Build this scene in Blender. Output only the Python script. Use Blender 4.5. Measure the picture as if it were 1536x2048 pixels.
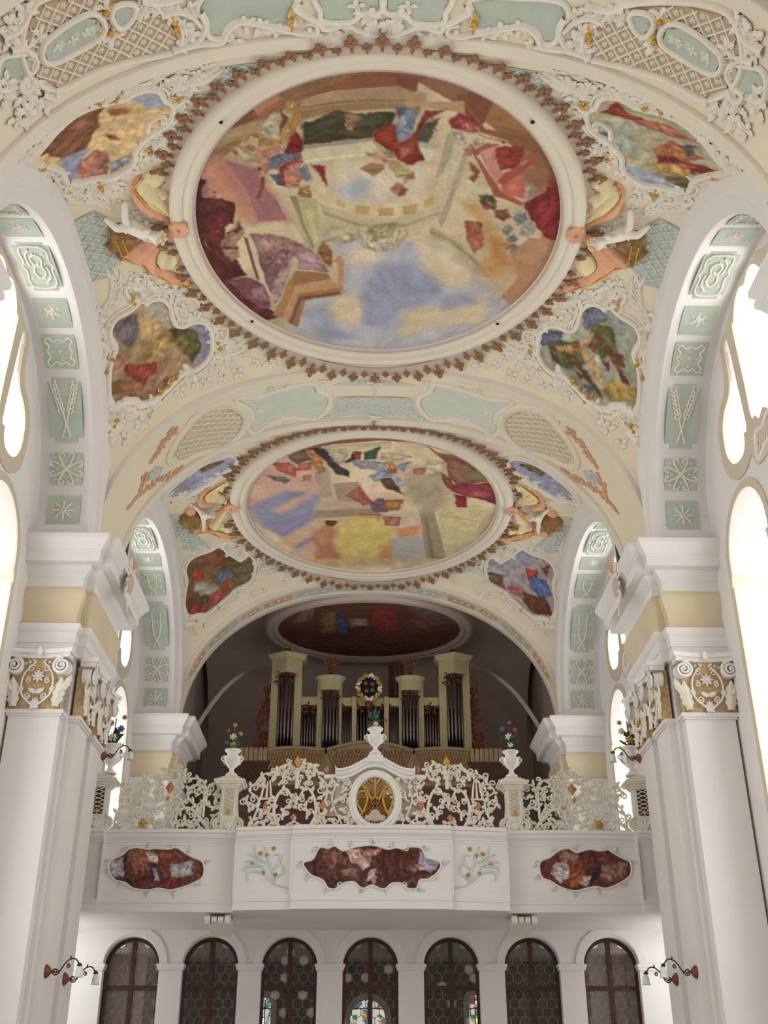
import bpy, math, random
import numpy as np
from mathutils import Matrix, Vector

for o in list(bpy.data.objects): bpy.data.objects.remove(o, do_unlink=True)
SC = bpy.context.scene
COL = SC.collection

# ------------------------------------------------------------------ camera
F_PX, PITCH, YAW, ROLL, CX = 2202.8, 0.49149, 0.02089, -0.00125, -0.20933
cam_d = bpy.data.cameras.new('camera'); cam = bpy.data.objects.new('camera', cam_d); COL.objects.link(cam)
fw = Vector((math.sin(YAW) * math.cos(PITCH), math.cos(YAW) * math.cos(PITCH), math.sin(PITCH)))
rt = Vector((math.cos(YAW), -math.sin(YAW), 0)); up = rt.cross(fw)
r2 = rt * math.cos(ROLL) + up * math.sin(ROLL); u2 = up * math.cos(ROLL) - rt * math.sin(ROLL)
m = Matrix((r2, u2, -fw)).transposed().to_4x4(); m.translation = (CX, 0, 0)
cam.matrix_world = m
cam_d.sensor_fit = 'VERTICAL'; cam_d.sensor_height = 24.0; cam_d.lens = F_PX / 2048 * 24.0
cam_d.clip_start = .05; cam_d.clip_end = 300
SC.camera = cam

# ------------------------------------------------------------------ world, exposure
SC.view_settings.view_transform = 'Standard'
try: SC.view_settings.look = 'None'
except Exception: pass
SC.view_settings.gamma = 1.0
SC.view_settings.use_curve_mapping = False
SC.view_settings.exposure = 0.25
W = bpy.data.worlds.new('sky'); SC.world = W; W.use_nodes = True
W.node_tree.nodes['Background'].inputs[0].default_value = (.96, .97, 1.0, 1)
W.node_tree.nodes['Background'].inputs[1].default_value = WORLD_STRENGTH = 0.46
PANE_STRENGTH = 3.1                         # daylight in the frosted window panes
# ------------------------------------------------------------------ geometry of the place (metres, eye level z = 0, floor z = -1.6)
ZS = 9.16                                   # springing line: top of the pier cornices
AX, AR, AN = 5.38, 4.29, 2.2                # transverse arch: half span, rise, superellipse exponent
XW = 6.35                                   # inner face of the side walls
BAYS = {'A': (14.80, 3.95, 3.58), 'B': (25.15, 4.25, 3.86), 'C': (33.45, 3.15, 2.9)}   # centre y, half length, half span of side arch
RING = {'A': (14.82, 3.57, 3.85), 'B': (25.28, 3.60, 4.05)}   # fresco ring: centre y, half width, half length (outer edge)
RZ = 13.50
SR = 3.52                                   # rise of the side arches
def arch_h(x):
    return AR * np.clip(1 - np.abs(np.asarray(x, float) / AX) ** AN, 0, None) ** (1 / AN)
def vault_z(x, y, bay):
    c, hl, _ = BAYS[bay]
    h1 = arch_h(x)
    h2 = 3.8 * np.sqrt(np.clip(1 - ((np.asarray(y, float) - c) / hl) ** 2, 0, None))
    k = np.sqrt(h1 * h1 + h2 * h2) + 1e-6
    return ZS + .10 + (k ** -14. + 4.45 ** -14.) ** (-1 / 14.)
def _arc_table(fx, n=801):
    t = np.linspace(0, np.pi, n); p = fx(t)
    d = np.concatenate([[0], np.cumsum(np.hypot(*np.diff(p, axis=0).T))])
    return t, p, d - d[-1] / 2
def _se(t, a, r, n):
    c, s = np.cos(t), np.sin(t)
    return np.stack([-a * np.sign(c) * np.abs(c) ** (2 / n), r * np.abs(s) ** (2 / n)], -1)
_TA = _arc_table(lambda t: _se(t, AX, AR, AN))
_TS = {b: _arc_table(lambda t, b=b: _se(t, BAYS[b][2], SR, 2.08)) for b in BAYS}
def _lk(tab, s):
    return np.stack([np.interp(s, tab[2], tab[1][:, 0]), np.interp(s, tab[2], tab[1][:, 1])], -1)
def S_vault(bay):
    def S(u, v):
        u = np.asarray(u, float); v = np.asarray(v, float)
        return np.stack([u, v, vault_z(u, v, bay)], -1)
    return S
def S_arch(u, v):                            # u arc length from the crown (left negative), v = y
    p = _lk(_TA, np.asarray(u, float))
    return np.stack([p[..., 0], np.asarray(v, float) + 0 * p[..., 0], ZS + p[..., 1]], -1)
def S_side(bay, sgn):                        # u arc length along y, v = distance out from the nave edge
    c = BAYS[bay][0]
    def S(u, v):
        p = _lk(_TS[bay], np.asarray(u, float))
        return np.stack([sgn * (5.36 + np.asarray(v, float)) + 0 * p[..., 0], c + p[..., 0], ZS + p[..., 1]], -1)
    return S
def gal_y(x):                                # plan of the gallery front
    a = np.abs(np.asarray(x, float))
    y = np.where(a < 1.5, 21.30 + .05 * (a / 1.5) ** 2, 21.42 + .13 * np.clip((a - 1.5) / 1.05, 0, 1) ** 1.5)
    y = np.where(a > 2.58, 21.78 - .06 * np.sin(np.clip((a - 2.58) / 2.5, 0, 1) * np.pi), y)
    return np.where(a > 5.12, 21.66, y)
def S_gal(u, v):
    u = np.asarray(u, float); v = np.asarray(v, float)
    return np.stack([u, gal_y(u) + 0 * v, v + 0 * u], -1)
# ------------------------------------------------------------------ materials
def lin(c):
    return tuple(((v / 255) / 12.92 if v <= 10.31 else ((v / 255 + .055) / 1.055) ** 2.4) for v in c)
M = {}
def mat(name, rgb, rough=.75, var=.06, scale=6., metal=0., bump=.0, bscale=40., spec=.3, emit=None, alpha=None):
    m = bpy.data.materials.new(name); m.use_nodes = True
    nt = m.node_tree; b = nt.nodes['Principled BSDF']
    c = lin(rgb)
    if var:
        tc = nt.nodes.new('ShaderNodeTexCoord'); n = nt.nodes.new('ShaderNodeTexNoise')
        n.inputs['Scale'].default_value = scale; n.inputs['Detail'].default_value = 5
        nt.links.new(tc.outputs['Object'], n.inputs['Vector'])
        r = nt.nodes.new('ShaderNodeValToRGB')
        r.color_ramp.elements[0].position = .3; r.color_ramp.elements[1].position = .7
        r.color_ramp.elements[0].color = (*[max(0, v * (1 - var)) for v in c], 1)
        r.color_ramp.elements[1].color = (*[min(1, v * (1 + var)) for v in c], 1)
        nt.links.new(n.outputs['Fac'], r.inputs['Fac']); nt.links.new(r.outputs['Color'], b.inputs['Base Color'])
    else:
        b.inputs['Base Color'].default_value = (*c, 1)
    if bump:
        tc = nt.nodes.new('ShaderNodeTexCoord'); n = nt.nodes.new('ShaderNodeTexNoise')
        n.inputs['Scale'].default_value = bscale; n.inputs['Detail'].default_value = 4
        nt.links.new(tc.outputs['Object'], n.inputs['Vector'])
        bp = nt.nodes.new('ShaderNodeBump'); bp.inputs['Strength'].default_value = bump; bp.inputs['Distance'].default_value = .02
        nt.links.new(n.outputs['Fac'], bp.inputs['Height']); nt.links.new(bp.outputs['Normal'], b.inputs['Normal'])
    b.inputs['Roughness'].default_value = rough; b.inputs['Metallic'].default_value = metal
    b.inputs['Specular IOR Level'].default_value = spec
    if emit:
        b.inputs['Emission Color'].default_value = (*lin(emit[0]), 1); b.inputs['Emission Strength'].default_value = emit[1]
    M[name] = m
    return m
mat('plaster_white', (228, 224, 223), .8, .025, .8, bump=.05)
mat('stucco_white', (233, 228, 226), .7, .04, 5, bump=.12, bscale=60)
mat('stucco_warm', (231, 224, 212), .7, .04, 5, bump=.12, bscale=60)
mat('ring_white', (224, 215, 200), .75, .03, 1.5)
mat('cream', (229, 217, 194), .8, .035, 1.2, bump=.05)
mat('cream_deep', (216, 200, 172), .8, .04, 1.5)
mat('lattice_ground', (190, 164, 128), .8, .08, 8)
mat('gold_ground', (206, 184, 134), .8, .08, 8)
mat('teal', (181, 192, 180), .8, .06, 3)
mat('teal_pale', (204, 210, 197), .8, .05, 3)
mat('teal_lattice', (212, 216, 211), .75, .05, 6)
mat('beige_band', (208, 196, 178), .8, .04, 2)
mat('ochre_ground', (198, 170, 126), .75, .22, 16)
mat('gold', (206, 164, 84), .4, .2, 20, metal=.6)
mat('gold_matt', (198, 152, 78), .55, .15, 20, metal=.35)
mat('tassel_brown', (146, 108, 76), .7, .2, 12)
mat('mauve_grey', (196, 178, 164), .8, .08, 6)
mat('peach', (226, 172, 140), .75, .12, 2.5)
mat('cloth_cream', (232, 216, 176), .75, .1, 2.5)
mat('straw', (150, 114, 70), .75, .35, 9)
mat('peach_flower', (222, 172, 140), .75, .12, 12)
mat('choir_wood', (136, 116, 88), .6, .1, 4)
mat('organ_case', (178, 168, 130), .6, .06, 3)
mat('organ_gilt', (112, 64, 40), .5, .3, 14, metal=.3)
mat('pipe_metal', (128, 118, 118), .35, .08, 6, metal=.85)
mat('dark_wood', (74, 44, 40), .5, .2, 6)
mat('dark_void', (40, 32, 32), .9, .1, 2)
mat('rail_cream', (226, 220, 206), .7, .06, 6)
mat('rust', (188, 130, 92), .65, .15, 8)
mat('iron', (64, 46, 40), .5, .2, 10, metal=.5)
mat('sconce_red', (120, 66, 52), .5, .2, 10)
mat('lamp_glass', (214, 224, 224), .25, .03, 6, spec=.6)
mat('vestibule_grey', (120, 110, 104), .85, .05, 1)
mat('lead', (134, 123, 111), .6, .1, 8, metal=.3)
mat('floor_stone', (196, 186, 170), .5, .08, 2)
mat('loft_plaster', (196, 178, 170), .85, .05, 1)
mat('floor_boards', (120, 86, 60), .6, .15, 3)
mat('black', (22, 20, 20), .8, 0)
mat('leaf_green', (62, 92, 62), .7, .2, 12)
mat('leaf_teal', (200, 211, 207), .75, .08, 10)
mat('flower_white', (236, 230, 214), .7, .06, 10)
mat('flower_red', (196, 74, 66), .7, .1, 10)
mat('flower_blue', (86, 118, 170), .7, .1, 10)
mat('flower_ochre', (206, 166, 84), .7, .12, 10)
def pane_mat(name, rgb, k):
    return mat(name, (225, 230, 222), .4, 0, emit=(rgb, k * PANE_STRENGTH))
pane_mat('daylight_pane', (251, 253, 249), 1.0)
def glass_mat(name, rgb, rough=.25):
    m = mat(name, rgb, rough, .12, 9, spec=.5); return m
glass_mat('roundel_dark', (66, 58, 56)); glass_mat('roundel_mid', (92, 80, 74)); glass_mat('roundel_pale', (126, 112, 98))
glass_mat('roundel_light', (176, 172, 166)); glass_mat('roundel_black', (38, 32, 32))
def fresco_mat():
    m = bpy.data.materials.new('fresco_paint'); m.use_nodes = True; nt = m.node_tree; b = nt.nodes['Principled BSDF']
    a = nt.nodes.new('ShaderNodeVertexColor'); a.layer_name = 'paint'
    nt.links.new(a.outputs['Color'], b.inputs['Base Color']); b.inputs['Roughness'].default_value = .75
    b.inputs['Specular IOR Level'].default_value = .2
    M['fresco'] = m
fresco_mat()

# ------------------------------------------------------------------ mesh builder
class MB:
    def __init__(self): self.v = []; self.f = []; self.n = 0
    def add(self, V, F):
        V = np.asarray(V, float).reshape(-1, 3); self.v.append(V)
        k = self.n; self.f += [tuple(i + k for i in f) for f in F]; self.n += len(V); return self
    def box(self, x0, x1, y0, y1, z0, z1):
        V = [(x, y, z) for z in (z0, z1) for y in (y0, y1) for x in (x0, x1)]
        return self.add(V, [(0, 2, 3, 1), (4, 5, 7, 6), (0, 1, 5, 4), (2, 6, 7, 3), (0, 4, 6, 2), (1, 3, 7, 5)])
    def grid(self, P, closed_u=False, closed_v=False):
        P = np.asarray(P, float); a, b = P.shape[:2]; F = []
        for i in range(a if closed_u else a - 1):
            for j in range(b if closed_v else b - 1):
                i2, j2 = (i + 1) % a, (j + 1) % b
                F.append((i * b + j, i2 * b + j, i2 * b + j2, i * b + j2))
        return self.add(P.reshape(-1, 3), F)
    def tube(self, path, r, n=6, cap=True, flat=1.0, nrm=None):
        """round or flattened bar along a polyline; r is a number or one radius per point"""
        P = np.asarray(path, float); k = len(P); r = np.broadcast_to(np.asarray(r, float), (k,))
        T = np.gradient(P, axis=0); T /= np.linalg.norm(T, axis=1)[:, None] + 1e-9
        ref = np.array(nrm if nrm is not None else (0, 0, 1.)); ref = np.broadcast_to(ref, P.shape)
        A = np.cross(T, ref); L = np.linalg.norm(A, axis=1)[:, None]
        A = np.where(L > 1e-4, A / np.maximum(L, 1e-9), np.array([1., 0, 0])); B = np.cross(A, T)
        th = np.linspace(0, 2 * np.pi, n, endpoint=False)
        R = P[:, None] + r[:, None, None] * (np.cos(th)[None, :, None] * A[:, None] + flat * np.sin(th)[None, :, None] * B[:, None])
        s = self.n; self.grid(R, closed_v=True)
        if cap: self.f.append(tuple(s + i for i in range(n))); self.f.append(tuple(s + (k - 1) * n + i for i in reversed(range(n))))
        return self
    def lathe(self, prof, n=16, c=(0, 0, 0), sx=1, sy=1):
        th = np.linspace(0, 2 * np.pi, n, endpoint=False)
        P = [[(c[0] + r * sx * math.cos(t), c[1] + r * sy * math.sin(t), c[2] + z) for t in th] for r, z in prof]
        return self.grid(P, closed_v=True)
    def prism(self, poly, h0, h1, ax='xy'):
        """polygon (list of 2D points) extruded from h0 to h1; faces are fan-safe ngons"""
        n = len(poly)
        def q(p, h): return {'xy': (p[0], p[1], h), 'xz': (p[0], h, p[1]), 'yz': (h, p[0], p[1])}[ax]
        V = [q(p, h0) for p in poly] + [q(p, h1) for p in poly]
        F = [tuple(range(n))[::-1], tuple(range(n, 2 * n))] + [(i, (i + 1) % n, n + (i + 1) % n, n + i) for i in range(n)]
        return self.add(V, F)
    def ball(self, c, rx, ry=None, rz=None, nu=8, nv=6):
        ry = rx if ry is None else ry; rz = rx if rz is None else rz
        P = [[(c[0] + rx * math.sin(a) * math.cos(t), c[1] + ry * math.sin(a) * math.sin(t), c[2] + rz * math.cos(a))
              for t in np.linspace(0, 2 * math.pi, nu, endpoint=False)] for a in np.linspace(.02, math.pi - .02, nv)]
        return self.grid(P, closed_v=True)
    def verts(self): return np.concatenate(self.v) if self.v else np.zeros((0, 3))
    def xf(self, fn):
        V = fn(self.verts()); self.v = [np.asarray(V, float)]; return self
    def merge(self, o, fn=None):
        V = o.verts(); return self.add(fn(V) if fn else V, o.f)
    def mesh(self, name, material, smooth=True):
        me = bpy.data.meshes.new(name); me.from_pydata(self.verts().tolist(), [], self.f); me.update()
        if material is not None: me.materials.append(M[material] if isinstance(material, str) else material)
        if smooth: me.polygons.foreach_set('use_smooth', [True] * len(me.polygons))
        return me
    def build(self, name, material, parent=None, smooth=True, sharp=35):
        me = self.mesh(name, material, smooth)
        if smooth and sharp:
            try: me.set_sharp_from_angle(angle=math.radians(sharp))
            except Exception: pass
        return link(name, me, parent)
def link(name, me, parent=None, matrix=None):
    o = bpy.data.objects.new(name, me); COL.objects.link(o)
    if parent is not None:
        o.parent = parent
        if not hasattr(parent, '_x'): o.matrix_parent_inverse = Matrix.Identity(4)
    if matrix is not None: o.matrix_local = matrix
    return o
def tag(o, label, cat=None, group=None, kind=None):
    o['label'] = label
    if cat: o['category'] = cat
    if group: o['group'] = group
    if kind: o['kind'] = kind
    return o
def thing(name, label, cat, group=None, kind=None, loc=(0, 0, 0)):
    o = bpy.data.objects.new(name, None); COL.objects.link(o); o.location = loc; o.empty_display_size = .1
    return tag(o, label, cat, group, kind)
def copy_tree(o, parent=None):
    c = o.copy(); COL.objects.link(c); c.parent = parent
    for ch in list(o.children): copy_tree(ch, c)
    return c
# ------------------------------------------------------------------ working on curved surfaces
def s_frame(S, u, v, e=1e-3):
    """points, tangents and the unit normal (towards the room) of a surface"""
    p = S(u, v)
    du = (S(np.asarray(u) + e, v) - S(np.asarray(u) - e, v)) / (2 * e)
    dv = (S(u, np.asarray(v) + e) - S(u, np.asarray(v) - e)) / (2 * e)
    return p, du, dv
def onto(S, V, flip=1.0):
    """map local (u, v, h) vertices onto surface S, h measured along the normal into the room"""
    V = np.asarray(V, float); p, du, dv = s_frame(S, V[:, 0], V[:, 1])
    n = np.cross(du, dv); n /= np.linalg.norm(n, axis=1)[:, None] + 1e-12
    return p + flip * n * V[:, 2:3]
def smooth_closed(P, k=6):
    """closed Catmull-Rom curve through points"""
    P = np.asarray(P, float); n = len(P); out = []
    for i in range(n):
        a, b, c, d = P[i - 1], P[i], P[(i + 1) % n], P[(i + 2) % n]
        for t in np.linspace(0, 1, k, endpoint=False):
            out.append(.5 * (2 * b + (c - a) * t + (2 * a - 5 * b + 4 * c - d) * t * t + (3 * b - a - 3 * c + d) * t ** 3))
    return np.array(out)
def smooth_open(P, k=6):
    P = np.asarray(P, float); Q = np.vstack([2 * P[0] - P[1], P, 2 * P[-1] - P[-2]]); out = []
    for i in range(1, len(Q) - 2):
        a, b, c, d = Q[i - 1], Q[i], Q[i + 1], Q[i + 2]
        for t in np.linspace(0, 1, k, endpoint=False):
            out.append(.5 * (2 * b + (c - a) * t + (2 * a - 5 * b + 4 * c - d) * t * t + (3 * b - a - 3 * c + d) * t ** 3))
    out.append(P[-1]); return np.array(out)
def in_poly(P, poly):
    P = np.asarray(P, float); poly = np.asarray(poly, float); x, y = P[:, 0], P[:, 1]; c = np.zeros(len(P), bool)
    j = len(poly) - 1
    for i in range(len(poly)):
        xi, yi = poly[i]; xj, yj = poly[j]
        if yi != yj: c ^= ((yi > y) != (yj > y)) & (x < (xj - xi) * (y - yi) / (yj - yi) + xi)
        j = i
    return c
def seg_dist(P, poly, closed=True):
    P = np.asarray(P, float); poly = np.asarray(poly, float); d = np.full(len(P), 1e9)
    n = len(poly)
    for i in range(n if closed else n - 1):
        a, b = poly[i], poly[(i + 1) % n]; ab = b - a; L = ab @ ab + 1e-12
        t = np.clip(((P - a) @ ab) / L, 0, 1); d = np.minimum(d, np.hypot(*(P - a - t[:, None] * ab).T))
    return d
def fill_poly(poly, step):
    """triangulated 2D mesh of a polygon: snapped grid inside, exact outline (verts, faces)"""
    from mathutils.geometry import delaunay_2d_cdt
    poly = np.asarray(poly, float); lo, hi = poly.min(0), poly.max(0)
    gx, gy = np.meshgrid(np.arange(lo[0] + step / 2, hi[0], step), np.arange(lo[1] + step / 2, hi[1], step))
    G = np.stack([gx.ravel(), gy.ravel()], 1)
    G = G[in_poly(G, poly)]
    if len(G): G = G[seg_dist(G, poly) > step * .35]
    V = [Vector(p) for p in np.vstack([poly, G])]
    n = len(poly)
    r = delaunay_2d_cdt(V, [(i, (i + 1) % n) for i in range(n)], [list(range(n))], 1, 1e-6)
    return np.array([tuple(p) for p in r[0]]), [tuple(f) for f in r[2]]
def patch(S, poly, h, step=.15, thick=None, flip=1.0):
    """slab of a polygon lying on S at height h, with a skirt back down to the surface"""
    V, F = fill_poly(poly, step); b = MB()
    b.add(np.c_[V, np.full(len(V), h)], F)
    poly = np.asarray(poly); n = len(poly); t = h if thick is None else thick
    Q = np.vstack([np.c_[poly, np.full(n, h)], np.c_[poly, np.full(n, h - t)]])
    b.add(Q, [(i, (i + 1) % n, n + (i + 1) % n, n + i) for i in range(n)])
    return b.xf(lambda A: onto(S, A, flip))
def ribbon(S, line, w, h, flip=1.0, closed=False, n=6, base=0.0):
    """moulding of half-round section (half width w, height h) along a uv line on S"""
    P = np.asarray(line, float); k = len(P)
    if closed: T = np.roll(P, -1, 0) - np.roll(P, 1, 0)
    else: T = np.gradient(P, axis=0)
    T /= np.linalg.norm(T, axis=1)[:, None] + 1e-9; N = np.stack([-T[:, 1], T[:, 0]], 1)
    w = np.broadcast_to(np.asarray(w, float), (k,)); h = np.broadcast_to(np.asarray(h, float), (k,))
    a = np.linspace(0, np.pi, n)
    G = np.concatenate([P[:, None] + N[:, None] * (np.cos(a)[None, :, None] * w[:, None, None]),
                        (base + np.sin(a)[None, :] * h[:, None])[..., None]], -1)
    b = MB(); b.grid(G, closed_u=closed); return b.xf(lambda A: onto(S, A, flip))
def place_matrix(S, u, v, rot=0., s=1., flip=1.0, lift=0.0):
    p, du, dv = s_frame(S, np.array([u]), np.array([v])); p, du, dv = p[0], du[0], dv[0]
    n = np.cross(du, dv); n /= np.linalg.norm(n); n *= flip
    x = du / np.linalg.norm(du); y = np.cross(n, x)
    if y @ dv < 0: y = -y
    c, si = math.cos(rot), math.sin(rot); X = c * x + si * y; Y = -si * x + c * y
    p = p + n * lift
    m = Matrix.Identity(4)
    for i in range(3): m[i][0], m[i][1], m[i][2], m[i][3] = X[i] * s, Y[i] * s, n[i] * s, p[i]
    return m
# ------------------------------------------------------------------ room shell
def fill_holes(poly, holes, step):
    from mathutils.geometry import delaunay_2d_cdt
    poly = np.asarray(poly, float); lo, hi = poly.min(0), poly.max(0)
    gx, gy = np.meshgrid(np.arange(lo[0] + step / 2, hi[0], step), np.arange(lo[1] + step / 2, hi[1], step))
    G = np.stack([gx.ravel(), gy.ravel()], 1); G = G[in_poly(G, poly)]; G = G[seg_dist(G, poly) > step * .3]
    for h in holes: G = G[seg_dist(G, h) > step * .3]
    V = []; E = []
    for L in [poly] + [np.asarray(h, float) for h in holes]:
        k = len(V); V += [Vector(p) for p in L]; n = len(L); E += [(k + i, k + (i + 1) % n) for i in range(n)]
    V += [Vector(p) for p in G]
    r = delaunay_2d_cdt(V, E, [list(range(len(poly)))], 1, 1e-6)
    P = np.array([tuple(p) for p in r[0]]); F = [tuple(f) for f in r[2]]
    C = np.array([P[list(f)].mean(0) for f in F]); keep = in_poly(C, poly)
    for h in holes: keep &= ~in_poly(C, h)
    return P, [f for f, k in zip(F, keep) if k]

floor = MB().box(-7.5, 7.5, -4, 37, -1.9, -1.6).build('floor', 'floor_stone', None, False)
tag(floor, 'pale stone church floor', 'floor', kind='structure')

def mirror_y(half): return [(-a, b) for a, b in half[::-1] if a > 1e-6] + list(half)
C_LIGHT = [(0, 12.45), (.2, 12.55), (.42, 12.52), (.6, 12.38), (.72, 12.2), (.82, 12.12), (.75, 10.9), (.72, 10.2), (.55, 10.12), (.42, 9.97), (.2, 10.05), (0, 9.9)]
S_LIGHT = [(1.14, 12.1), (1.33, 12.1), (1.36, 11.75), (1.38, 11.4), (1.54, 11.15), (1.8, 11.06), (2.0, 10.9), (2.1, 10.68), (2.1, 10.33),
           (1.99, 10.09), (1.82, 9.92), (1.57, 9.83), (1.31, 9.84), (1.18, 9.98), (1.15, 10.14), (.99, 10.17), (1.05, 11.1)]
PLATE = [(0, 12.66), (.45, 12.64), (.8, 12.52), (1.1, 12.34), (1.5, 12.28), (1.57, 11.95), (1.6, 11.6), (1.72, 11.36), (2.0, 11.24), (2.2, 11.08), (2.33, 10.8), (2.36, 10.4),
         (2.27, 10.03), (2.05, 9.74), (1.7, 9.55), (1.3, 9.52), (1.0, 9.62), (.8, 9.3), (0, 9.26)]
def arch_outline(c, hw, zs, z0, grow=0., k=14):
    t = np.linspace(0, np.pi, k)
    top = [(c + (hw + grow) * math.cos(a), zs + (hw + grow) * math.sin(a)) for a in t]
    return [(c + hw + grow, z0 - grow)] + top + [(c - hw - grow, z0 - grow)]
def loop_reveal(b, loop, x0, x1, cy, cz, s):
    L = np.asarray(loop, float); n = len(L); Q = (L - (cy, cz)) * s + (cy, cz)
    b.add(np.vstack([np.c_[np.full(n, x0), L], np.c_[np.full(n, x1), Q]]), [(i, (i + 1) % n, n + (i + 1) % n, n + i) for i in range(n)])
    return Q
WIN_N = [0]
def side_wall(bay_c, hl, a, sgn, side, label, where, detail=True):
    k = a / 3.58
    sc = lambda L: [(bay_c + p * k, q) for p, q in L]
    cl = C_LIGHT[::-1][:-1] + [(-p, q) for p, q in C_LIGHT][:-1]
    lights = [[tuple(p) for p in smooth_closed(sc(L), 3)] for L in (cl, S_LIGHT, [(-p, q) for p, q in S_LIGHT[::-1]])]
    arches = [arch_outline(bay_c + s * 1.85 * k, .97, 8.37, .6) for s in (-1, 1)]
    t = np.linspace(0, np.pi, 33)
    top = _se(t, a + .02, SR + .02, 2.08)[::-1]
    outline = [(bay_c - hl - .35, -1.6), (bay_c + hl + .35, -1.6), (bay_c + hl + .35, 9.0)] + [(bay_c + p, ZS + q) for p, q in top] + [(bay_c - hl - .35, 9.0)]
    V, F = fill_holes(outline, lights + arches, .6)
    b = MB(); X = sgn * XW; b.add(np.c_[np.full(len(V), X), V], F)
    panes = []
    for L in lights:
        c = np.mean(L, 0); panes.append(loop_reveal(b, L, X, X + sgn * .42, c[0], c[1], .97))
    for L in arches: panes.append(loop_reveal(b, L, X, X + sgn * .8, np.mean(L, 0)[0], 5., .93))
    w = b.build('wall_' + side, 'plaster_white', None, True, 30)
    tag(w, label, 'wall', kind='structure')
    # gallery window: beige plate of three lights
    WIN_N[0] += 1
    win = thing('window_%d' % WIN_N[0], 'violin-shaped upper window in three lights, %s' % where, 'window', kind='structure')
    plate = sc(mirror_y(PLATE)); V, F = fill_holes(smooth_closed(plate, 3), lights, .35)
    b = MB(); b.add(np.c_[np.full(len(V), X - sgn * .03), V], F)
    for L in lights: loop_reveal(b, L, X - sgn * .03, X + sgn * .03, *np.mean(L, 0), 1.0)
    P = smooth_closed(plate, 3); loop_reveal(b, P, X - sgn * .03, X + sgn * .01, *np.mean(P, 0), 1.0)
    b.build('window_surround', 'beige_band', win)
    for Q in panes[:3]:
        Vp, Fp = fill_poly(Q, .6); MB().add(np.c_[np.full(len(Vp), X + sgn * .42), Vp], Fp).build('pane', 'daylight_pane', win, False)
    if detail:
        S = lambda u, v: np.stack([np.asarray(u) * 0 + X - sgn * .03, np.asarray(u, float), np.asarray(v, float)], -1)
        fl = -1. * (1 if sgn > 0 else -1)
        fr = [(bay_c + p, q) for p, q in ((-.7, 9.36), (-.62, 9.8), (-.3, 9.74), (0, 9.84), (.3, 9.74), (.62, 9.8), (.7, 9.36), (.3, 9.42), (-.3, 9.42))]
        ribbon(S, smooth_closed(fr, 4), .05, .05, fl, True).build('apron_frame', 'stucco_white', win)
        patch(S, [(bay_c + (p - bay_c) * .9, 9.6 + (q - 9.6) * .82) for p, q in fr], .012, .3, flip=fl).build('apron_panel', 'ochre_ground', win)
        bars = MB()
        for i in range(-5, 6):
            for d in (1, -1):
                c = bay_c + i * .13
                bars.merge(ribbon(S, [(c - d * .1, 9.46), (c + d * .1, 9.72)], .012, .02, fl, n=4, base=.01))
        bars.build('apron_lattice', 'stucco_white', win)
    for s, L, Q in zip((-1, 1), arches, panes[3:]):
        WIN_N[0] += 1
        wn = thing('window_%d' % WIN_N[0], 'tall round-arched lower window %s, %s' % ('nearer the camera' if s < 0 else 'nearer the gallery end', where), 'window', kind='structure')
        c = bay_c + s * 1.85 * k
        o = arch_outline(c, .97, 8.37, .6, .16); V, F = fill_holes(o, [L], .5)
        b = MB(); b.add(np.c_[np.full(len(V), X - sgn * .025), V], F)
        loop_reveal(b, o, X - sgn * .025, X + sgn * .01, c, 5, 1.); loop_reveal(b, L, X - sgn * .025, X + sgn * .03, c, 5, 1.)
        b.build('window_surround', 'beige_band', wn)
        Vp, Fp = fill_poly(Q, .8); MB().add(np.c_[np.full(len(Vp), X + sgn * .8), Vp], Fp).build('pane', 'daylight_pane', wn, False)
        imp = MB()
        for e in (-1, 1):
            y1 = c + e * .97
            for z0, z1, t_ in ((7.98, 8.04, .03), (8.04, 8.12, .05), (8.12, 8.17, .075)):
                xa, xb = sorted((X - sgn * .05, X + sgn * .8)); ya, yb = sorted((y1 + e * .02, y1 - e * t_)); imp.box(xa, xb, ya, yb, z0, z1)
        imp.build('impost', 'cream', wn, False)
        if detail:
            gb = MB()
            for yy in (-.35, .35): gb.box(*sorted((X + sgn * .765, X + sgn * .795)), c + yy - .015, c + yy + .015, .7, 9.15)
            for zz in np.arange(1.4, 8.6, .9): gb.box(*sorted((X + sgn * .765, X + sgn * .795)), c - .9, c + .9, zz - .012, zz + .012)
            gb.build('glazing_bar', 'lamp_glass', wn, False)
for sgn, sd in ((-1, 'left'), (1, 'right')):
    side_wall(*BAYS['A'], sgn, sd, 'white %s side wall of the near bay' % sd, '%s wall before the near pier' % sd)
    side_wall(*BAYS['B'], sgn, sd, 'white %s side wall of the bay behind the near pier' % sd, '%s wall behind the near pier' % sd)
    side_wall(4.35, 3.95, 3.58, sgn, sd, 'white %s side wall of the bay over the viewer' % sd, '%s wall beside the viewer' % sd, False)

# ------------------------------------------------------------------ vaults
def vault_mesh(bay, dy=0., cut=True):
    c, hl, _ = BAYS[bay]; nx, ny = 72, 64
    # cosine spacing keeps the steep haunches smooth
    X = AX * np.sin(np.linspace(-np.pi / 2, np.pi / 2, nx)); Y = c + hl * np.sin(np.linspace(-np.pi / 2, np.pi / 2, ny))
    g = np.stack(np.meshgrid(X, Y, indexing='ij'), -1); Z = vault_z(g[..., 0], g[..., 1], bay)
    b = MB(); b.grid(np.dstack([g[..., 0], g[..., 1] + dy, Z])); return b
v = vault_mesh('A').build('ceiling', 'cream', None); tag(v, 'cream stuccoed sail vault of the near bay with the large round fresco', 'vault', kind='structure'); VA = v
v = vault_mesh('B').build('ceiling', 'cream', None); tag(v, 'cream stuccoed sail vault of the far bay in front of the organ', 'vault', kind='structure'); VB = v
v = vault_mesh('A', -10.45).build('ceiling', 'cream', None); tag(v, 'cream vault of the bay over the viewer', 'vault', kind='structure')

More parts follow.
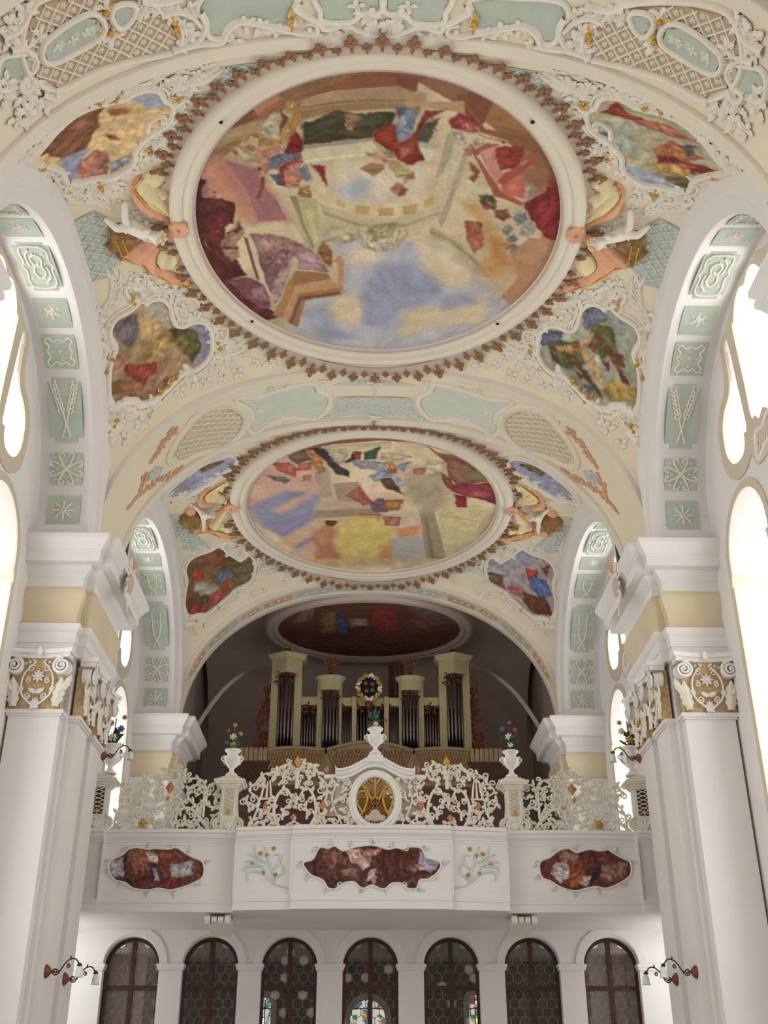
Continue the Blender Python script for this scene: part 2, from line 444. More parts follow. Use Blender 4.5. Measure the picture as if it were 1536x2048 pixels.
def arch_band(y0, y1, name, label, n=81, leg=True):
    """transverse arch: soffit, raised rim on both edges and the two faces up into the vault"""
    prof = [(y0, .62), (y0, -.02), (y0 + .02, -.06), (y0 + .22, -.06), (y0 + .25, -.02), (y0 + .25, 0), (y1 - .25, 0), (y1 - .25, -.02), (y1 - .22, -.06), (y1 - .02, -.06), (y1, -.02), (y1, .62)]
    t = np.linspace(0.0, np.pi, n); b = MB(); rows = []
    for y, g in prof:
        p = _se(t, AX + g, AR + g, AN); rows.append(np.stack([p[:, 0], np.full(n, y), ZS + p[:, 1]], -1))
    o = MB().grid(rows[5:7]).build(name, 'cream', None, True, 40)
    tag(o, label, 'arch', kind='structure')
    for r in (rows[:6], rows[6:]): MB().grid(r).build('arch_rim', 'ring_white', o, True, 40)
    return o
ARCH1 = (8.72, 10.86); ARCH2 = (18.74, 20.9); ARCH3 = (29.38, 30.35)
T1 = arch_band(*ARCH1, 'trim_1', 'broad stuccoed transverse arch across the top of the picture')
T2 = arch_band(*ARCH2, 'trim_2', 'broad stuccoed transverse arch between the two frescoed bays')
T3 = arch_band(*ARCH3, 'trim_3', 'narrow transverse arch framing the dark organ loft')
T0 = arch_band(-1.7, .4, 'trim_4', 'transverse arch behind the viewer')
def side_arch(bay, sgn, name, label, dy=0.):
    c, hl, a = BAYS[bay]; n = 65; t = np.linspace(0, np.pi, n)
    # section from the vault edge over the rounded nave rim to the soffit and the wall
    sec = [(5.20, .30), (5.22, .26), (5.25, .25), (5.30, .13), (5.32, .05), (5.36, -.03), (5.43, -.03), (5.46, 0), (6.16, 0), (6.2, .03), (XW + .05, .03)]
    rows = []
    for x, g in sec:
        p = _se(t, a + g * .8, SR + g, 2.08); rows.append(np.stack([np.full(n, sgn * x), c + dy + p[:, 0], ZS + p[:, 1]], -1))
    top = rows[0].copy(); top[:, 0] = sgn * 5.17; top[:, 2] = np.maximum(vault_z(top[:, 0], np.clip(top[:, 1] - dy, c - hl, c + hl), bay) + .03, top[:, 2]); rows.insert(0, top)
    o = MB().grid(rows).build(name, 'plaster_white', None, True, 50); tag(o, label, 'arch', kind='structure')
    return o
SIDE = {}
for i, (b, s) in enumerate((('A', -1), ('A', 1), ('B', -1), ('B', 1))):
    SIDE[b, s] = side_arch(b, s, 'trim_%d' % (5 + i), 'white side arch with teal stucco panels over the %s windows of the %s bay' % ('left' if s < 0 else 'right', 'near' if b == 'A' else 'far'))
for i, s in enumerate((-1, 1)): side_arch('A', s, 'trim_%d' % (9 + i), 'white side arch over the %s windows beside the viewer' % ('left' if s < 0 else 'right'), -10.45)
# plain wall strips between the side arches and the transverse arches
k = 0
for sgn in (-1, 1):
    for y0, y1 in ((10.8, BAYS['A'][0] - BAYS['A'][2] + .02), (BAYS['A'][0] + BAYS['A'][2] - .02, 18.8), (20.85, BAYS['B'][0] - BAYS['B'][2] + .02), (BAYS['B'][0] + BAYS['B'][2] - .02, 29.45)):
        o = MB().box(*sorted((sgn * 5.37, sgn * 6.6)), y0, y1, 9.0, 10.7).build('trim_%d' % (40 + k), 'plaster_white', None, False); k += 1
        tag(o, 'plain wall strip above the pier cornice on the %s' % ('left' if sgn < 0 else 'right'), 'wall', kind='structure')
# wall over the side arches, closing the shell behind vaults
for s, sd in ((-1, 'left'), (1, 'right')):
    o = MB().box(*sorted((s * 7.6, s * 7.7)), -2, 37.2, -1.6, 15).build('wall_outer_' + sd, 'plaster_white', None, False); tag(o, 'outer face of the %s church wall behind the windows' % sd, 'wall', kind='structure')
o = MB().box(-7.7, 7.7, -2, 37.2, 14.6, 14.8).build('ceiling', 'plaster_white', None, False); tag(o, 'roof deck above the vaults', 'roof', kind='structure')

# ------------------------------------------------------------------ wall piers
def plan_path(y0, y1, sgn):
    return [(-6.4, y0), (-5.35, y0), (-5.35, y0 + .22), (-5.2, y0 + .22), (-5.2, y1 - .22), (-5.35, y1 - .22), (-5.35, y1), (-6.4, y1)]
def offset_path(path, d):
    """parallel offset to the room side of an open rectilinear path"""
    out = []; P = [np.array(p) for p in path]; n = len(P)
    nr = []
    for i in range(n - 1):
        t = P[i + 1] - P[i]; t = t / np.linalg.norm(t); nr.append(np.array([t[1], -t[0]]))
    for i in range(n):
        if i == 0: out.append(P[0] + nr[0] * d)
        elif i == n - 1: out.append(P[-1] + nr[-1] * d)
        else: out.append(P[i] + (nr[i - 1] + nr[i]) * d)
    return out
def sweep(path, prof, sgn):
    rows = []
    for d, z in prof:
        rows.append([(-sgn * x if sgn > 0 else x, y, z) for x, y in offset_path(path, d)])
    return MB().grid(rows)
ARCHITRAVE = [(-.4, 7.0), (0., 7.0), (0., 7.2), (.025, 7.21), (.025, 7.40), (.05, 7.42), (.08, 7.47), (.09, 7.52), (.09, 7.55), (-.05, 7.55)]
FRIEZE = [(-.05, 7.55), (-.015, 7.55), (-.015, 7.72), (.01, 7.86), (.055, 7.98), (.085, 8.08), (.09, 8.17), (.07, 8.25), (.03, 8.29), (-.05, 8.29)]
CORNICE = [(-.05, 8.27), (.035, 8.27), (.035, 8.46), (.06, 8.48), (.06, 8.51), (.10, 8.55), (.16, 8.60), (.18, 8.63), (.18, 8.66), (.34, 8.67), (.35, 8.66), (.35, 8.86), (.37, 8.87), (.37, 8.90), (.40, 8.92), (.43, 8.98), (.48, 9.05), (.50, 9.08), (.50, 9.16), (-.2, 9.16)]
def spiral(cx, cz, r0, r1, turns, a0, sg=1, n=26):
    t = np.linspace(0, 1, n); a = a0 + sg * turns * 2 * np.pi * t; r = r0 + (r1 - r0) * t
    return np.stack([cx + r * np.cos(a), cz + r * np.sin(a)], -1)
def leaf_mb(L, wd, h=.05, curl=.25, lobes=4, n=9):
    """acanthus leaf along +v from the origin in (u, v, h)"""
    t = np.linspace(0, 1, n)
    w = wd * np.sin(np.pi * (.12 + .86 * t)) ** .7 * (1 - .28 * (np.arange(n) % 2))
    rows = []
    for k, e in ((-1, 0), (-.5, .55), (0, 1), (.5, .55), (1, 0)):
        rows.append(np.stack([k * w, L * t + abs(k) * .12 * L * 0, h * (.25 + .75 * e) * (1 - .5 * t) + curl * L * np.clip(t - .55, 0, 1) ** 2 * 1.6], -1))
    return MB().grid(rows)
def flower_mb(r, petals=6, h=.3):
    b = MB(); n = petals * 6; a = np.linspace(0, 2 * np.pi, n, endpoint=False)
    rr = r * (.78 + .22 * np.cos(petals * a)); g = []
    for k, z in ((1., .0), (.95, .12), (.6, .26), (.32, .12), (.26, .3), (.12, .38), (.01, .4)):
        q = rr if k > .5 else r * k / .6 * .6
        g.append(np.stack([(rr * k if k > .5 else np.full(n, r * k)) * np.cos(a), (rr * k if k > .5 else np.full(n, r * k)) * np.sin(a), np.full(n, z * r * h / .3)], -1))
    b.grid(g, closed_v=True); return b
def rot2(V, a, tx=0, ty=0, s=1.):
    V = np.array(V, float); c, si = math.cos(a), math.sin(a)
    return np.stack([tx + s * (c * V[:, 0] - si * V[:, 1]), ty + s * (si * V[:, 0] + c * V[:, 1]), s * V[:, 2]], -1)
def capital(parent, fmap, w):
    """composite capital, local (s, t, h): s across the face, t up, h out of it"""
    cap = None; H = w / 2; bh = lambda t: .02 + .07 * np.clip(t, 0, 1) ** 2
    # bell with a gilt ground, slightly flared
    t = np.linspace(0, .92, 8); s = np.linspace(-H * 1.0, H * 1.0, 9)
    g = [[(q * (1 + .06 * p), p, bh(p)) for q in s] for p in t]
    b = MB().grid(g).add([(H * e, p, k) for e in (-1.02, 1.02) for p in (0, .92) for k in (-.1, .1)], [(0, 1, 3, 2), (4, 6, 7, 5)])
    cap = b.xf(fmap).build('capital', 'ochre_ground', parent)
    cap['label'] = 'composite capital with gilt ground, volutes and acanthus leaves'
    ab = MB()
    sx = np.linspace(-1, 1, 13); out = lambda x: .13 + .10 * np.abs(x) ** 2
    for z0, z1, e in ((.90, .98, .0), (.98, 1.06, .035)):
        ring = [[(x * (H + .09 + e), z, (out(x) + e)) for x in sx] for z in (z0, z1)]
        back = [[(x * (H + .09 + e), z, -.05) for x in sx] for z in (z1, z0)]
        ab.grid(np.array([back[1], ring[0], ring[1], back[0]]), closed_u=True)
        for q in (0, -1): ab.add([back[1][q], ring[0][q], ring[1][q], back[0][q]], [(0, 1, 2, 3)])
    ab.xf(fmap).build('abacus', 'stucco_white', cap)
    for e in (-1, 1):
        b = MB(); cx, cz, r = e * (H - .03), .74, .15
        sp = spiral(0, 0, r, .03, 2.1, np.pi / 2, e, 34)
        path = [(cx - e * (.18 - .18 * k), .93 - .03 * k, .17 + .02 * k) for k in np.linspace(0, .8, 3)]
        pts = np.array([(cx + p, cz + q, .19 + .05 * i / 33) for i, (p, q) in enumerate(sp)])
        b.tube(np.vstack([np.array(path), pts]), np.concatenate([[.03] * 3, np.linspace(.034, .018, 34)]), 6, nrm=(0, 0, 1))
        b.lathe([(r * .98, 0), (r * .9, .17)], 16); V = b.v.pop(); b.v.append(np.stack([V[:, 0] + cx, V[:, 1] + cz, V[:, 2]], -1))
        b.ball((cx, cz, .24), .035)
        b.xf(fmap).build('volute', 'stucco_white', cap)
        b = MB()
        lf = leaf_mb(.52, .12, .07, .35); b.merge(lf, lambda V: rot2(V, -e * .12, e * (H - .08), .03) + np.array([0, 0, .07]))
        b.merge(leaf_mb(.34, .08, .06, .3), lambda V: rot2(V, -e * .5, e * (H - .02), .3) + np.array([0, 0, .08]))
        b.xf(fmap).build('acanthus_leaf', 'rail_cream', cap)
        line = smooth_open([(e * .05, .86), (e * .16, .74), (e * (H - .2), .62), (e * (H - .17), .45), (e * (H - .2), .25), (e * .12, .12), (e * .02, .04)], 4)
        MB().tube(np.c_[line, np.full(len(line), .1)], .018, 5, nrm=(0, 0, 1)).xf(fmap).build('scroll_line', 'stucco_white', cap)
    for e in (-1, 1):
        for cx, cz, r, a0, sg in ((.13, .72, .07, 2.5, -1), (.17, .5, .055, 1.2, 1), (.15, .22, .06, -1.4, -1), (.27, .34, .05, .3, 1)):
            sp = spiral(e * cx, cz, r, .012, 1.3, a0 if e > 0 else np.pi - a0, sg * e, 16)
            MB().tube(np.c_[sp, np.full(16, .1)], np.linspace(.017, .01, 16), 5, nrm=(0, 0, 1)).xf(fmap).build('filigree_scroll', 'rail_cream', cap)
        for q in range(3): flower_mb(.035, 5).xf(lambda V: fmap(V + np.array([e * (.1 + .07 * q), .86 - .03 * q, .12]))).build('floret', 'rail_cream', cap)
    b = MB()
    for k in range(-2, 3): b.merge(leaf_mb(.2, .05, .05, .1), lambda V, k=k: rot2(V, k * .42, k * .035, .0) + np.array([0, 0, .07]))
    b.xf(fmap).build('shell', 'stucco_white', cap)
    flower_mb(.12, 8).xf(lambda V: fmap(V + np.array([0, .58, .1]))).build('rosette', 'stucco_white', cap)
    b = MB()
    for e in (-1, 1): b.merge(leaf_mb(.15, .05, .04, .3), lambda V, e=e: rot2(V, e * 1.1, 0, .28) + np.array([0, 0, .1]))
    b.merge(leaf_mb(.16, .06, .05, .4), lambda V: V + np.array([0, .92, .2]))
    b.xf(fmap).build('palmette', 'stucco_white', cap)['kind'] = 'stuff'
def pier(y0, y1, sgn, label, group, detail=True):
    X = lambda x: x if sgn < 0 else -x
    P = thing('wall_pier', label, 'pier', group, loc=(X(-5.75), (y0 + y1) / 2, -1.6))
    off = -np.array(P.location)
    def put(b, name, material, sharp=30):
        b.xf(lambda V: V + off); return b.build(name, material, P, True, sharp)
    b = MB(); b.box(*sorted((X(-6.5), X(-5.35))), y0 + .22, y1 - .22, -1.6, 9.1); put(b, 'core', 'plaster_white')
    b = MB()
    for ya, yb in ((y0, y0 + .3), (y1 - .3, y1)):
        b = MB().box(*sorted((X(-6.30), X(-5.42))), ya, yb, -1.6, 5.9); put(b, 'pilaster', 'plaster_white')
        b = MB()
        for e, z0, z1 in ((.03, 5.86, 5.9), (.06, 5.9, 5.97)): b.box(*sorted((X(-6.30 - e), X(-5.42 + e))), ya - e, yb + e, z0, z1)
        put(b, 'astragal', 'plaster_white')
    for ya, yb in ((y0 + .36, y0 + 1.16), (y1 - 1.16, y1 - .36)):
        b = MB().box(*sorted((X(-5.5), X(-5.2))), ya, yb, -1.6, 5.9); put(b, 'pilaster', 'plaster_white')
        b = MB()
        for e, z0, z1 in ((.03, 5.86, 5.9), (.06, 5.9, 5.97)): b.box(*sorted((X(-5.5), X(-5.2 + e))), ya - e, yb + e, z0, z1)
        put(b, 'astragal', 'plaster_white')
    path = plan_path(y0, y1, sgn)
    put(sweep(path, ARCHITRAVE, sgn), 'architrave', 'plaster_white')
    put(sweep(path, FRIEZE, sgn), 'frieze', 'cream_deep', 40)
    put(sweep(path, CORNICE, sgn), 'cornice', 'plaster_white')
    if detail:
        capital(P, lambda V: np.stack([X(-5.86) + V[:, 0], y0 + .0 - V[:, 2], 5.97 + V[:, 1]], -1) + off, .88)
        for yc in (y0 + .76, y1 - .76):
            capital(P, lambda V, yc=yc: np.stack([X(-5.2 + V[:, 2]), yc + V[:, 0], 5.97 + V[:, 1]], -1) + off, .80)
    return P
PY = [(8.0, 10.78), (18.5, 21.16), (29.11, 31.2)]
for sgn, sd in ((-1, 'left'), (1, 'right')):
    pier(*PY[1], sgn, 'white wall pier at the %s edge with gilded capitals and heavy cornice' % sd, 'wall piers')
    pier(*PY[2], sgn, 'far %s wall pier seen behind the gallery railing' % sd, 'wall piers', False)
    pier(*PY[0], sgn, 'nearest %s wall pier, only its cornice end jutting in at the picture edge' % sd, 'wall piers', False)
# ------------------------------------------------------------------ outlines of stucco, panels and paintings, in metres on their own surfaces
D = {
'cartA_far':[(-4.463,16.665),(-4.389,16.768),(-4.291,16.71),(-4.128,16.721),(-4.016,16.907),(-4.004,17.175),(-3.95,17.371),(-3.774,17.46),(-3.613,17.41),(-3.428,17.437),(-3.307,17.645),(-3.311,17.861),(-3.347,18.071),(-3.474,18.209),(-3.636,18.249),(-3.82,18.215),(-4.074,18.299),(-4.26,18.355),(-4.467,18.353),(-4.637,18.285),(-4.689,18.206),(-4.823,18.112),(-4.928,18.04),(-5.038,18.036),(-5.123,17.892),(-5.119,17.662),(-5.072,17.447),(-4.974,17.305),(-4.96,17.174),(-5.021,16.983),(-5.007,16.872),(-4.911,16.782),(-4.711,16.774),(-4.558,16.714)],
'cartA_near':[(-5.148,11.875),(-5.05,11.874),(-4.875,11.719),(-4.628,11.444),(-4.379,11.271),(-4.21,11.307),(-3.996,11.477),(-3.796,11.573),(-3.62,11.478),(-3.454,11.503),(-3.359,11.671),(-3.346,11.891),(-3.242,12.044),(-3.321,12.332),(-3.47,12.488),(-3.641,12.579),(-3.834,12.785),(-3.991,12.996),(-4.085,13.282),(-4.44,13.469),(-4.661,13.405),(-4.879,13.36),(-5.013,13.228),(-5.001,13.037),(-5.007,12.853),(-5.082,12.504),(-5.143,12.166)],
'cartB_far':[(-4.445,27.319),(-4.179,27.255),(-4.049,27.566),(-3.86,27.847),(-3.664,28.08),(-3.435,27.907),(-3.325,28.271),(-3.373,28.612),(-3.498,28.816),(-3.878,28.834),(-4.042,28.896),(-4.361,28.939),(-4.643,28.917),(-4.86,28.762),(-5.072,28.597),(-5.153,28.296),(-5.113,28.049),(-5.041,27.748),(-5.068,27.484),(-5.001,27.298),(-4.846,27.241)],
'cartB_near':[(-5.12,23.846),(-4.835,23.469),(-4.469,23.147),(-3.997,22.706),(-3.513,22.486),(-3.307,22.698),(-3.386,23.012),(-3.605,23.295),(-3.826,23.573),(-4.049,23.844),(-4.364,24.063),(-4.628,24.255),(-4.899,24.175)],
'latA1':[(-2.376,11.218),(-1.58,11.158),(-1.531,11.318),(-1.921,11.473),(-2.064,11.702),(-2.382,11.85),(-2.598,12.059),(-2.651,11.829),(-2.413,11.535)],
'latA2':[(-5.223,14.277),(-4.838,14.236),(-4.643,14.572),(-4.766,14.904),(-4.752,15.284),(-4.631,15.578),(-4.937,15.853),(-5.227,15.752),(-5.259,15.138)],
'latA3':[(-2.403,17.882),(-2.069,17.814),(-1.534,18.105),(-0.827,18.287),(-0.055,18.361),(-0.053,18.449),(-0.726,18.433),(-1.548,18.369),(-2.352,18.218)],
'latB1':[(-5.242,24.938),(-4.952,25.216),(-4.936,25.835),(-4.668,26.506),(-4.431,27.168),(-4.826,27.041),(-5.167,26.541),(-5.239,25.946)],
'latB2':[(-3.221,27.959),(-2.707,28.503),(-2.168,28.791),(-1.613,28.952),(-1.841,28.998),(-2.452,28.869),(-3.092,28.492)],
'straw':[(-4.715,14.769),(-4.63,14.673),(-4.383,14.711),(-4.288,14.753),(-4.263,15.008),(-4.494,15.138),(-4.627,15.4),(-4.712,15.394),(-4.778,15.194),(-4.843,15.09),(-4.744,15.009)],
'drape_lo':[(-3.573,14.838),(-3.796,14.928),(-4.037,15.011),(-4.297,15.205),(-4.47,15.295),(-4.611,15.405),(-4.582,15.539),(-4.345,15.702),(-4.234,15.903),(-4.063,16.088),(-3.815,16.279),(-3.569,16.384),(-3.494,16.309),(-3.582,16.195),(-3.851,16.012),(-4.029,15.86),(-4.062,15.726),(-3.992,15.502),(-3.851,15.282),(-3.651,15.012)],
'drape_up':[(-3.58,14.589),(-3.788,14.432),(-3.962,14.249),(-4.086,13.993),(-4.113,13.82),(-4.032,13.687),(-3.913,13.571),(-3.731,13.459),(-3.58,13.539),(-3.589,13.701),(-3.763,13.856),(-3.642,13.934),(-3.556,14.033),(-3.679,14.171),(-3.577,14.393)],
'peach_up':[(-3.605,14.699),(-3.75,14.631),(-3.969,14.493),(-4.116,14.355),(-4.185,14.175),(-4.191,13.93),(-4.165,13.788),(-4.091,13.655),(-3.981,13.586),(-4.105,13.822),(-4.082,14.018),(-3.962,14.249),(-3.758,14.458),(-3.573,14.601)],
'cream_lo':[(-4.025,15.835),(-4.05,15.702),(-3.952,15.48),(-3.807,15.466),(-3.604,15.556),(-3.648,15.738),(-3.764,15.914),(-3.933,15.95)],
'putto':[(-3.847,14.695),(-4.084,14.667),(-4.324,14.572),(-4.404,14.383),(-4.35,14.146),(-4.517,14.518),(-4.684,14.353),(-4.129,14.83),(-3.969,14.967)],
'knot':[(-3.478,14.682)],
'drapeB_lo':[(-3.669,25.11),(-3.892,25.3),(-4.164,25.55),(-4.331,25.756),(-4.416,26.136),(-4.722,25.973),(-4.774,26.241),(-4.422,26.372),(-4.048,26.785),(-3.738,26.86),(-3.453,26.776),(-3.826,26.676),(-4.33,26.291),(-4.323,26.049),(-4.147,25.766),(-3.861,25.389)],
'drapeB_up':[(-3.66,25.026),(-3.96,24.82),(-4.266,24.71),(-4.24,24.501),(-4.1,24.322),(-3.832,24.033),(-3.655,23.847),(-3.548,23.943),(-3.734,24.216),(-3.805,24.502),(-3.678,24.812)],
'peachB_up':[(-4.062,25.016),(-4.265,25.033),(-4.494,24.952),(-4.802,25.051),(-4.805,25.221),(-4.565,25.199),(-4.441,24.692),(-4.251,24.279),(-3.896,23.914),(-4.212,24.357),(-4.29,24.746)],
'creamB_lo':[(-3.706,25.278),(-3.919,25.553),(-4.215,26.001),(-4.326,26.252),(-3.777,26.601),(-3.686,26.315),(-3.904,26.197),(-3.948,26.019),(-3.77,25.701)],
'strawB':[(-5.016,25.487),(-4.886,25.24),(-4.552,25.248),(-4.486,25.363),(-4.482,25.658),(-4.713,25.901),(-4.841,25.964),(-4.895,25.763)],
'puttoB':[(-4.142,25.094),(-4.297,25.217),(-4.404,25.267),(-4.467,25.05),(-4.559,24.922),(-4.429,25.638),(-4.494,26.021),(-4.266,25.375),(-4.148,25.319)],
'frondA':[[(-5.225,16.664),(-5.097,16.518),(-4.931,16.333),(-4.828,16.031),(-4.845,15.794)],[(-3.351,18.25),(-3.187,18.209),(-2.99,18.165),(-2.789,18.109),(-2.651,18.034)],[(-3.141,11.676),(-2.966,11.547),(-2.769,11.492),(-2.51,11.325)],[(-4.601,14.271),(-4.717,14.036),(-4.949,13.835),(-5.079,13.578)],[(-3.204,11.292),(-2.974,11.449),(-2.677,11.416)]],
'frondB':[[(-3.386,28.775),(-3.111,28.761),(-2.832,28.73)],[(-5.245,26.815),(-5.167,26.541),(-5.176,26.205)]],
'scrollA':[[(-4.478,16.566),(-4.638,16.46),(-4.692,16.249),(-4.534,16.163),(-4.407,16.285),(-4.485,16.413)],[(-3.977,16.839),(-3.886,16.613),(-4.046,16.459),(-4.231,16.496)],[(-3.843,16.745),(-3.712,16.683),(-3.475,16.755),(-3.409,16.978),(-3.468,17.222),(-3.694,17.296),(-3.862,17.14),(-3.898,16.937),(-3.843,16.745)],[(-3.298,17.721),(-3.124,17.56),(-2.939,17.625),(-2.991,17.853),(-3.123,17.902)],[(-3.265,18.045),(-3.094,17.943),(-2.902,17.943),(-2.849,18.059)],[(-5.255,16.904),(-5.171,17.094),(-5.217,17.272),(-5.26,17.439),(-5.303,17.638),(-5.242,17.876),(-5.097,18.079)],[(-5.259,18.167),(-5.107,18.293),(-5.003,18.376),(-5.055,18.38),(-5.21,18.288),(-5.285,18.204)],[(-4.556,18.371),(-4.326,18.45),(-4.265,18.432)],[(-5.092,18.03),(-4.938,18.142),(-4.835,18.274),(-4.612,18.338)],[(-3.205,12.051),(-2.993,11.903),(-2.779,11.989),(-2.848,12.209),(-3.046,12.248)],[(-3.834,12.785),(-3.576,12.649),(-3.345,12.675),(-3.31,12.96),(-3.574,13.113),(-3.8,13.03)],[(-3.45,12.372),(-3.262,12.398),(-3.038,12.192),(-2.986,12.366)],[(-5.035,13.242),(-4.882,13.538),(-4.545,13.591),(-4.284,13.483)],[(-4.177,11.121),(-3.97,11.212),(-3.821,11.384),(-3.595,11.331)],[(-5.047,11.682),(-4.707,11.315),(-4.411,11.1)],[(-3.678,12.572),(-3.598,12.344),(-3.393,12.261),(-3.309,12.45)]],
'leafA':[(-5.251,16.288),(-5.241,16.587),(-5.159,16.99),(-5.231,17.152),(-5.324,17.57),(-5.222,17.98),(-5.152,18.101),(-5.052,18.211),(-4.913,18.179),(-5.209,18.335),(-5.257,18.349),(-4.413,18.434),(-3.8,18.342),(-3.705,18.32),(-4.052,16.499),(-3.81,16.499),(-3.327,16.813),(-3.241,17.461),(-3.083,18.132),(-4.328,16.349),(-4.424,16.201),(-4.606,16.25),(-3.217,17.882),(-5.157,18.203),(-5.285,18.243),(-5.028,18.28),(-3.055,11.366),(-2.964,11.721),(-2.883,11.919),(-3.104,12.126),(-3.605,12.821),(-3.477,13.006),(-3.276,12.737),(-3.919,13.25),(-3.693,13.102),(-4.891,11.479),(-4.506,11.121),(-4.763,11.522),(-4.346,11.084),(-3.929,11.127),(-3.788,11.311),(-3.584,11.225),(-4.483,13.677),(-4.783,13.606),(-4.977,13.457),(-5.082,13.009),(-5.179,12.733),(-5.087,11.42),(-4.983,11.388),(-3.308,11.206),(-3.166,11.383),(-2.717,11.301),(-2.893,11.418)],
'goldA':[(-4.611,16.473),(-5.209,17.461),(-5.09,17.353),(-4.167,18.328),(-4.012,18.287),(-4.32,18.363),(-5.133,18.269),(-3.131,18.003),(-5.079,18.232),(-3.097,11.854),(-3.896,11.33),(-4.066,11.151),(-4.642,13.68),(-5.178,12.388),(-3.722,13.04)],
'scrollB':[[(-4.132,27.319),(-3.955,27.113),(-3.6,27.302),(-3.421,27.729),(-3.553,28.04)],[(-4.059,27.682),(-3.788,27.625),(-3.593,27.861)],[(-3.351,28.263),(-3.18,28.146),(-3.208,27.773)],[(-5.102,27.322),(-5.215,27.499),(-5.199,27.903),(-5.312,28.157),(-5.191,28.557)],[(-4.959,28.758),(-5.013,28.843),(-5.199,28.707)],[(-4.569,28.974),(-4.772,28.971),(-4.964,28.848)],[(-3.825,28.85),(-3.507,28.941),(-3.284,28.868)]],
'leafB':[(-5.196,26.806),(-5.27,27.056),(-5.257,28.037),(-5.149,28.669),(-5.062,28.858),(-5.247,28.74),(-4.769,28.905),(-3.269,28.689),(-3.042,28.58),(-3.086,27.592),(-2.898,28.019),(-4.014,27.187),(-4.415,27.009),(-4.624,27.044),(-4.826,27.041),(-5.276,27.651),(-5.036,23.879),(-4.755,24.148),(-4.036,23.737),(-3.721,23.488)],
'goldB':[(-4.364,28.988),(-5.251,27.946),(-4.963,28.826),(-5.097,28.613),(-4.327,24.521),(-3.705,27.278)],
'a2_lattice':[(-0.884,19.339),(-0.435,19.227),(-0.035,19.195),(0.0,20.586),(-0.652,20.568),(-1.088,20.634),(-0.861,20.196),(-0.815,19.822)],
'a2_teal':[(-2.928,19.207),(-2.536,19.377),(-2.112,19.339),(-1.353,19.264),(-1.243,19.541),(-1.02,19.799),(-1.043,20.135),(-1.287,20.519),(-1.611,20.403),(-1.947,20.296),(-2.356,20.408),(-2.694,20.602),(-2.772,20.278),(-2.635,20.039),(-2.694,19.633)],
'a2_gold':[(-3.196,19.329),(-2.908,19.851),(-2.986,20.3),(-3.272,20.587),(-3.553,20.611),(-4.012,20.408),(-4.458,20.28),(-4.582,20.009),(-4.405,19.735),(-4.12,19.49),(-3.701,19.22),(-3.423,19.208)],
'a2_spray':[[(-4.334,19.169),(-4.634,19.268),(-4.809,19.428),(-5.0,19.512),(-5.155,19.579)],[(-4.388,20.677),(-4.687,20.635),(-4.931,20.486),(-5.241,20.308),(-5.55,20.21),(-5.806,20.141),(-6.098,20.084)],[(-5.31,19.814),(-5.481,19.976),(-5.652,20.123)]],
'a2_mini':[(-5.258,19.877),(-5.069,19.846),(-4.896,20.042),(-5.0,20.24),(-5.224,20.246),(-5.361,19.992)],
'a2_leaf':[(-3.12,19.199),(-2.87,20.217),(-2.496,19.882),(-2.615,20.209),(-2.05,20.303),(-2.214,19.186),(-1.843,19.245),(-1.396,20.496),(-1.155,19.776),(-1.065,19.208),(-1.065,20.641),(-3.404,19.271),(-3.975,19.175),(-2.295,20.756),(-2.831,20.796),(-3.939,20.526)],
'a2_finial':[(-0.035,19.267),(0.0,20.625)],
'a1_lattice':[(-4.669,9.132),(-4.048,9.288),(-3.31,9.643),(-3.082,9.945),(-2.889,10.198),(-2.947,10.482),(-3.253,10.488),(-3.46,10.449),(-3.83,10.399),(-4.12,10.36),(-4.441,10.357),(-4.739,10.325),(-5.0,10.021),(-5.069,9.71),(-4.983,9.423)],
'a1_panel':[(-4.792,9.719),(-4.634,9.626),(-4.12,9.566),(-3.939,9.664),(-3.939,9.858),(-4.209,9.921),(-4.564,9.931),(-4.774,9.873)],
'a1_panel2':[(-3.701,9.65),(-3.59,9.619),(-3.441,9.691),(-3.535,9.832),(-3.646,9.882),(-3.701,9.785)],
'a1_tealL':[(-5.43,9.511),(-5.19,9.591),(-4.983,9.706),(-4.983,9.838),(-5.138,9.897),(-5.344,9.886),(-5.55,9.789)],
'a1_tealM':[(-2.416,9.853),(-1.822,9.92),(-1.243,10.025),(-1.331,10.294),(-1.309,10.438),(-1.717,10.348),(-1.989,10.245),(-2.214,10.324),(-2.295,10.468),(-2.436,10.417),(-2.436,10.159),(-2.536,10.018)],
'a1_tealC':[(-0.907,10.01),(-0.459,9.985),(-0.066,9.983),(-0.066,10.259),(-0.309,10.261),(-0.459,10.401),(-0.815,10.391),(-0.838,10.249)],
'a1_scroll':[[(-3.005,10.53),(-2.635,10.52),(-2.315,10.568),(-2.194,10.411),(-2.009,10.292),(-1.738,10.376),(-1.418,10.496),(-1.11,10.599),(-0.93,10.57),(-0.953,10.445),(-1.088,10.415)],[(-1.155,10.072),(-1.221,10.184),(-1.065,10.317),(-0.884,10.448),(-0.815,10.534),(-0.532,10.481),(-0.309,10.587),(-0.066,10.668)],[(-2.536,10.018),(-2.496,10.225),(-2.595,10.442),(-2.85,10.534)],[(-3.082,9.945),(-2.87,9.931),(-2.674,10.06),(-2.556,10.247)],[(-3.31,9.643),(-3.043,9.763),(-2.772,9.766)],[(-5.31,9.223),(-5.069,9.262),(-4.879,9.163),(-4.844,8.968)],[(-5.258,9.434),(-5.052,9.534),(-4.983,9.69)],[(-5.034,9.966),(-5.155,10.08),(-5.276,10.038),(-5.31,9.896)],[(-5.0,10.264),(-4.844,10.447),(-4.774,10.286)]],
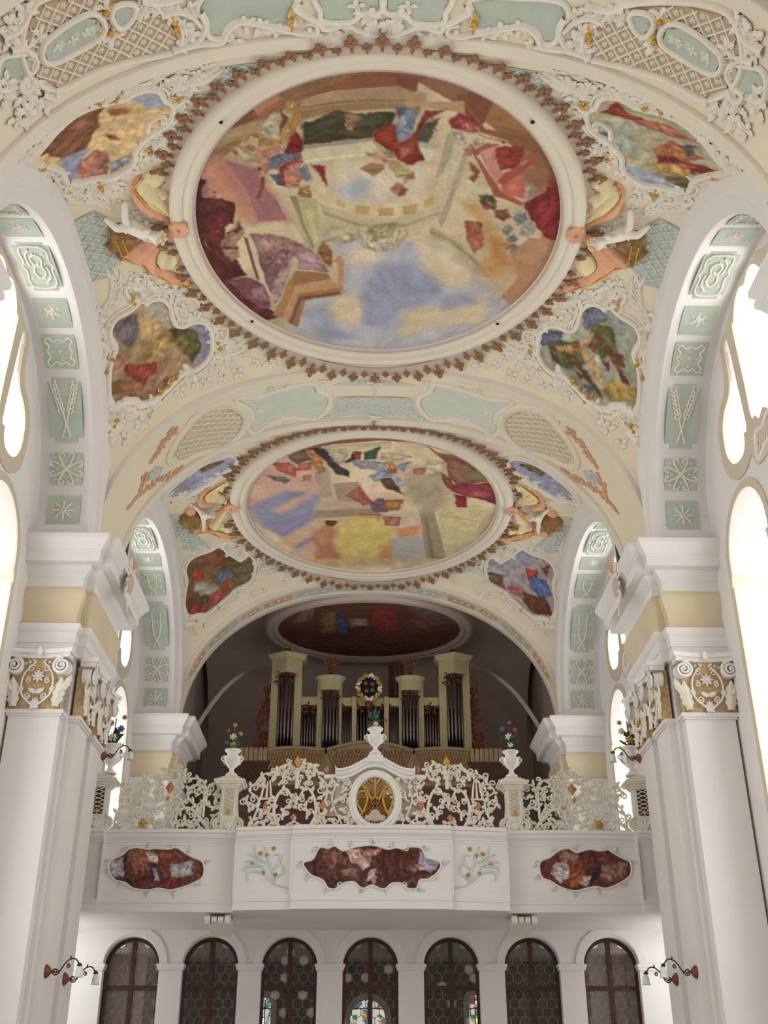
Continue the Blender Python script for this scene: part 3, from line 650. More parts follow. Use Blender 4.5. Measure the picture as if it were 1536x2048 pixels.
'a1_leaf':[(-3.793,9.543),(-3.811,9.951),(-3.329,9.749),(-3.196,9.758),(-3.005,9.855),(-2.908,9.995),(-2.811,10.184),(-2.753,10.357),(-2.889,10.484),(-2.654,9.947),(-2.85,9.821),(-4.861,9.103),(-5.034,9.145),(-5.172,9.309),(-5.086,9.513),(-5.155,9.172),(-4.792,9.5),(-5.121,10.104),(-5.258,10.127),(-4.965,10.412),(-5.121,10.349),(-1.926,10.335),(-1.696,10.433),(-1.482,10.521),(-2.133,10.585),(-0.36,10.181),(-0.205,10.341),(-0.095,10.503),(-0.178,10.628),(-0.459,10.586),(-0.722,10.538),(-1.043,10.646),(-4.066,9.763),(-4.281,9.735),(-4.546,9.746),(-5.55,9.919),(-5.481,10.333),(-5.31,10.378),(-5.447,9.796)],
'a1_gold':[(-1.287,10.319),(-3.83,9.597),(-3.83,9.901),(-2.908,10.155)],
'dots':[(-2.485,12.299),(2.368,12.206),(-2.423,17.265),(2.38,17.252)],
'gal_L':[(-4.973,4.042),(-4.765,4.145),(-4.651,4.25),(-4.497,4.279),(-4.275,4.247),(-4.12,4.262),(-3.901,4.246),(-3.748,4.277),(-3.586,4.187),(-3.424,4.098),(-3.232,4.01),(-3.214,3.771),(-3.388,3.65),(-3.536,3.59),(-3.774,3.53),(-4.022,3.559),(-4.203,3.53),(-4.483,3.561),(-4.65,3.666),(-4.841,3.712),(-4.968,3.862)],
'gal_C':[(-1.262,3.941),(-1.096,3.999),(-0.979,4.207),(-0.825,4.191),(-0.703,4.235),(-0.548,4.145),(-0.365,4.205),(-0.181,4.235),(0.003,4.25),(0.187,4.206),(0.31,4.177),(0.463,4.207),(0.586,4.178),(0.71,4.224),(0.925,4.197),(1.014,4.034),(1.274,3.948),(1.224,3.799),(1.068,3.68),(0.885,3.649),(0.822,3.503),(0.671,3.502),(0.55,3.588),(0.369,3.587),(0.217,3.485),(0.005,3.557),(-0.175,3.499),(-0.328,3.615),(-0.539,3.586),(-0.628,3.499),(-0.794,3.499),(-0.903,3.645),(-1.118,3.734),(-1.229,3.852)],
'gal_R':[(3.242,4.027),(3.435,4.117),(3.6,4.238),(3.792,4.284),(3.943,4.208),(4.202,4.271),(4.39,4.242),(4.491,4.305),(4.642,4.215),(4.793,4.126),(4.959,4.038),(4.936,3.826),(4.714,3.673),(4.453,3.581),(4.267,3.609),(4.077,3.577),(3.887,3.532),(3.733,3.547),(3.553,3.621),(3.406,3.711),(3.256,3.786)],
'lily':[[(-1.522,3.501),(-1.799,3.576),(-1.959,3.725),(-2.061,3.904),(-2.193,4.056),(-2.354,4.151)],[(-1.799,3.576),(-1.906,3.901),(-1.98,4.141),(-2.05,4.293)],[(-1.959,3.725),(-2.18,3.818),(-2.333,3.793),(-2.325,3.645)],[(-1.902,3.812),(-1.755,3.958),(-1.731,4.107),(-1.854,4.109)],[(-2.061,3.904),(-2.252,3.998),(-2.408,4.003)],[(-2.002,3.962),(-2.198,4.146),(-2.237,4.298)],[(-1.803,3.664),(-1.656,3.809),(-1.693,3.957)],[(-2.123,3.906),(-2.34,3.911),(-2.413,3.824)]],
'lily_fl':[(-2.104,4.144),(-1.978,4.111),(-1.86,4.229),(-2.25,3.968),(-2.024,3.785),(-1.807,3.752)],
}
PAINT = {
'fA':[((130,92,66),[(-3.19,13.41),(-2.29,12.09),(-1.46,11.61),(-0.3,11.19),(0.51,11.18),(1.69,11.6),(2.66,12.54),(3.25,13.41),(2.54,13.24),(1.63,12.29),(0.53,11.57),(-0.3,11.59),(-1.35,12.02),(-2.28,12.87),(-2.83,13.47)],1),((96,40,42),[(-3.28,13.47),(-3.37,14.77),(-3.11,16.23),(-2.29,17.44),(-1.9,17.26),(-2.58,16.53),(-3.09,15.18),(-2.96,13.59)],3),((170,122,94),[(2.95,13.23),(3.46,14.64),(3.38,15.95),(2.81,17.09),(2.38,16.6),(2.74,15.73),(2.93,14.65)],1),((140,46,46),[(2.77,13.3),(3.14,13.29),(3.36,14.64),(3.02,14.92)],3),((174,176,188),[(-1.46,17.17),(0.04,17.84),(1.91,17.71),(2.85,16.59),(3.06,16.91),(2.06,18.25),(0.05,18.48),(-1.71,17.78)],2),((172,174,186),[(-0.98,15.07),(-0.29,14.85),(0.49,14.97),(1.19,15.31),(1.92,16.13),(2.51,16.76),(3.03,17.08),(1.95,18.16),(0.05,18.29),(-1.06,18.04),(-1.7,17.6),(-1.44,16.67),(-0.65,16.5),(-0.59,15.57),(-0.84,15.43)],2),((212,192,166),[(-0.76,16.66),(-0.34,16.57),(-0.15,17.06),(-0.4,17.49),(-0.83,17.41),(-1.03,16.99)],2),((210,194,172),[(-0.49,15.28),(0.0,15.27),(0.11,15.63),(-0.29,15.86),(-0.54,15.72)],2),((140,148,176),[(0.01,15.86),(0.71,15.69),(1.25,16.14),(1.08,16.79),(0.51,17.05),(0.2,17.57),(-0.18,17.49),(-0.29,16.65)],2),((206,190,162),[(0.69,15.11),(1.4,15.38),(1.86,16.05),(1.69,16.45),(1.15,16.22),(0.82,15.77)],2),((202,186,158),[(0.57,17.13),(1.49,16.62),(2.22,16.6),(2.14,17.36),(1.13,17.64),(0.49,17.92)],2),((150,158,182),[(-1.46,17.17),(-1.03,16.91),(-0.83,17.59),(-0.29,17.93),(-1.06,17.95)],2),((150,156,182),[(1.08,16.7),(1.69,16.45),(1.93,16.77),(1.31,17.03)],2),((190,176,142),[(-1.05,14.19),(-0.77,14.31),(0.09,14.65),(0.93,14.28),(1.17,13.95),(1.18,14.41),(0.67,14.76),(0.1,14.92),(-0.78,14.75)],1),((164,148,114),[(-0.96,14.38),(-0.29,14.71),(0.48,14.69),(1.08,14.35),(1.06,14.41),(0.48,14.78),(-0.29,14.79),(-0.96,14.48)],1),((176,150,96),[(-0.39,14.23),(-0.14,14.27),(-0.17,14.48),(-0.4,14.44)],1),((176,150,96),[(-0.01,14.3),(0.26,14.29),(0.27,14.49),(0.01,14.5)],1),((176,150,96),[(0.42,14.26),(0.66,14.19),(0.67,14.42),(0.43,14.46)],1),((176,150,96),[(-0.71,14.08),(-0.55,14.15),(-0.58,14.31),(-0.71,14.25)],1),((176,150,96),[(0.78,14.09),(0.94,13.99),(0.95,14.21),(0.8,14.28)],1),((196,180,144),[(-0.83,14.89),(-0.1,14.71),(0.48,14.83),(1.17,15.03),(1.18,15.14),(0.69,15.14),(-0.1,15.0),(-0.83,15.1)],1),((206,194,164),[(-0.44,14.85),(0.53,14.83),(0.38,15.29),(0.01,15.45),(-0.29,15.31)],3),((180,164,130),[(-0.2,14.71),(0.28,14.7),(0.2,15.12),(-0.1,15.12)],3),((220,210,186),[(0.0,15.05),(0.29,15.05),(0.2,15.33),(0.06,15.34)],3),((200,190,160),[(-0.98,15.14),(-0.49,14.92),(-0.29,15.13),(-0.69,15.28)],3),((196,186,156),[(1.08,12.38),(1.12,12.55),(1.04,13.31),(0.95,13.94),(1.08,13.94),(1.36,12.98),(1.33,12.85),(1.23,12.58)],1),((172,162,136),[(1.08,12.58),(1.23,12.64),(1.05,13.49),(0.93,13.6)],1),((166,152,134),[(1.36,12.95),(1.45,13.05),(1.23,14.43),(1.12,14.44)],1),((206,196,168),[(1.45,13.05),(1.58,13.33),(1.8,13.92),(1.46,14.16),(1.26,14.43),(1.27,14.16)],2),((208,194,176),[(-0.68,13.35),(-0.29,13.2),(0.21,13.39),(0.64,13.32),(0.76,13.5),(0.79,14.04),(0.05,14.18),(-0.6,14.19),(-0.71,13.73)],2),((160,170,186),[(-0.67,13.82),(-0.27,13.63),(-0.09,13.78),(-0.33,14.12),(-0.6,14.07)],2),((126,76,54),[(-1.24,11.88),(-0.83,11.7),(-0.39,11.47),(0.66,11.33),(0.67,11.53),(0.52,11.62),(0.53,11.8),(0.42,11.75),(0.28,11.68),(-0.08,11.71),(-0.64,11.77),(-1.12,11.88)],1),((112,62,48),[(0.16,11.44),(0.56,11.53),(0.55,11.75),(0.45,11.75),(0.32,11.68)],1),((162,134,102),[(-1.24,11.96),(-0.64,11.77),(-0.12,11.72),(0.28,11.68),(0.45,11.77),(0.69,11.79),(0.7,12.07),(0.17,12.11),(-0.64,12.2),(-1.26,12.37)],1),((118,90,62),[(-1.25,12.1),(-0.74,12.0),(-0.23,11.94),(0.37,11.93),(0.37,11.96),(-0.23,11.97),(-0.74,12.04),(-1.25,12.13)],1),((140,108,76),[(-1.25,12.16),(-0.74,12.07),(-0.23,12.0),(0.37,12.0),(0.38,12.1),(-0.64,12.17),(-1.26,12.32)],1),((64,62,42),[(-1.26,12.37),(-0.64,12.21),(0.22,12.2),(0.26,12.23),(0.18,12.5),(-0.13,12.56),(-0.15,12.72),(-1.25,12.91)],3),((198,140,112),[(-0.58,12.25),(-0.44,12.22),(-0.32,12.27),(-0.4,12.4),(-0.5,12.57),(-0.58,12.54),(-0.56,12.41)]),((150,138,126),[(-1.25,12.91),(-0.15,12.72),(-0.14,12.79),(-1.25,12.99)],1),((200,190,160),[(-1.25,12.99),(-0.14,12.79),(-0.02,12.97),(-0.25,13.11),(-1.2,13.26)],1),((216,208,180),[(-1.2,13.2),(-0.25,13.06),(-0.25,13.11),(-1.2,13.26)],1),((134,144,176),[(0.26,12.11),(0.44,12.08),(0.69,12.12),(0.57,12.33),(0.51,12.71),(0.28,12.82),(0.23,12.55),(0.3,12.34)],3),((168,176,200),[(0.32,12.21),(0.51,12.2),(0.35,12.55),(0.27,12.58)],3),((96,104,130),[(0.25,12.11),(0.42,12.06),(0.44,12.13),(0.3,12.31)],3),((132,44,34),[(-0.15,12.59),(0.06,12.45),(0.25,12.45),(0.28,12.82),(0.53,12.71),(0.59,12.82),(0.74,13.15),(0.51,13.3),(0.33,13.19),(0.07,12.94),(-0.1,12.78)],3),((190,112,76),[(0.28,12.93),(0.55,12.76),(0.54,12.93),(0.33,13.16)],3),((206,150,124),[(0.46,12.08),(0.66,12.02),(0.64,12.12),(0.52,12.14)]),((214,160,126),[(-0.25,13.06),(-0.01,13.11),(0.29,13.19),(0.4,13.3),(0.25,13.33),(-0.01,13.19),(-0.21,13.14)]),((192,170,120),[(-0.01,12.99),(0.11,12.96),(0.29,13.16),(0.03,13.08)],3),((196,182,120),[(0.18,13.3),(0.42,13.3),(0.54,13.5),(0.48,13.59),(0.3,13.54)],3),((206,150,116),[(0.54,13.44),(0.57,13.62),(0.44,13.74),(0.39,13.62)]),((196,140,104),[(0.2,13.81),(0.3,13.68),(0.42,13.77),(0.4,13.93),(0.27,13.99)]),((120,88,60),[(0.38,13.83),(0.48,13.86),(0.47,14.0),(0.32,14.03)]),((150,112,78),[(-0.32,13.39),(-0.14,13.25),(0.08,13.28),(0.09,13.38),(-0.01,13.48),(-0.09,13.56),(-0.2,13.47)],1),((116,92,76),[(-0.27,13.41),(0.08,13.37),(-0.1,13.46)],1),((142,44,44),[(-1.11,13.33),(-0.88,13.32),(-0.88,13.59),(-0.85,13.74),(-0.95,13.65),(-0.99,13.5)],3),((116,66,50),[(1.14,11.81),(1.49,11.77),(1.73,11.92),(1.64,12.34),(1.55,12.44),(1.29,12.15)],1),((150,104,66),[(1.73,11.92),(2.02,12.04),(2.44,12.55),(1.64,12.34)],1),((128,82,54),[(1.28,11.93),(1.42,12.12),(1.66,12.47),(2.48,12.65),(2.8,13.17),(2.53,13.0),(2.33,12.83),(1.59,12.54)],1),((176,140,104),[(0.45,11.98),(1.28,11.93),(1.32,12.18),(0.76,12.07),(0.45,12.04)],1),((72,76,58),[(0.61,12.76),(0.78,12.42),(0.97,12.29),(0.89,12.55),(0.8,12.79)],3),((176,168,156),[(0.6,12.83),(0.98,12.82),(0.91,12.94),(0.62,12.88)],1),((204,198,176),[(0.65,12.89),(0.89,12.96),(0.82,13.21),(0.74,13.17)],1),((130,52,46),[(0.53,12.72),(0.78,12.1),(1.04,12.09),(0.82,12.32),(0.64,12.72),(0.6,13.0)],3),((150,52,60),[(1.08,12.38),(1.22,12.18),(1.43,12.21),(1.56,12.5),(1.35,12.51),(1.17,12.51)],3),((196,110,112),[(1.29,12.38),(1.44,12.31),(1.5,12.47),(1.35,12.51)],3),((206,196,176),[(1.15,12.58),(1.35,12.54),(1.37,12.74),(1.27,12.81)],3),((206,190,166),[(1.47,12.67),(1.65,12.64),(1.64,12.77),(1.51,12.81)],3),((184,130,96),[(1.33,12.88),(1.45,12.74),(1.53,12.91),(1.5,13.05),(1.37,13.02)]),((150,60,56),[(1.56,12.54),(1.84,12.7),(2.16,12.8),(1.95,12.76)]),((134,90,66),[(2.34,13.32),(2.63,13.1),(2.92,13.45),(2.8,13.9),(2.58,13.91)],2),((150,80,60),[(1.49,12.95),(1.71,12.77),(1.95,12.8),(1.58,13.05),(2.07,13.84),(2.49,14.1),(2.45,14.16),(1.97,13.96)],1),((190,126,116),[(1.61,12.96),(1.93,12.8),(1.97,12.94),(1.89,13.18),(2.08,13.47),(2.0,13.73)],1),((206,144,132),[(1.65,12.96),(1.85,12.85),(1.83,13.12),(1.75,13.15)],1),((146,54,46),[(1.91,12.9),(2.17,12.83),(2.33,12.83),(2.42,13.1),(2.23,13.32),(2.05,13.4),(1.91,13.11)],3),((206,140,90),[(2.26,13.32),(2.44,12.93),(2.37,13.18),(2.24,13.39)]),((156,66,56),[(1.99,13.62),(2.08,13.43),(2.38,13.21),(2.52,12.93),(2.55,13.14),(2.35,13.43),(2.11,13.73)],1),((180,92,78),[(2.06,13.73),(2.25,13.5),(2.45,13.57),(2.48,13.99),(2.25,13.95),(2.07,13.84)],1),((206,118,96),[(2.17,13.69),(2.3,13.65),(2.32,13.8),(2.19,13.8)],1),((134,36,42),[(2.49,14.1),(2.98,13.6),(3.2,14.48),(2.66,14.49)],3),((176,166,146),[(2.5,13.72),(2.59,13.61),(2.61,13.91),(2.49,14.06)],3),((140,86,52),[(1.44,13.19),(1.57,13.23),(1.64,13.33),(1.58,13.63),(1.44,13.55),(1.54,13.41)],3),((110,92,80),[(1.75,13.96),(1.92,13.92),(2.04,14.31),(1.81,14.23)]),((190,60,80),[(1.83,14.19),(1.92,14.23),(1.9,14.31)]),((120,72,54),[(-2.52,12.5),(-2.16,12.18),(-1.98,12.13),(-1.87,12.31),(-2.4,12.53),(-2.49,12.61)],1),((176,120,92),[(-1.99,12.1),(-1.8,11.95),(-1.59,11.84),(-1.52,11.94),(-1.86,12.28),(-1.91,12.23)],1),((150,94,72),[(-1.9,12.23),(-1.56,11.94),(-1.51,11.99),(-1.85,12.31)],1),((160,136,104),[(-2.82,13.08),(-2.41,12.55),(-2.06,12.42),(-1.85,12.36),(-1.85,12.57),(-2.28,12.77),(-2.66,12.97)],1),((132,104,74),[(-2.73,13.03),(-2.28,12.77),(-1.93,12.63),(-1.94,12.68),(-2.33,12.85),(-2.76,13.11)],1),((190,168,128),[(-2.06,12.4),(-1.92,12.37),(-1.94,12.49),(-2.02,12.52)],3),((206,196,164),[(-1.85,12.39),(-1.66,12.23),(-1.58,12.2),(-1.63,12.49),(-1.64,12.68),(-1.78,12.76),(-1.85,12.65),(-1.87,12.52)],3),((222,214,188),[(-1.74,12.28),(-1.64,12.25),(-1.69,12.46),(-1.78,12.54)],3),((112,56,46),[(-1.58,12.17),(-1.48,12.3),(-1.55,12.51),(-1.62,12.67)],3),((192,146,82),[(-1.51,12.04),(-1.34,11.96),(-1.24,11.99),(-1.31,12.27),(-1.28,12.4),(-1.35,12.56),(-1.52,12.75),(-1.83,12.87),(-1.96,12.9),(-1.97,12.76),(-1.86,12.71),(-1.65,12.73),(-1.51,12.46),(-1.43,12.25),(-1.51,12.2)],3),((210,170,104),[(-1.48,12.04),(-1.3,12.01),(-1.37,12.17),(-1.47,12.2)],3),((208,160,92),[(-1.49,12.48),(-1.34,12.38),(-1.3,12.45),(-1.48,12.64)],3),((186,140,84),[(-2.39,12.77),(-2.21,12.69),(-1.93,12.63),(-1.88,12.71),(-2.18,12.79)],3),((176,118,108),[(-2.9,13.2),(-2.55,13.13),(-2.33,13.3),(-2.08,13.41),(-1.99,13.65),(-1.74,14.13),(-1.61,14.63),(-2.14,14.64),(-2.35,14.23),(-2.71,14.02),(-3.0,13.66)],2),((142,92,98),[(-2.54,13.22),(-2.29,13.3),(-2.04,13.44),(-1.99,13.82),(-2.22,13.95),(-2.36,13.59)],1),((188,130,108),[(-2.88,13.23),(-2.6,13.19),(-2.41,13.65),(-2.23,14.14),(-2.14,14.64),(-2.42,14.65),(-2.57,14.11),(-2.87,13.66),(-3.0,13.61)],2),((150,98,106),[(-2.22,13.95),(-1.98,13.79),(-1.74,14.13),(-1.61,14.63),(-2.1,14.64)],1),((88,36,42),[(-3.04,13.64),(-2.89,13.66),(-2.91,13.9),(-3.01,14.06),(-2.63,14.11),(-2.44,14.23),(-2.51,14.65),(-3.22,14.67),(-3.14,14.03)],3),((112,46,46),[(-2.93,14.15),(-2.64,14.14),(-2.49,14.27),(-2.67,14.46)],3),((190,140,124),[(-2.89,13.72),(-2.73,13.99),(-2.7,14.12),(-2.99,14.06)],3),((206,196,160),[(-2.43,12.96),(-2.29,12.88),(-2.13,13.01),(-1.99,13.04),(-2.02,13.21),(-2.16,13.33),(-2.26,13.21),(-2.31,13.1)],3),((190,150,100),[(-2.45,12.96),(-2.36,12.91),(-2.26,13.21),(-2.12,13.36),(-2.32,13.16)],3),((200,140,108),[(-2.27,12.88),(-2.08,12.87),(-1.88,12.98),(-1.91,13.12),(-2.05,13.01),(-2.26,12.99)]),((210,156,120),[(-2.11,13.24),(-1.91,13.07),(-1.8,13.12),(-1.9,13.29),(-2.01,13.35)]),((196,140,106),[(-2.01,13.35),(-1.86,13.29),(-1.8,13.44),(-1.9,13.59),(-2.01,13.53)]),((104,66,48),[(-2.08,13.38),(-2.0,13.44),(-2.02,13.56),(-2.07,13.5)]),((120,54,48),[(-1.99,13.59),(-1.92,13.59),(-1.93,13.82),(-2.05,14.1),(-2.11,14.09),(-2.01,13.86)],1),((136,34,40),[(-1.57,12.89),(-1.37,12.56),(-1.25,12.8),(-1.24,13.03),(-1.46,13.13),(-1.58,13.06)],3),((198,132,104),[(-1.88,12.95),(-1.7,12.84),(-1.55,12.89),(-1.63,13.03),(-1.78,13.09),(-1.91,13.15)]),((214,200,176),[(-1.66,12.95),(-1.55,12.86),(-1.55,12.95),(-1.65,13.03)],3),((112,116,136),[(-1.85,13.18),(-1.63,13.06),(-1.29,13.08),(-1.27,13.2),(-1.58,13.26),(-1.7,13.43),(-1.82,13.44)],3),((84,92,116),[(-1.84,13.58),(-1.66,13.52),(-1.57,13.88),(-1.74,13.79)],3),((156,50,52),[(-1.67,13.4),(-1.55,13.26),(-1.34,13.2),(-1.25,13.28),(-1.48,13.4),(-1.57,13.52),(-1.56,13.76),(-1.63,13.82)],3),((208,140,116),[(-1.54,13.46),(-1.39,13.43),(-1.23,13.63),(-1.39,13.81),(-1.54,13.85),(-1.58,13.67)]),((224,166,142),[(-1.52,13.34),(-1.32,13.25),(-1.3,13.37),(-1.5,13.46)]),((140,152,168),[(-1.41,13.43),(-1.19,13.34),(-1.09,13.63),(-1.18,13.69)],3),((172,122,80),[(-1.37,13.81),(-1.17,13.78),(-1.16,14.12),(-1.34,14.12),(-1.42,14.0)]),((210,156,116),[(-1.3,13.87),(-1.19,13.84),(-1.2,14.02),(-1.29,14.03)]),((178,170,124),[(-1.44,14.03),(-1.06,14.1),(-1.04,14.52),(-0.97,15.18),(-1.07,15.46),(-1.16,15.37),(-1.29,14.79)],1),((140,128,96),[(-1.53,14.03),(-1.41,14.03),(-1.32,14.61),(-1.12,15.32),(-1.17,15.38)],1),((198,190,146),[(-1.28,14.36),(-1.16,14.36),(-1.06,15.14),(-1.11,15.18)],1),((196,184,152),[(-1.56,14.62),(-1.45,14.79),(-1.31,15.19),(-1.47,15.19)],1),((92,36,40),[(-3.15,14.48),(-2.43,14.21),(-2.5,14.59),(-2.67,14.77),(-2.7,15.08),(-2.84,15.26),(-2.51,15.72),(-2.45,16.05),(-2.75,16.21),(-3.03,15.54)],3),((120,50,50),[(-3.01,14.56),(-2.7,14.55),(-2.74,14.9),(-2.94,14.99)],3),((184,146,124),[(-2.84,15.26),(-2.61,14.86),(-2.4,14.55),(-2.34,14.89),(-2.53,15.26),(-2.47,15.62),(-2.64,15.72),(-2.77,15.49)],3),((96,40,44),[(-2.58,14.86),(-2.38,14.63),(-2.4,14.81),(-2.53,14.94)]),((100,44,46),[(-2.84,15.26),(-2.5,15.3),(-2.51,15.36),(-2.79,15.35)],1),((166,120,122),[(-2.29,14.98),(-1.89,14.97),(-1.58,15.06),(-1.31,15.23),(-1.23,15.37),(-1.62,15.7),(-1.72,16.29),(-2.03,16.55),(-2.1,16.2),(-2.19,15.34)],3),((186,144,136),[(-2.2,15.02),(-1.71,15.11),(-1.6,15.28),(-1.99,15.57),(-2.17,15.48)],3),((140,98,110),[(-2.13,15.71),(-1.73,15.38),(-1.48,15.33),(-1.69,15.75),(-1.92,16.29),(-2.05,16.39)],3),((182,148,154),[(-1.48,15.51),(-1.19,15.32),(-0.93,15.93),(-0.99,16.0),(-1.47,15.89)],3),((204,184,156),[(-2.37,14.85),(-2.26,15.03),(-2.08,16.34),(-2.18,16.4)],1),((104,56,52),[(-2.39,15.03),(-2.33,15.07),(-2.2,16.2),(-2.26,16.15)],1),((204,172,172),[(-2.03,16.5),(-1.7,15.89),(-1.55,15.65),(-1.64,16.09),(-1.8,16.54),(-2.02,16.91)],3),((136,80,92),[(-2.79,16.21),(-2.48,16.11),(-2.17,16.25),(-2.08,16.7),(-2.06,17.01),(-2.27,17.02),(-2.56,16.55)],3),((200,160,160),[(-2.38,16.45),(-2.18,16.35),(-2.11,16.75),(-2.34,16.65)],3),((164,118,78),[(-1.69,16.29),(-1.51,15.94),(-0.9,16.03),(-0.87,16.17),(-1.53,16.38),(-1.84,17.28),(-2.04,17.23),(-1.81,16.7)],1),((146,104,70),[(-1.51,15.94),(-0.93,16.03),(-0.88,16.17),(-1.59,16.34)],1),((178,132,94),[(-0.82,15.69),(-0.7,15.52),(-0.6,15.68),(-0.65,16.62),(-0.74,16.57),(-0.73,15.73)],1),((186,140,100),[(-1.53,16.38),(-0.9,16.22),(-0.74,16.27),(-0.74,16.42),(-1.5,16.59),(-1.75,17.33),(-1.84,17.28)],1),((150,104,70),[(-1.5,16.59),(-0.74,16.42),(-0.66,16.62),(-1.38,16.79),(-1.55,17.6),(-1.75,17.44)],1),((104,70,46),[(-1.49,16.69),(-0.71,16.52),(-0.71,16.58),(-1.47,16.78),(-1.65,17.49),(-1.7,17.44)],1),((146,98,58),[(-1.07,15.5),(-0.94,15.13),(-0.82,15.45),(-0.86,15.83),(-1.02,15.74)]),((176,160,130),[(0.92,14.73),(1.33,14.98),(1.73,15.38),(2.09,15.88),(2.55,16.6),(2.36,16.44),(2.0,16.0),(1.57,15.42),(1.19,15.13),(0.93,15.02)],1),((150,134,108),[(0.92,14.84),(1.32,15.05),(1.74,15.49),(2.1,16.0),(2.08,16.04),(1.72,15.58),(1.29,15.11),(0.93,14.91)],1),((170,150,132),[(1.06,14.62),(1.23,13.84),(1.3,13.83),(1.18,14.62),(1.12,14.76)],1),((168,126,96),[(2.4,15.37),(2.7,14.95),(3.11,14.98),(3.04,15.51),(2.76,16.18),(2.57,15.91)],1),((178,132,100),[(2.49,15.48),(2.75,15.28),(3.03,15.43),(2.88,15.66),(2.63,15.59)],1),((182,132,102),[(2.71,15.21),(2.86,15.02),(3.09,15.02),(3.02,15.39)],1),((134,38,44),[(2.54,14.11),(3.07,13.8),(3.19,14.98),(2.92,14.91),(2.75,14.56)],3),((190,140,84),[(1.41,14.06),(1.69,14.13),(1.94,14.5),(2.15,14.96),(2.42,15.52),(2.75,16.06),(2.58,15.99),(2.35,15.83),(2.32,16.07),(2.1,15.96),(1.95,15.76),(2.04,15.41),(1.88,14.86),(1.68,14.37)],2),((164,112,66),[(1.99,14.96),(2.13,15.07),(2.38,15.67),(2.28,15.68),(2.08,15.3)],2),((186,104,86),[(1.5,14.54),(1.75,14.57),(1.83,14.86),(1.91,15.19),(1.83,15.41),(1.66,15.23),(1.55,14.86)],3),((120,110,80),[(1.73,14.57),(1.81,14.61),(1.77,14.75)]),((196,120,100),[(2.14,15.11),(2.45,15.14),(2.48,15.21),(2.34,15.29),(2.22,15.18)]),((124,74,50),[(2.04,14.29),(2.26,14.25),(2.33,14.42),(2.2,14.53),(2.08,14.43)],3),((156,156,154),[(2.34,14.46),(2.41,14.28),(2.53,14.25),(2.58,14.45),(2.5,14.6),(2.41,14.63)]),((164,164,160),[(2.47,14.74),(2.59,14.49),(2.75,14.56),(2.77,14.73),(2.65,14.95),(2.49,14.88)]),((150,148,146),[(2.17,14.71),(2.26,14.64),(2.35,14.74),(2.29,14.89),(2.2,14.85)]),((128,132,140),[(2.27,14.96),(2.38,14.85),(2.47,14.99),(2.39,15.11),(2.28,15.07)]),((150,148,156),[(2.39,15.29),(2.47,15.14),(2.58,15.21),(2.53,15.36),(2.42,15.38)]),((192,192,186),[(2.52,14.7),(2.63,14.59),(2.71,14.66),(2.64,14.84)]),((190,60,80),[(1.83,14.19),(1.9,14.19),(1.9,14.29),(1.84,14.29)]),((90,84,66),[(1.76,14.06),(1.93,13.92),(2.02,14.09),(1.91,14.19),(1.81,14.16)])],
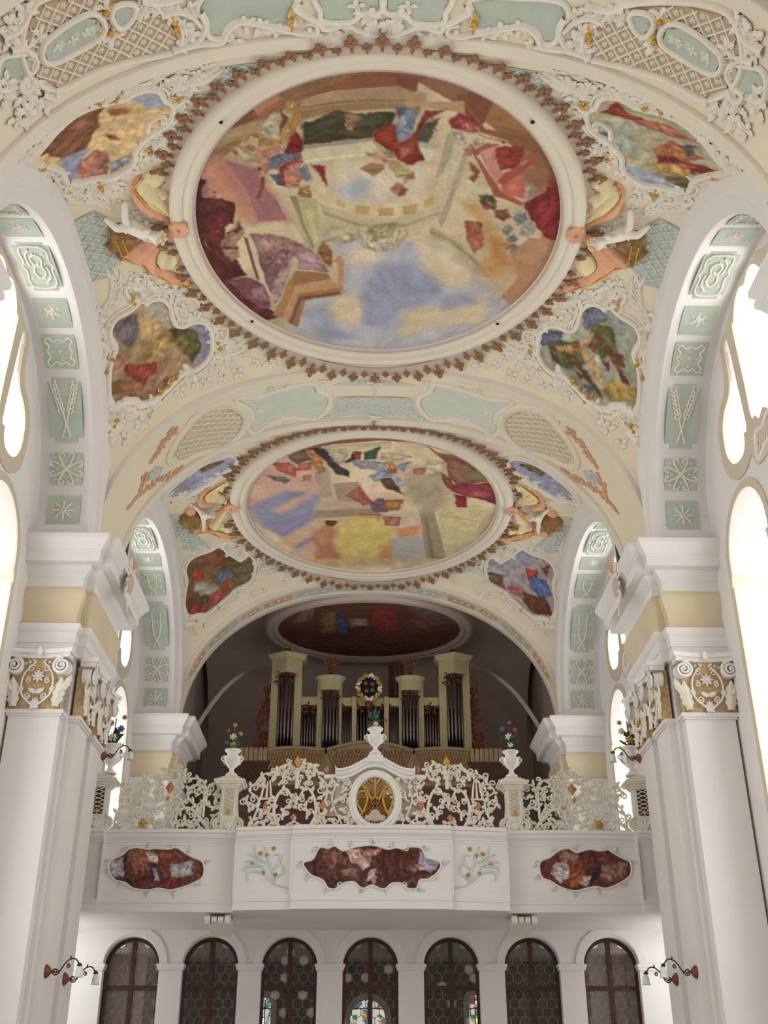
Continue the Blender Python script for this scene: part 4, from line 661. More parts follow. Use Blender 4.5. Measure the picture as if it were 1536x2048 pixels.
'fB':[((210,176,126),[(-1.68,27.54),(0.57,27.39),(0.6,28.59),(-1.91,28.63)],2),((214,190,112),[(-0.91,26.11),(-0.37,25.71),(0.53,25.89),(0.58,28.14),(-0.84,28.17),(-1.01,27.01)],2),((206,166,146),[(-3.27,24.06),(-2.2,22.42),(-1.31,23.44),(-1.3,24.45),(-2.0,24.82),(-3.21,25.3)],2),((136,138,172),[(-3.2,25.21),(-2.19,24.3),(-1.3,24.45),(-1.52,25.83),(-2.39,26.93),(-3.01,26.05)],2),((204,166,142),[(-2.65,25.38),(-2.13,24.82),(-1.64,24.46),(-1.39,24.37),(-1.93,25.09),(-2.4,25.56)],2),((140,132,170),[(-2.88,26.14),(-1.6,25.55),(-1.57,25.83),(-2.33,26.73)],2),((206,170,144),[(-2.48,26.93),(-1.44,26.02),(-1.32,28.18),(-1.89,28.19)],2),((116,120,176),[(-2.09,27.44),(-1.75,27.02),(-1.56,26.92),(-1.66,27.18),(-2.05,27.55)],2),((124,80,62),[(-2.08,22.42),(-0.98,21.65),(0.41,21.34),(0.42,21.77),(-0.99,22.02),(-1.89,22.57)],1),((204,190,162),[(-1.23,22.1),(0.42,21.77),(0.43,22.22),(-1.16,22.26)],1),((184,168,140),[(-1.15,22.11),(0.42,21.89),(0.42,21.96),(-1.16,22.17)],1),((178,158,142),[(-1.44,23.36),(-1.06,23.19),(-1.01,24.63),(-1.31,24.72)],1),((196,178,156),[(-1.31,24.63),(-0.92,24.62),(-0.97,24.89),(-1.36,24.9)],1),((166,146,130),[(-0.99,23.93),(-0.36,23.84),(-0.32,24.88),(-0.88,24.89)],1),((188,168,140),[(-1.36,24.9),(0.07,24.87),(0.12,25.24),(-1.38,25.36)],1),((160,138,116),[(-1.46,25.36),(0.16,25.24),(0.12,25.66),(-1.52,25.78)],1),((180,116,88),[(-1.55,26.71),(-1.27,26.21),(-0.91,26.11),(-1.01,27.01),(-0.89,28.17),(-1.51,28.18)],2),((204,146,110),[(-1.47,26.81),(-1.23,26.51),(-1.15,27.11),(-1.35,27.43)],2),((110,60,48),[(-1.21,25.92),(-0.86,25.91),(-0.95,26.3),(-1.15,26.21)]),((118,96,70),[(-2.16,22.42),(-1.63,22.18),(-1.49,22.72),(-1.83,22.96)],3),((192,96,88),[(-2.46,22.81),(-2.02,22.81),(-1.84,23.2),(-1.9,23.61),(-2.13,23.37),(-2.37,23.21)],3),((220,140,126),[(-2.11,22.89),(-1.95,22.96),(-1.97,23.37),(-2.09,23.29)],3),((196,110,90),[(-1.83,22.96),(-1.46,22.8),(-1.55,23.28),(-1.84,23.28)],3),((128,112,100),[(-2.62,23.5),(-2.15,23.57),(-1.99,23.78),(-2.12,23.91),(-2.44,23.71)],3),((206,140,84),[(-1.55,22.26),(-1.25,22.64),(-1.18,23.11),(-1.43,23.27),(-1.5,22.8)],3),((190,134,100),[(-1.73,23.53),(-1.52,23.52),(-1.53,23.77),(-1.72,23.78)]),((204,150,116),[(-1.39,23.11),(-1.1,23.07),(-1.15,23.35),(-1.35,23.4)]),((206,194,168),[(-1.16,22.25),(-0.6,22.24),(-0.65,22.86),(-0.85,23.02),(-1.04,22.55)],3),((62,56,60),[(-1.47,22.22),(-1.16,22.25),(-0.97,22.79),(-0.61,23.26),(-0.61,23.59),(-0.86,23.43),(-1.13,22.87)],3),((46,44,54),[(-0.65,22.86),(-0.44,22.31),(-0.4,22.78),(-0.61,22.9)],3),((164,64,48),[(-0.44,22.31),(-0.24,22.27),(-0.28,22.77),(-0.42,22.7)],3),((58,92,72),[(-0.2,22.31),(0.15,22.15),(0.12,22.69),(-0.16,22.73)],3),((196,190,180),[(-0.4,22.86),(0.08,22.77),(0.13,23.16),(-0.32,23.25)],3),((150,168,198),[(-0.07,23.58),(0.21,23.25),(0.46,23.4),(0.47,23.74),(0.01,23.83)],3),((110,76,54),[(0.14,23.83),(0.47,23.74),(0.48,24.25),(0.31,24.16)],3),((182,104,92),[(-0.62,24.62),(-0.32,24.0),(-0.24,24.35),(-0.06,24.79),(0.11,24.96),(-0.23,25.06),(-0.45,24.79)],3),((136,96,116),[(-0.06,24.97),(0.24,24.69),(0.37,24.96),(0.16,25.52),(0.03,25.33)],3),((186,124,106),[(-0.37,25.53),(0.25,25.52),(0.17,26.09),(-0.19,25.95)]),((196,176,140),[(-0.58,27.52),(1.76,27.48),(2.88,26.43),(3.32,24.73),(3.47,25.27),(2.75,28.11),(-0.59,28.61)],2),((214,190,112),[(-0.66,25.72),(0.14,25.71),(0.56,26.48),(0.58,27.39),(0.13,28.15),(-0.68,28.17)],2),((130,82,62),[(-0.54,21.5),(0.23,21.41),(1.1,21.83),(1.53,22.35),(2.26,22.49),(3.11,23.6),(2.91,23.69),(2.13,23.96),(1.84,23.38),(1.85,22.89),(1.62,22.58),(1.15,21.91),(-0.54,21.75)],1),((142,98,74),[(1.7,22.58),(2.28,22.73),(2.92,23.44),(2.34,23.87),(1.95,23.71)],3),((120,116,76),[(2.19,23.13),(2.73,23.2),(2.9,23.61),(2.36,23.62)],2),((168,154,130),[(0.82,23.65),(1.59,23.38),(1.83,24.4),(1.63,25.3),(1.33,25.5),(0.9,24.59)],2),((214,200,164),[(1.23,22.67),(1.71,22.74),(1.82,23.13),(1.52,23.55),(1.01,23.31),(1.24,22.9)],3),((156,142,118),[(1.26,25.5),(1.63,25.3),(2.13,28.12),(1.56,28.13)],1),((132,116,96),[(1.38,25.68),(1.45,25.64),(1.82,28.12),(1.71,28.12)],1),((208,192,148),[(1.73,25.49),(2.05,24.48),(3.1,25.09),(2.69,26.84),(2.03,27.37)],1),((184,166,124),[(1.73,25.49),(3.14,25.89),(3.15,25.96),(1.73,25.56)],1),((146,54,66),[(1.89,24.05),(2.17,23.87),(3.08,23.77),(3.23,24.91),(2.61,24.56),(2.08,24.3)],3),((176,82,92),[(2.42,24.3),(2.73,24.03),(3.03,24.46),(2.61,24.52)],3),((138,36,46),[(2.06,24.39),(2.43,24.47),(2.49,25.1),(2.23,25.15)],3),((130,84,58),[(1.63,23.34),(1.94,23.54),(2.06,24.05),(1.94,24.13),(1.74,23.71)],3),((212,196,160),[(0.21,22.38),(0.65,22.37),(0.9,22.52),(0.66,22.76),(0.26,22.76)],3),((160,164,176),[(-0.55,22.78),(-0.15,22.77),(0.34,22.92),(0.23,23.33),(-0.31,23.17)],3),((214,166,92),[(0.3,22.84),(0.54,22.84),(0.64,23.24),(0.39,23.24)],3),((196,104,80),[(0.31,23.16),(0.59,23.16),(0.56,23.4),(0.33,23.36)],3),((150,166,206),[(0.59,23.0),(0.91,22.75),(0.76,23.32)],3),((196,126,98),[(0.96,23.15),(1.29,23.06),(1.26,23.39),(1.01,23.39)]),((176,186,200),[(0.03,23.58),(0.44,23.4),(0.87,23.98),(0.62,24.16),(0.2,23.82)],3),((96,68,44),[(0.15,23.74),(0.4,23.65),(0.85,24.46),(0.41,24.16)],3),((184,124,76),[(0.3,24.78),(0.86,24.68),(0.7,25.32),(0.35,25.33)],3),((136,96,120),[(0.04,24.96),(0.34,24.69),(0.4,25.42),(0.14,25.42)],3),((186,104,90),[(-0.39,24.01),(-0.22,24.26),(-0.05,24.79),(-0.0,25.06),(-0.26,24.79)],3),((186,124,106),[(0.27,25.61),(0.81,25.69),(0.73,26.18),(0.42,26.18)],3),((206,140,100),[(0.65,26.38),(1.27,26.07),(1.34,26.66),(0.8,26.98)],2),((172,174,172),[(0.53,26.98),(1.35,26.76),(1.51,28.13),(0.65,28.14)],2),((198,136,88),[(0.26,27.4),(0.63,27.39),(0.56,28.14),(0.27,28.15)],2)],
'fC':[((150,108,90),[(-1.97,30.85),(-1.52,30.55),(-1.88,32.5),(-2.45,32.51)]),((146,104,72),[(-1.56,31.76),(-0.94,31.6),(-1.05,33.42),(-1.59,33.43)]),((78,90,134),[(-0.97,31.6),(-0.62,32.48),(-0.71,33.64),(-1.07,33.42)]),((176,136,124),[(-0.65,32.22),(-0.03,32.21),(-0.02,32.77),(-0.56,32.96)]),((140,58,50),[(0.05,31.42),(0.83,31.36),(1.08,33.11),(0.46,33.62),(0.01,32.47)]),((156,92,60),[(1.29,32.23),(1.96,32.39),(1.82,33.37)]),((116,66,52),[(-3.28,33.75),(3.19,33.64),(1.57,35.59),(-1.11,35.64)]),((112,92,94),[(0.79,30.6),(2.17,31.07),(3.08,32.42),(1.94,32.7)]),((90,60,52),[(-0.72,33.14),(0.11,32.91),(0.12,33.81),(-0.65,33.82)])],
'cAfL':[((172,164,146),[(-4.48,16.6),(-4.12,16.68),(-3.99,17.18),(-4.01,17.39),(-4.42,17.02)]),((108,102,110),[(-5.03,16.82),(-4.57,16.78),(-4.54,17.16),(-4.79,17.41),(-4.98,17.13)]),((208,172,122),[(-4.52,16.87),(-4.14,17.2),(-4.27,17.54),(-4.64,17.38)]),((130,132,154),[(-3.64,17.38),(-3.26,17.65),(-3.34,18.18),(-3.64,18.27),(-3.67,18.01)]),((100,92,58),[(-4.04,17.38),(-3.83,17.41),(-3.6,17.54),(-3.48,18.01),(-3.66,18.2),(-3.88,17.88)]),((120,112,64),[(-4.04,17.64),(-3.79,17.59),(-3.46,18.05),(-3.67,17.96),(-3.87,17.82)]),((208,168,102),[(-4.5,17.48),(-4.06,17.52),(-4.01,17.77),(-4.22,17.94),(-4.54,17.83)]),((226,184,146),[(-4.41,17.59),(-4.07,17.85),(-4.22,17.98)]),((150,58,48),[(-4.85,17.62),(-4.38,17.88),(-4.34,18.1),(-4.64,18.04),(-4.86,17.84)]),((180,80,66),[(-4.79,17.7),(-4.57,17.81),(-4.58,17.96),(-4.75,17.88)]),((210,152,122),[(-4.54,18.0),(-4.06,18.14),(-4.12,18.27),(-4.53,18.09)]),((164,112,78),[(-5.15,17.68),(-4.54,18.12),(-4.1,18.26),(-4.47,18.36),(-4.67,18.28),(-4.96,18.05),(-5.16,17.86)]),((194,142,122),[(-5.04,17.31),(-4.81,17.51),(-4.88,17.68),(-5.1,17.49)]),((200,180,150),[(-4.59,18.09),(-4.3,18.19),(-4.37,18.22),(-4.6,18.14)])],
'cAfR':[((120,130,152),[(3.91,16.89),(4.22,16.7),(4.52,16.86),(4.06,17.23)]),((152,158,154),[(4.45,16.63),(5.01,16.84),(5.06,17.05),(4.74,17.34),(4.45,17.0)]),((110,120,150),[(3.25,17.57),(3.65,17.43),(3.74,17.66),(3.36,17.91)]),((98,98,62),[(3.46,17.74),(3.97,17.49),(4.22,17.77),(3.99,18.11),(3.58,18.11)]),((102,100,60),[(4.2,17.05),(4.59,17.02),(4.72,17.44),(4.49,17.72),(4.14,17.5)]),((108,102,64),[(4.58,17.47),(4.8,17.38),(4.86,17.57),(4.66,17.64)]),((112,70,44),[(3.75,17.83),(3.84,17.8),(4.57,18.24),(4.47,18.28)]),((112,70,44),[(4.21,17.27),(4.29,17.23),(5.01,17.79),(4.92,17.86)]),((130,58,70),[(3.51,17.98),(3.7,17.95),(3.67,18.08)]),((130,58,70),[(4.18,17.54),(4.35,17.42),(4.38,17.65)]),((130,58,70),[(4.48,17.74),(4.62,17.66),(4.6,17.85)]),((140,64,70),[(4.0,18.09),(4.18,18.07),(4.13,18.19)]),((140,60,70),[(4.67,17.47),(4.8,17.38),(4.77,17.57)]),((224,186,132),[(4.0,17.64),(4.18,17.61),(4.36,17.76),(4.47,17.92),(4.62,18.09),(4.48,18.11),(4.28,17.98),(4.12,17.76)]),((218,172,122),[(4.17,17.24),(4.28,17.2),(4.18,17.59),(4.05,17.7)]),((218,172,122),[(3.59,17.8),(3.99,17.59),(4.04,17.71),(3.67,17.88)]),((178,88,58),[(3.87,17.57),(4.01,17.52),(4.03,17.68),(3.9,17.73)]),((232,228,214),[(4.26,17.72),(4.46,17.64),(4.42,17.82)]),((120,132,164),[(4.12,18.24),(4.42,18.18),(4.33,18.32)]),((192,162,92),[(4.52,18.17),(5.14,17.67),(5.12,17.94),(4.68,18.24)]),((210,178,102),[(4.46,18.1),(4.86,17.81),(5.14,17.69),(4.77,18.08)])],
'cAnL':[((158,170,192),[(-3.81,11.53),(-3.44,11.48),(-3.2,12.02),(-3.53,12.0)]),((128,82,56),[(-5.16,11.74),(-4.6,11.45),(-4.28,11.39),(-4.12,11.57),(-4.34,12.11),(-4.62,12.53),(-4.91,12.76)]),((170,116,90),[(-4.66,11.76),(-4.43,11.56),(-4.36,11.86),(-4.56,12.23)]),((150,160,194),[(-5.01,12.55),(-4.64,12.6),(-4.85,13.31),(-5.04,13.27),(-5.02,12.83)]),((202,130,116),[(-4.8,12.94),(-4.52,12.77),(-4.34,12.89),(-4.5,13.45),(-4.84,13.32)]),((188,128,110),[(-4.61,13.0),(-4.38,12.91),(-4.41,13.2),(-4.6,13.25)]),((160,88,58),[(-4.3,12.4),(-4.09,12.64),(-4.26,12.64)]),((208,130,102),[(-4.05,11.69),(-3.79,11.91),(-3.9,12.04),(-4.09,11.9)]),((170,176,190),[(-4.42,13.19),(-4.05,13.11),(-4.07,13.31),(-4.44,13.47)])],
'cAnR':[((162,168,156),[(3.29,12.24),(3.93,12.15),(4.18,13.01),(3.66,12.65)]),((140,108,110),[(3.31,12.36),(3.64,12.54),(3.99,13.07),(4.23,13.41),(3.9,13.21)]),((150,58,48),[(3.45,11.94),(3.57,11.57),(3.8,11.84),(4.08,11.88),(3.75,12.04)]),((194,122,102),[(3.81,12.05),(4.34,11.69),(4.71,11.68),(4.45,12.06)]),((178,110,70),[(4.35,12.61),(4.46,12.21),(4.98,12.11),(4.79,12.73),(4.49,12.86)]),((78,84,102),[(4.61,12.18),(4.73,11.9),(4.82,12.33)]),((140,48,48),[(4.44,12.74),(4.78,12.56),(5.21,12.15),(5.01,12.74),(4.54,12.98)]),((196,110,110),[(4.66,12.79),(4.96,12.46),(4.98,12.64),(4.73,12.89)]),((210,164,92),[(4.39,12.99),(4.98,12.65),(4.92,12.94),(4.56,13.19)]),((110,100,58),[(4.72,13.21),(4.93,12.9),(5.04,13.15),(4.84,13.37)]),((150,158,184),[(3.97,13.13),(4.72,13.28),(5.05,13.19),(4.96,13.48),(4.44,13.53)])],
'cBfL':[((176,68,54),[(-4.96,27.65),(-4.63,27.8),(-4.6,28.08),(-4.92,27.93)]),((100,120,164),[(-4.31,28.08),(-3.87,28.33),(-4.01,28.59),(-4.39,28.4)]),((142,84,54),[(-4.47,27.29),(-4.05,27.67),(-4.29,27.93),(-4.71,27.64)]),((200,194,180),[(-4.83,27.99),(-4.26,28.67),(-4.44,28.73),(-4.9,28.21)]),((96,84,48),[(-4.9,28.24),(-4.44,28.72),(-4.55,28.8),(-5.01,28.36)]),((194,84,80),[(-4.57,28.57),(-4.01,28.81),(-4.25,28.95),(-4.57,28.86)]),((150,68,42),[(-5.16,28.18),(-4.55,28.81),(-4.63,28.95),(-5.07,28.62)]),((110,104,76),[(-3.91,28.09),(-3.27,28.25),(-3.47,28.84),(-3.88,28.79)]),((176,90,60),[(-4.22,28.5),(-3.91,28.61),(-3.98,28.8),(-4.24,28.68)])],
'cBfR':[((150,150,172),[(3.26,28.22),(4.1,27.4),(4.63,27.28),(4.36,27.87)]),((110,100,70),[(3.31,28.56),(3.78,28.43),(3.86,28.73),(3.45,28.81)]),((172,68,54),[(4.35,27.92),(4.67,27.75),(4.65,28.03),(4.43,28.19)]),((90,110,176),[(4.46,28.09),(4.91,27.85),(5.13,28.13),(4.83,28.47),(4.55,28.32)]),((194,110,100),[(3.93,28.72),(4.32,28.47),(4.4,28.74),(4.02,28.86)]),((108,62,42),[(4.31,28.59),(4.95,28.33),(5.17,28.49),(4.67,28.9),(4.33,28.86)]),((150,58,48),[(4.74,27.57),(5.01,27.38),(4.93,27.75)]),((204,162,92),[(4.17,28.73),(4.39,28.67),(4.31,28.86)]),((120,70,60),[(3.57,28.66),(3.9,28.67),(3.86,28.81),(3.59,28.79)])],
'cBnL':[((120,104,70),[(-4.22,23.03),(-3.92,22.83),(-3.49,22.71),(-3.77,23.09),(-4.17,23.27)]),((150,150,150),[(-5.0,23.95),(-4.69,23.7),(-4.44,23.91),(-4.73,24.29)])],
'gL':[((152,148,160),[(-5.01,4.06),(-4.72,4.11),(-4.64,3.75),(-4.97,3.79)]),((140,84,66),[(-4.66,4.24),(-4.21,4.25),(-4.2,3.84),(-4.55,3.81)]),((200,180,174),[(-4.28,4.22),(-4.0,4.19),(-4.06,3.99),(-4.26,4.06)]),((162,158,174),[(-3.8,4.0),(-3.42,4.07),(-3.2,3.95),(-3.23,3.79),(-3.8,3.69)]),((120,62,42),[(-4.09,4.25),(-3.82,4.25),(-3.83,3.93),(-4.03,3.93)]),((110,60,50),[(-3.42,4.07),(-3.22,4.01),(-3.21,3.77),(-3.36,3.68)]),((60,34,34),[(-4.78,4.14),(-4.71,4.13),(-4.58,3.61),(-4.64,3.61)]),((90,40,36),[(-4.77,3.75),(-4.19,3.74),(-4.2,3.52),(-4.48,3.53)]),((112,44,38),[(-3.96,3.77),(-3.5,3.68),(-3.77,3.5),(-3.96,3.54)]),((60,44,68),[(-4.21,3.89),(-4.14,3.98),(-3.98,3.88),(-3.96,3.63),(-4.19,3.63)]),((212,202,204),[(-4.14,3.91),(-4.06,3.92),(-3.99,3.64),(-4.12,3.64)])],
'gC':[((184,154,144),[(-0.53,4.18),(-0.14,4.21),(-0.01,4.0),(-0.14,3.81),(-0.35,3.93)]),((172,120,110),[(-0.22,4.22),(0.17,4.22),(0.1,4.07),(-0.16,4.07)]),((74,32,30),[(0.21,4.18),(0.88,4.2),(0.9,3.69),(0.4,3.63),(0.15,3.86)]),((110,70,62),[(-0.98,4.18),(-0.58,4.17),(-0.45,3.94),(-0.82,3.82)]),((154,144,166),[(0.89,4.2),(1.06,4.01),(1.29,3.95),(1.09,3.78),(0.88,3.87)]),((144,112,106),[(-0.56,3.83),(-0.32,3.83),(-0.29,3.7),(-0.52,3.67)]),((196,176,166),[(-0.03,3.83),(0.07,3.83),(0.06,3.57),(-0.09,3.61)]),((140,104,90),[(0.7,3.92),(0.9,3.95),(0.86,3.78),(0.73,3.78)]),((50,28,30),[(-1.08,3.97),(-1.03,3.97),(-0.98,3.7),(-1.04,3.72)]),((60,34,34),[(-0.81,3.7),(-0.33,3.64),(-0.57,3.5),(-0.78,3.5)])],
'gR':[((174,160,170),[(3.44,4.0),(3.81,4.09),(3.86,3.78),(3.59,3.69),(3.41,3.81)]),((152,122,112),[(3.63,4.27),(3.96,4.21),(3.9,3.99),(3.61,4.02)]),((140,70,44),[(3.77,4.03),(4.03,4.09),(4.11,3.78),(3.73,3.53)]),((200,174,176),[(4.0,3.85),(4.2,3.79),(4.15,3.62),(3.95,3.66)]),((48,34,52),[(4.19,3.85),(4.43,4.04),(4.51,4.01),(4.27,3.65),(4.14,3.65)]),((130,96,84),[(4.39,3.98),(4.9,4.1),(4.87,3.81),(4.39,3.65)]),((90,36,34),[(3.94,4.21),(4.39,4.23),(4.4,4.06),(4.08,3.97)])],
}
# ------------------------------------------------------------------ gallery: floor, glazed arcade below, parapet
GX = np.unique(np.concatenate([np.linspace(-6.3, 6.3, 85), [-5.1201, -5.1199, 5.1199, 5.1201, -2.5801, -2.5799, 2.5799, 2.5801, -1.5001, -1.4999, 1.4999, 1.5001]]))
def gal_sweep(prof, xs=GX):
    return MB().grid([[(x, float(gal_y(x)) - d, z) for x in xs] for d, z in prof])
b = gal_sweep([(-.3, 3.6), (-.3, 3.13), (0, 3.13)])
xs = GX; b.add([(x, float(gal_y(x)), 3.13) for x in xs] + [(x, 36.5, 3.13) for x in xs], [(i, i + 1, len(xs) + i + 1, len(xs) + i) for i in range(len(xs) - 1)])
b.add([(x, float(gal_y(x)) + .2, 3.6) for x in xs] + [(x, 36.5, 3.6) for x in xs], [(i, i + 1, len(xs) + i + 1, len(xs) + i) for i in range(len(xs) - 1)])
o = b.build('floor', 'plaster_white', None); tag(o, 'gallery floor slab with its white underside over the arcade', 'floor', kind='structure')
PAR = thing('gallery_parapet', 'white curved gallery parapet with mouldings carrying three painted panels', 'parapet', loc=(0, 21.4, 3.13))
po = np.array([0, -21.4, -3.13])
def par(b, name, material, sharp=30): return b.xf(lambda V: V + po).build(name, material, PAR, True, sharp)
par(gal_sweep([(-.2, 3.40), (0, 3.42), (0, 4.36), (-.2, 4.36)]), 'parapet_wall', 'plaster_white')
par(gal_sweep([(-.3, 3.12), (.06, 3.12), (.06, 3.26), (.075, 3.27), (.075, 3.30), (.05, 3.33), (.02, 3.38), (.01, 3.42), (-.1, 3.42)]), 'base_moulding', 'plaster_white')
par(gal_sweep([(-.1, 4.34), (.012, 4.34), (.012, 4.38), (.03, 4.39), (.03, 4.41), (.05, 4.44), (.09, 4.48), (.10, 4.52), (.10, 4.54), (.13, 4.56), (.13, 4.62), (-.3, 4.63)]), 'coping', 'plaster_white')
for s in (-1, 1):
    # upright strips where the front steps
    for x0, x1, y in ((1.49, 1.53, 21.36), (2.56, 2.60, 21.56), (5.10, 5.13, 21.62)):
        par(MB().box(*sorted((s * x0, s * x1)), y - .02, y + .3, 3.3, 4.5), 'edge_strip', 'plaster_white')
    # scrolled bracket under the front
    br = thing('scroll_bracket', 'white scrolled bracket under the %s part of the gallery front' % ('left' if s < 0 else 'right'), 'bracket', 'brackets under the gallery', loc=(s * 2.88, 22.1, 2.97))
    for k in range(4):
        b = MB(); r = .06 if k in (1, 2) else .085
        b.lathe([(.005, -.055), (r, -.05), (r * 1.05, 0), (r, .05), (.005, .055)], 14)
        b.xf(lambda V, k=k: np.stack([V[:, 2] + (k - 1.5) * .125, V[:, 0] - .25, V[:, 1] + .04], -1)); b.build('scroll_roll', 'plaster_white', br)
    b = MB()
    t = np.linspace(0, 1, 10)
    b.grid([[(e * .22, -.2 + .75 * q, .12 - 1.0 * q ** 2.2 * 0 + .0) for q in t] for e in (-1, 1)])
    b.grid([[(e * .20, -.2 + .75 * q, -.02 - .16 * max(0, q - .1) ** .8 * q) for q in t] for e in (-1, 1)])
    for e in (-1, 1): b.grid([[(e * .20, -.2 + .75 * q, z(q)) for q in t] for z in (lambda q: .13, lambda q: -.02 - .16 * max(0, q - .1) ** .8 * q)])
    b.build('bracket_web', 'plaster_white', br)

AY = 24.25
ARC_C = [-4.87, -3.26, -1.65, .01, 1.67, 3.33, 4.96]; AHW, AZS = .57, 2.44
V, F = fill_holes([(-6.4, -1.6), (6.4, -1.6), (6.4, 3.14), (-6.4, 3.14)], [arch_outline(c, AHW, AZS, -.4, k=20) for c in ARC_C], .5)
b = MB(); b.add(np.stack([V[:, 0], np.full(len(V), AY), V[:, 1]], -1), F)
for c in ARC_C:
    L = np.array(arch_outline(c, AHW, AZS, -.4, k=20)); n = len(L)
    b.add(np.vstack([np.c_[L[:, 0], np.full(n, AY), L[:, 1]], np.c_[L[:, 0], np.full(n, AY + .32), L[:, 1]]]), [(i, (i + 1) % n, n + (i + 1) % n, n + i) for i in range(n)])
wb = b.build('wall_back', 'plaster_white', None); tag(wb, 'white arcade wall with seven glazed arches under the gallery', 'wall', kind='structure')
for i in range(8):
    x0 = -6.4 if i == 0 else ARC_C[i - 1] + AHW; x1 = 6.4 if i == 7 else ARC_C[i] - AHW
    MB().box(x0 - .03, x1 + .03, AY - .05, AY + .2, 2.37, 2.43).box(x0 - .05, x1 + .05, AY - .07, AY + .2, 2.43, 2.48).build('impost', 'plaster_white', wb, False)
for c in ARC_C:   # raised archivolt
    t = np.linspace(0, np.pi, 24); b = MB(); rr = [(AHW + .0, .0), (AHW + .0, .03), (AHW + .16, .03), (AHW + .16, 0)]
    b.grid([[(c + r * math.cos(a), AY - d, AZS + .04 + r * math.sin(a)) for a in t] for r, d in rr]); b.build('archivolt', 'plaster_white', wb)
def glass_net(name, rgb, tr):
    m = bpy.data.materials.new(name); m.use_nodes = True; nt = m.node_tree; p = nt.nodes['Principled BSDF']
    p.inputs['Base Color'].default_value = (*lin(rgb), 1); p.inputs['Roughness'].default_value = .3
    tc = nt.nodes.new('ShaderNodeBsdfTransparent'); tc.inputs[0].default_value = (.82, .8, .78, 1)
    mx = nt.nodes.new('ShaderNodeMixShader'); mx.inputs[0].default_value = tr
    nt.links.new(p.outputs[0], mx.inputs[1]); nt.links.new(tc.outputs[0], mx.inputs[2])
    nt.links.new(mx.outputs[0], nt.nodes['Material Output'].inputs[0]); M[name] = m
glass_net('glass_dark', (50, 42, 42), .4); glass_net('glass_deep', (26, 21, 23), .45); glass_net('glass_mid', (74, 62, 58), .4)
glass_net('glass_warm', (98, 80, 70), .3); glass_net('glass_bright', (190, 184, 178), .35)
HEX = {}
for k in ('glass_dark', 'glass_deep', 'glass_mid', 'glass_warm', 'glass_bright'):
    b = MB(); a = np.arange(6) * np.pi / 3 + np.pi / 6; r = .094
    b.add([(r * math.cos(t), -.004, r * math.sin(t)) for t in a] + [(.55 * r * math.cos(t), -.014, .55 * r * math.sin(t)) for t in a],
          [(0, 1, 7, 6), (1, 2, 8, 7), (2, 3, 9, 8), (3, 4, 10, 9), (4, 5, 11, 10), (5, 0, 6, 11), (6, 7, 8, 9, 10, 11)])
    HEX[k] = b.mesh('roundel', k)
rng = random.Random(4)
names7 = ['leftmost', 'second from left', 'third from left', 'middle', 'third from right', 'second from right', 'rightmost']
for i, c in enumerate(ARC_C):
    w = thing('window_%d' % (20 + i), 'brown-framed arched window of hexagonal leaded panes, %s under the gallery' % names7[i], 'window', kind='structure', loc=(c, AY + .22, -.4))
    L = [(p - c, q + .4) for p, q in arch_outline(c, AHW, AZS, -.4, k=24)]
    Li = [(p * .9, (q - 1.4) * .965 + 1.4) for p, q in L]; V, F = fill_holes(L, [Li], 2.)
    b = MB(); b.add(np.stack([V[:, 0], np.full(len(V), -.03), V[:, 1]], -1), F)
    for Q in (Li,):
        Q = np.array(Q); n = len(Q); b.add(np.vstack([np.c_[Q[:, 0], np.full(n, -.03), Q[:, 1]], np.c_[Q[:, 0], np.full(n, .05), Q[:, 1]]]), [(j, (j + 1) % n, n + (j + 1) % n, n + j) for j in range(n)])
    b.build('frame', 'dark_wood', w, False)
    MB().box(-.045, .045, -.05, .05, .0, 3.38).build('mullion', 'dark_wood', w, False)
    MB().box(-.56, .56, -.045, .045, 2.40, 2.49).build('transom', 'dark_wood', w, False)
    lead = MB(); px = .188; py = px * .866
    for r in range(9, 21):
        z = .2 + r * py
        for q in range(-4, 5):
            x = q * px + (px / 2 if r % 2 else 0); zz = z
            if not (1.5 < zz < 3.40): continue
            if abs(x) > AHW * .93 or (zz - AZS - .4 > 0 and math.hypot(x, zz - AZS - .4) > AHW * .93): continue
            if i in (0, 6): k = rng.choice(['glass_warm'] * 5 + ['glass_mid'])
            elif i in (2, 3, 4): k = rng.choice(['glass_dark'] * 5 + ['glass_deep'] * 3 + ['glass_mid', 'glass_bright'])
            else: k = rng.choice(['glass_dark'] * 5 + ['glass_deep', 'glass_mid'])
            h = link('roundel', HEX[k], w); h.location = (x, 0, zz)
    # lead net between the panes
        
        for q in range(-4, 5):
            x = q * px + (px / 2 if r % 2 else 0)
            if 1.45 < z < 3.42 and abs(x) < AHW:
                a = np.arange(7) * np.pi / 3 + np.pi / 6; P = np.array([(x + px / 1.732 * math.cos(t), -.006, z + px / 1.732 * math.sin(t)) for t in a[:4]])
                P = P[(np.abs(P[:, 0]) < AHW) & ((P[:, 2] < AZS + .4) | (np.hypot(P[:, 0], P[:, 2] - AZS - .4) < AHW))]
                if len(P) > 1: lead.tube(P, .011, 4, nrm=(0, 1, 0))
    lead.build('lead_net', 'lead', w, False)['kind'] = 'stuff'
    MB().box(-.56, .56, .0, .04, .0, 1.5).build('lower_panel', 'dark_wood', w, False)
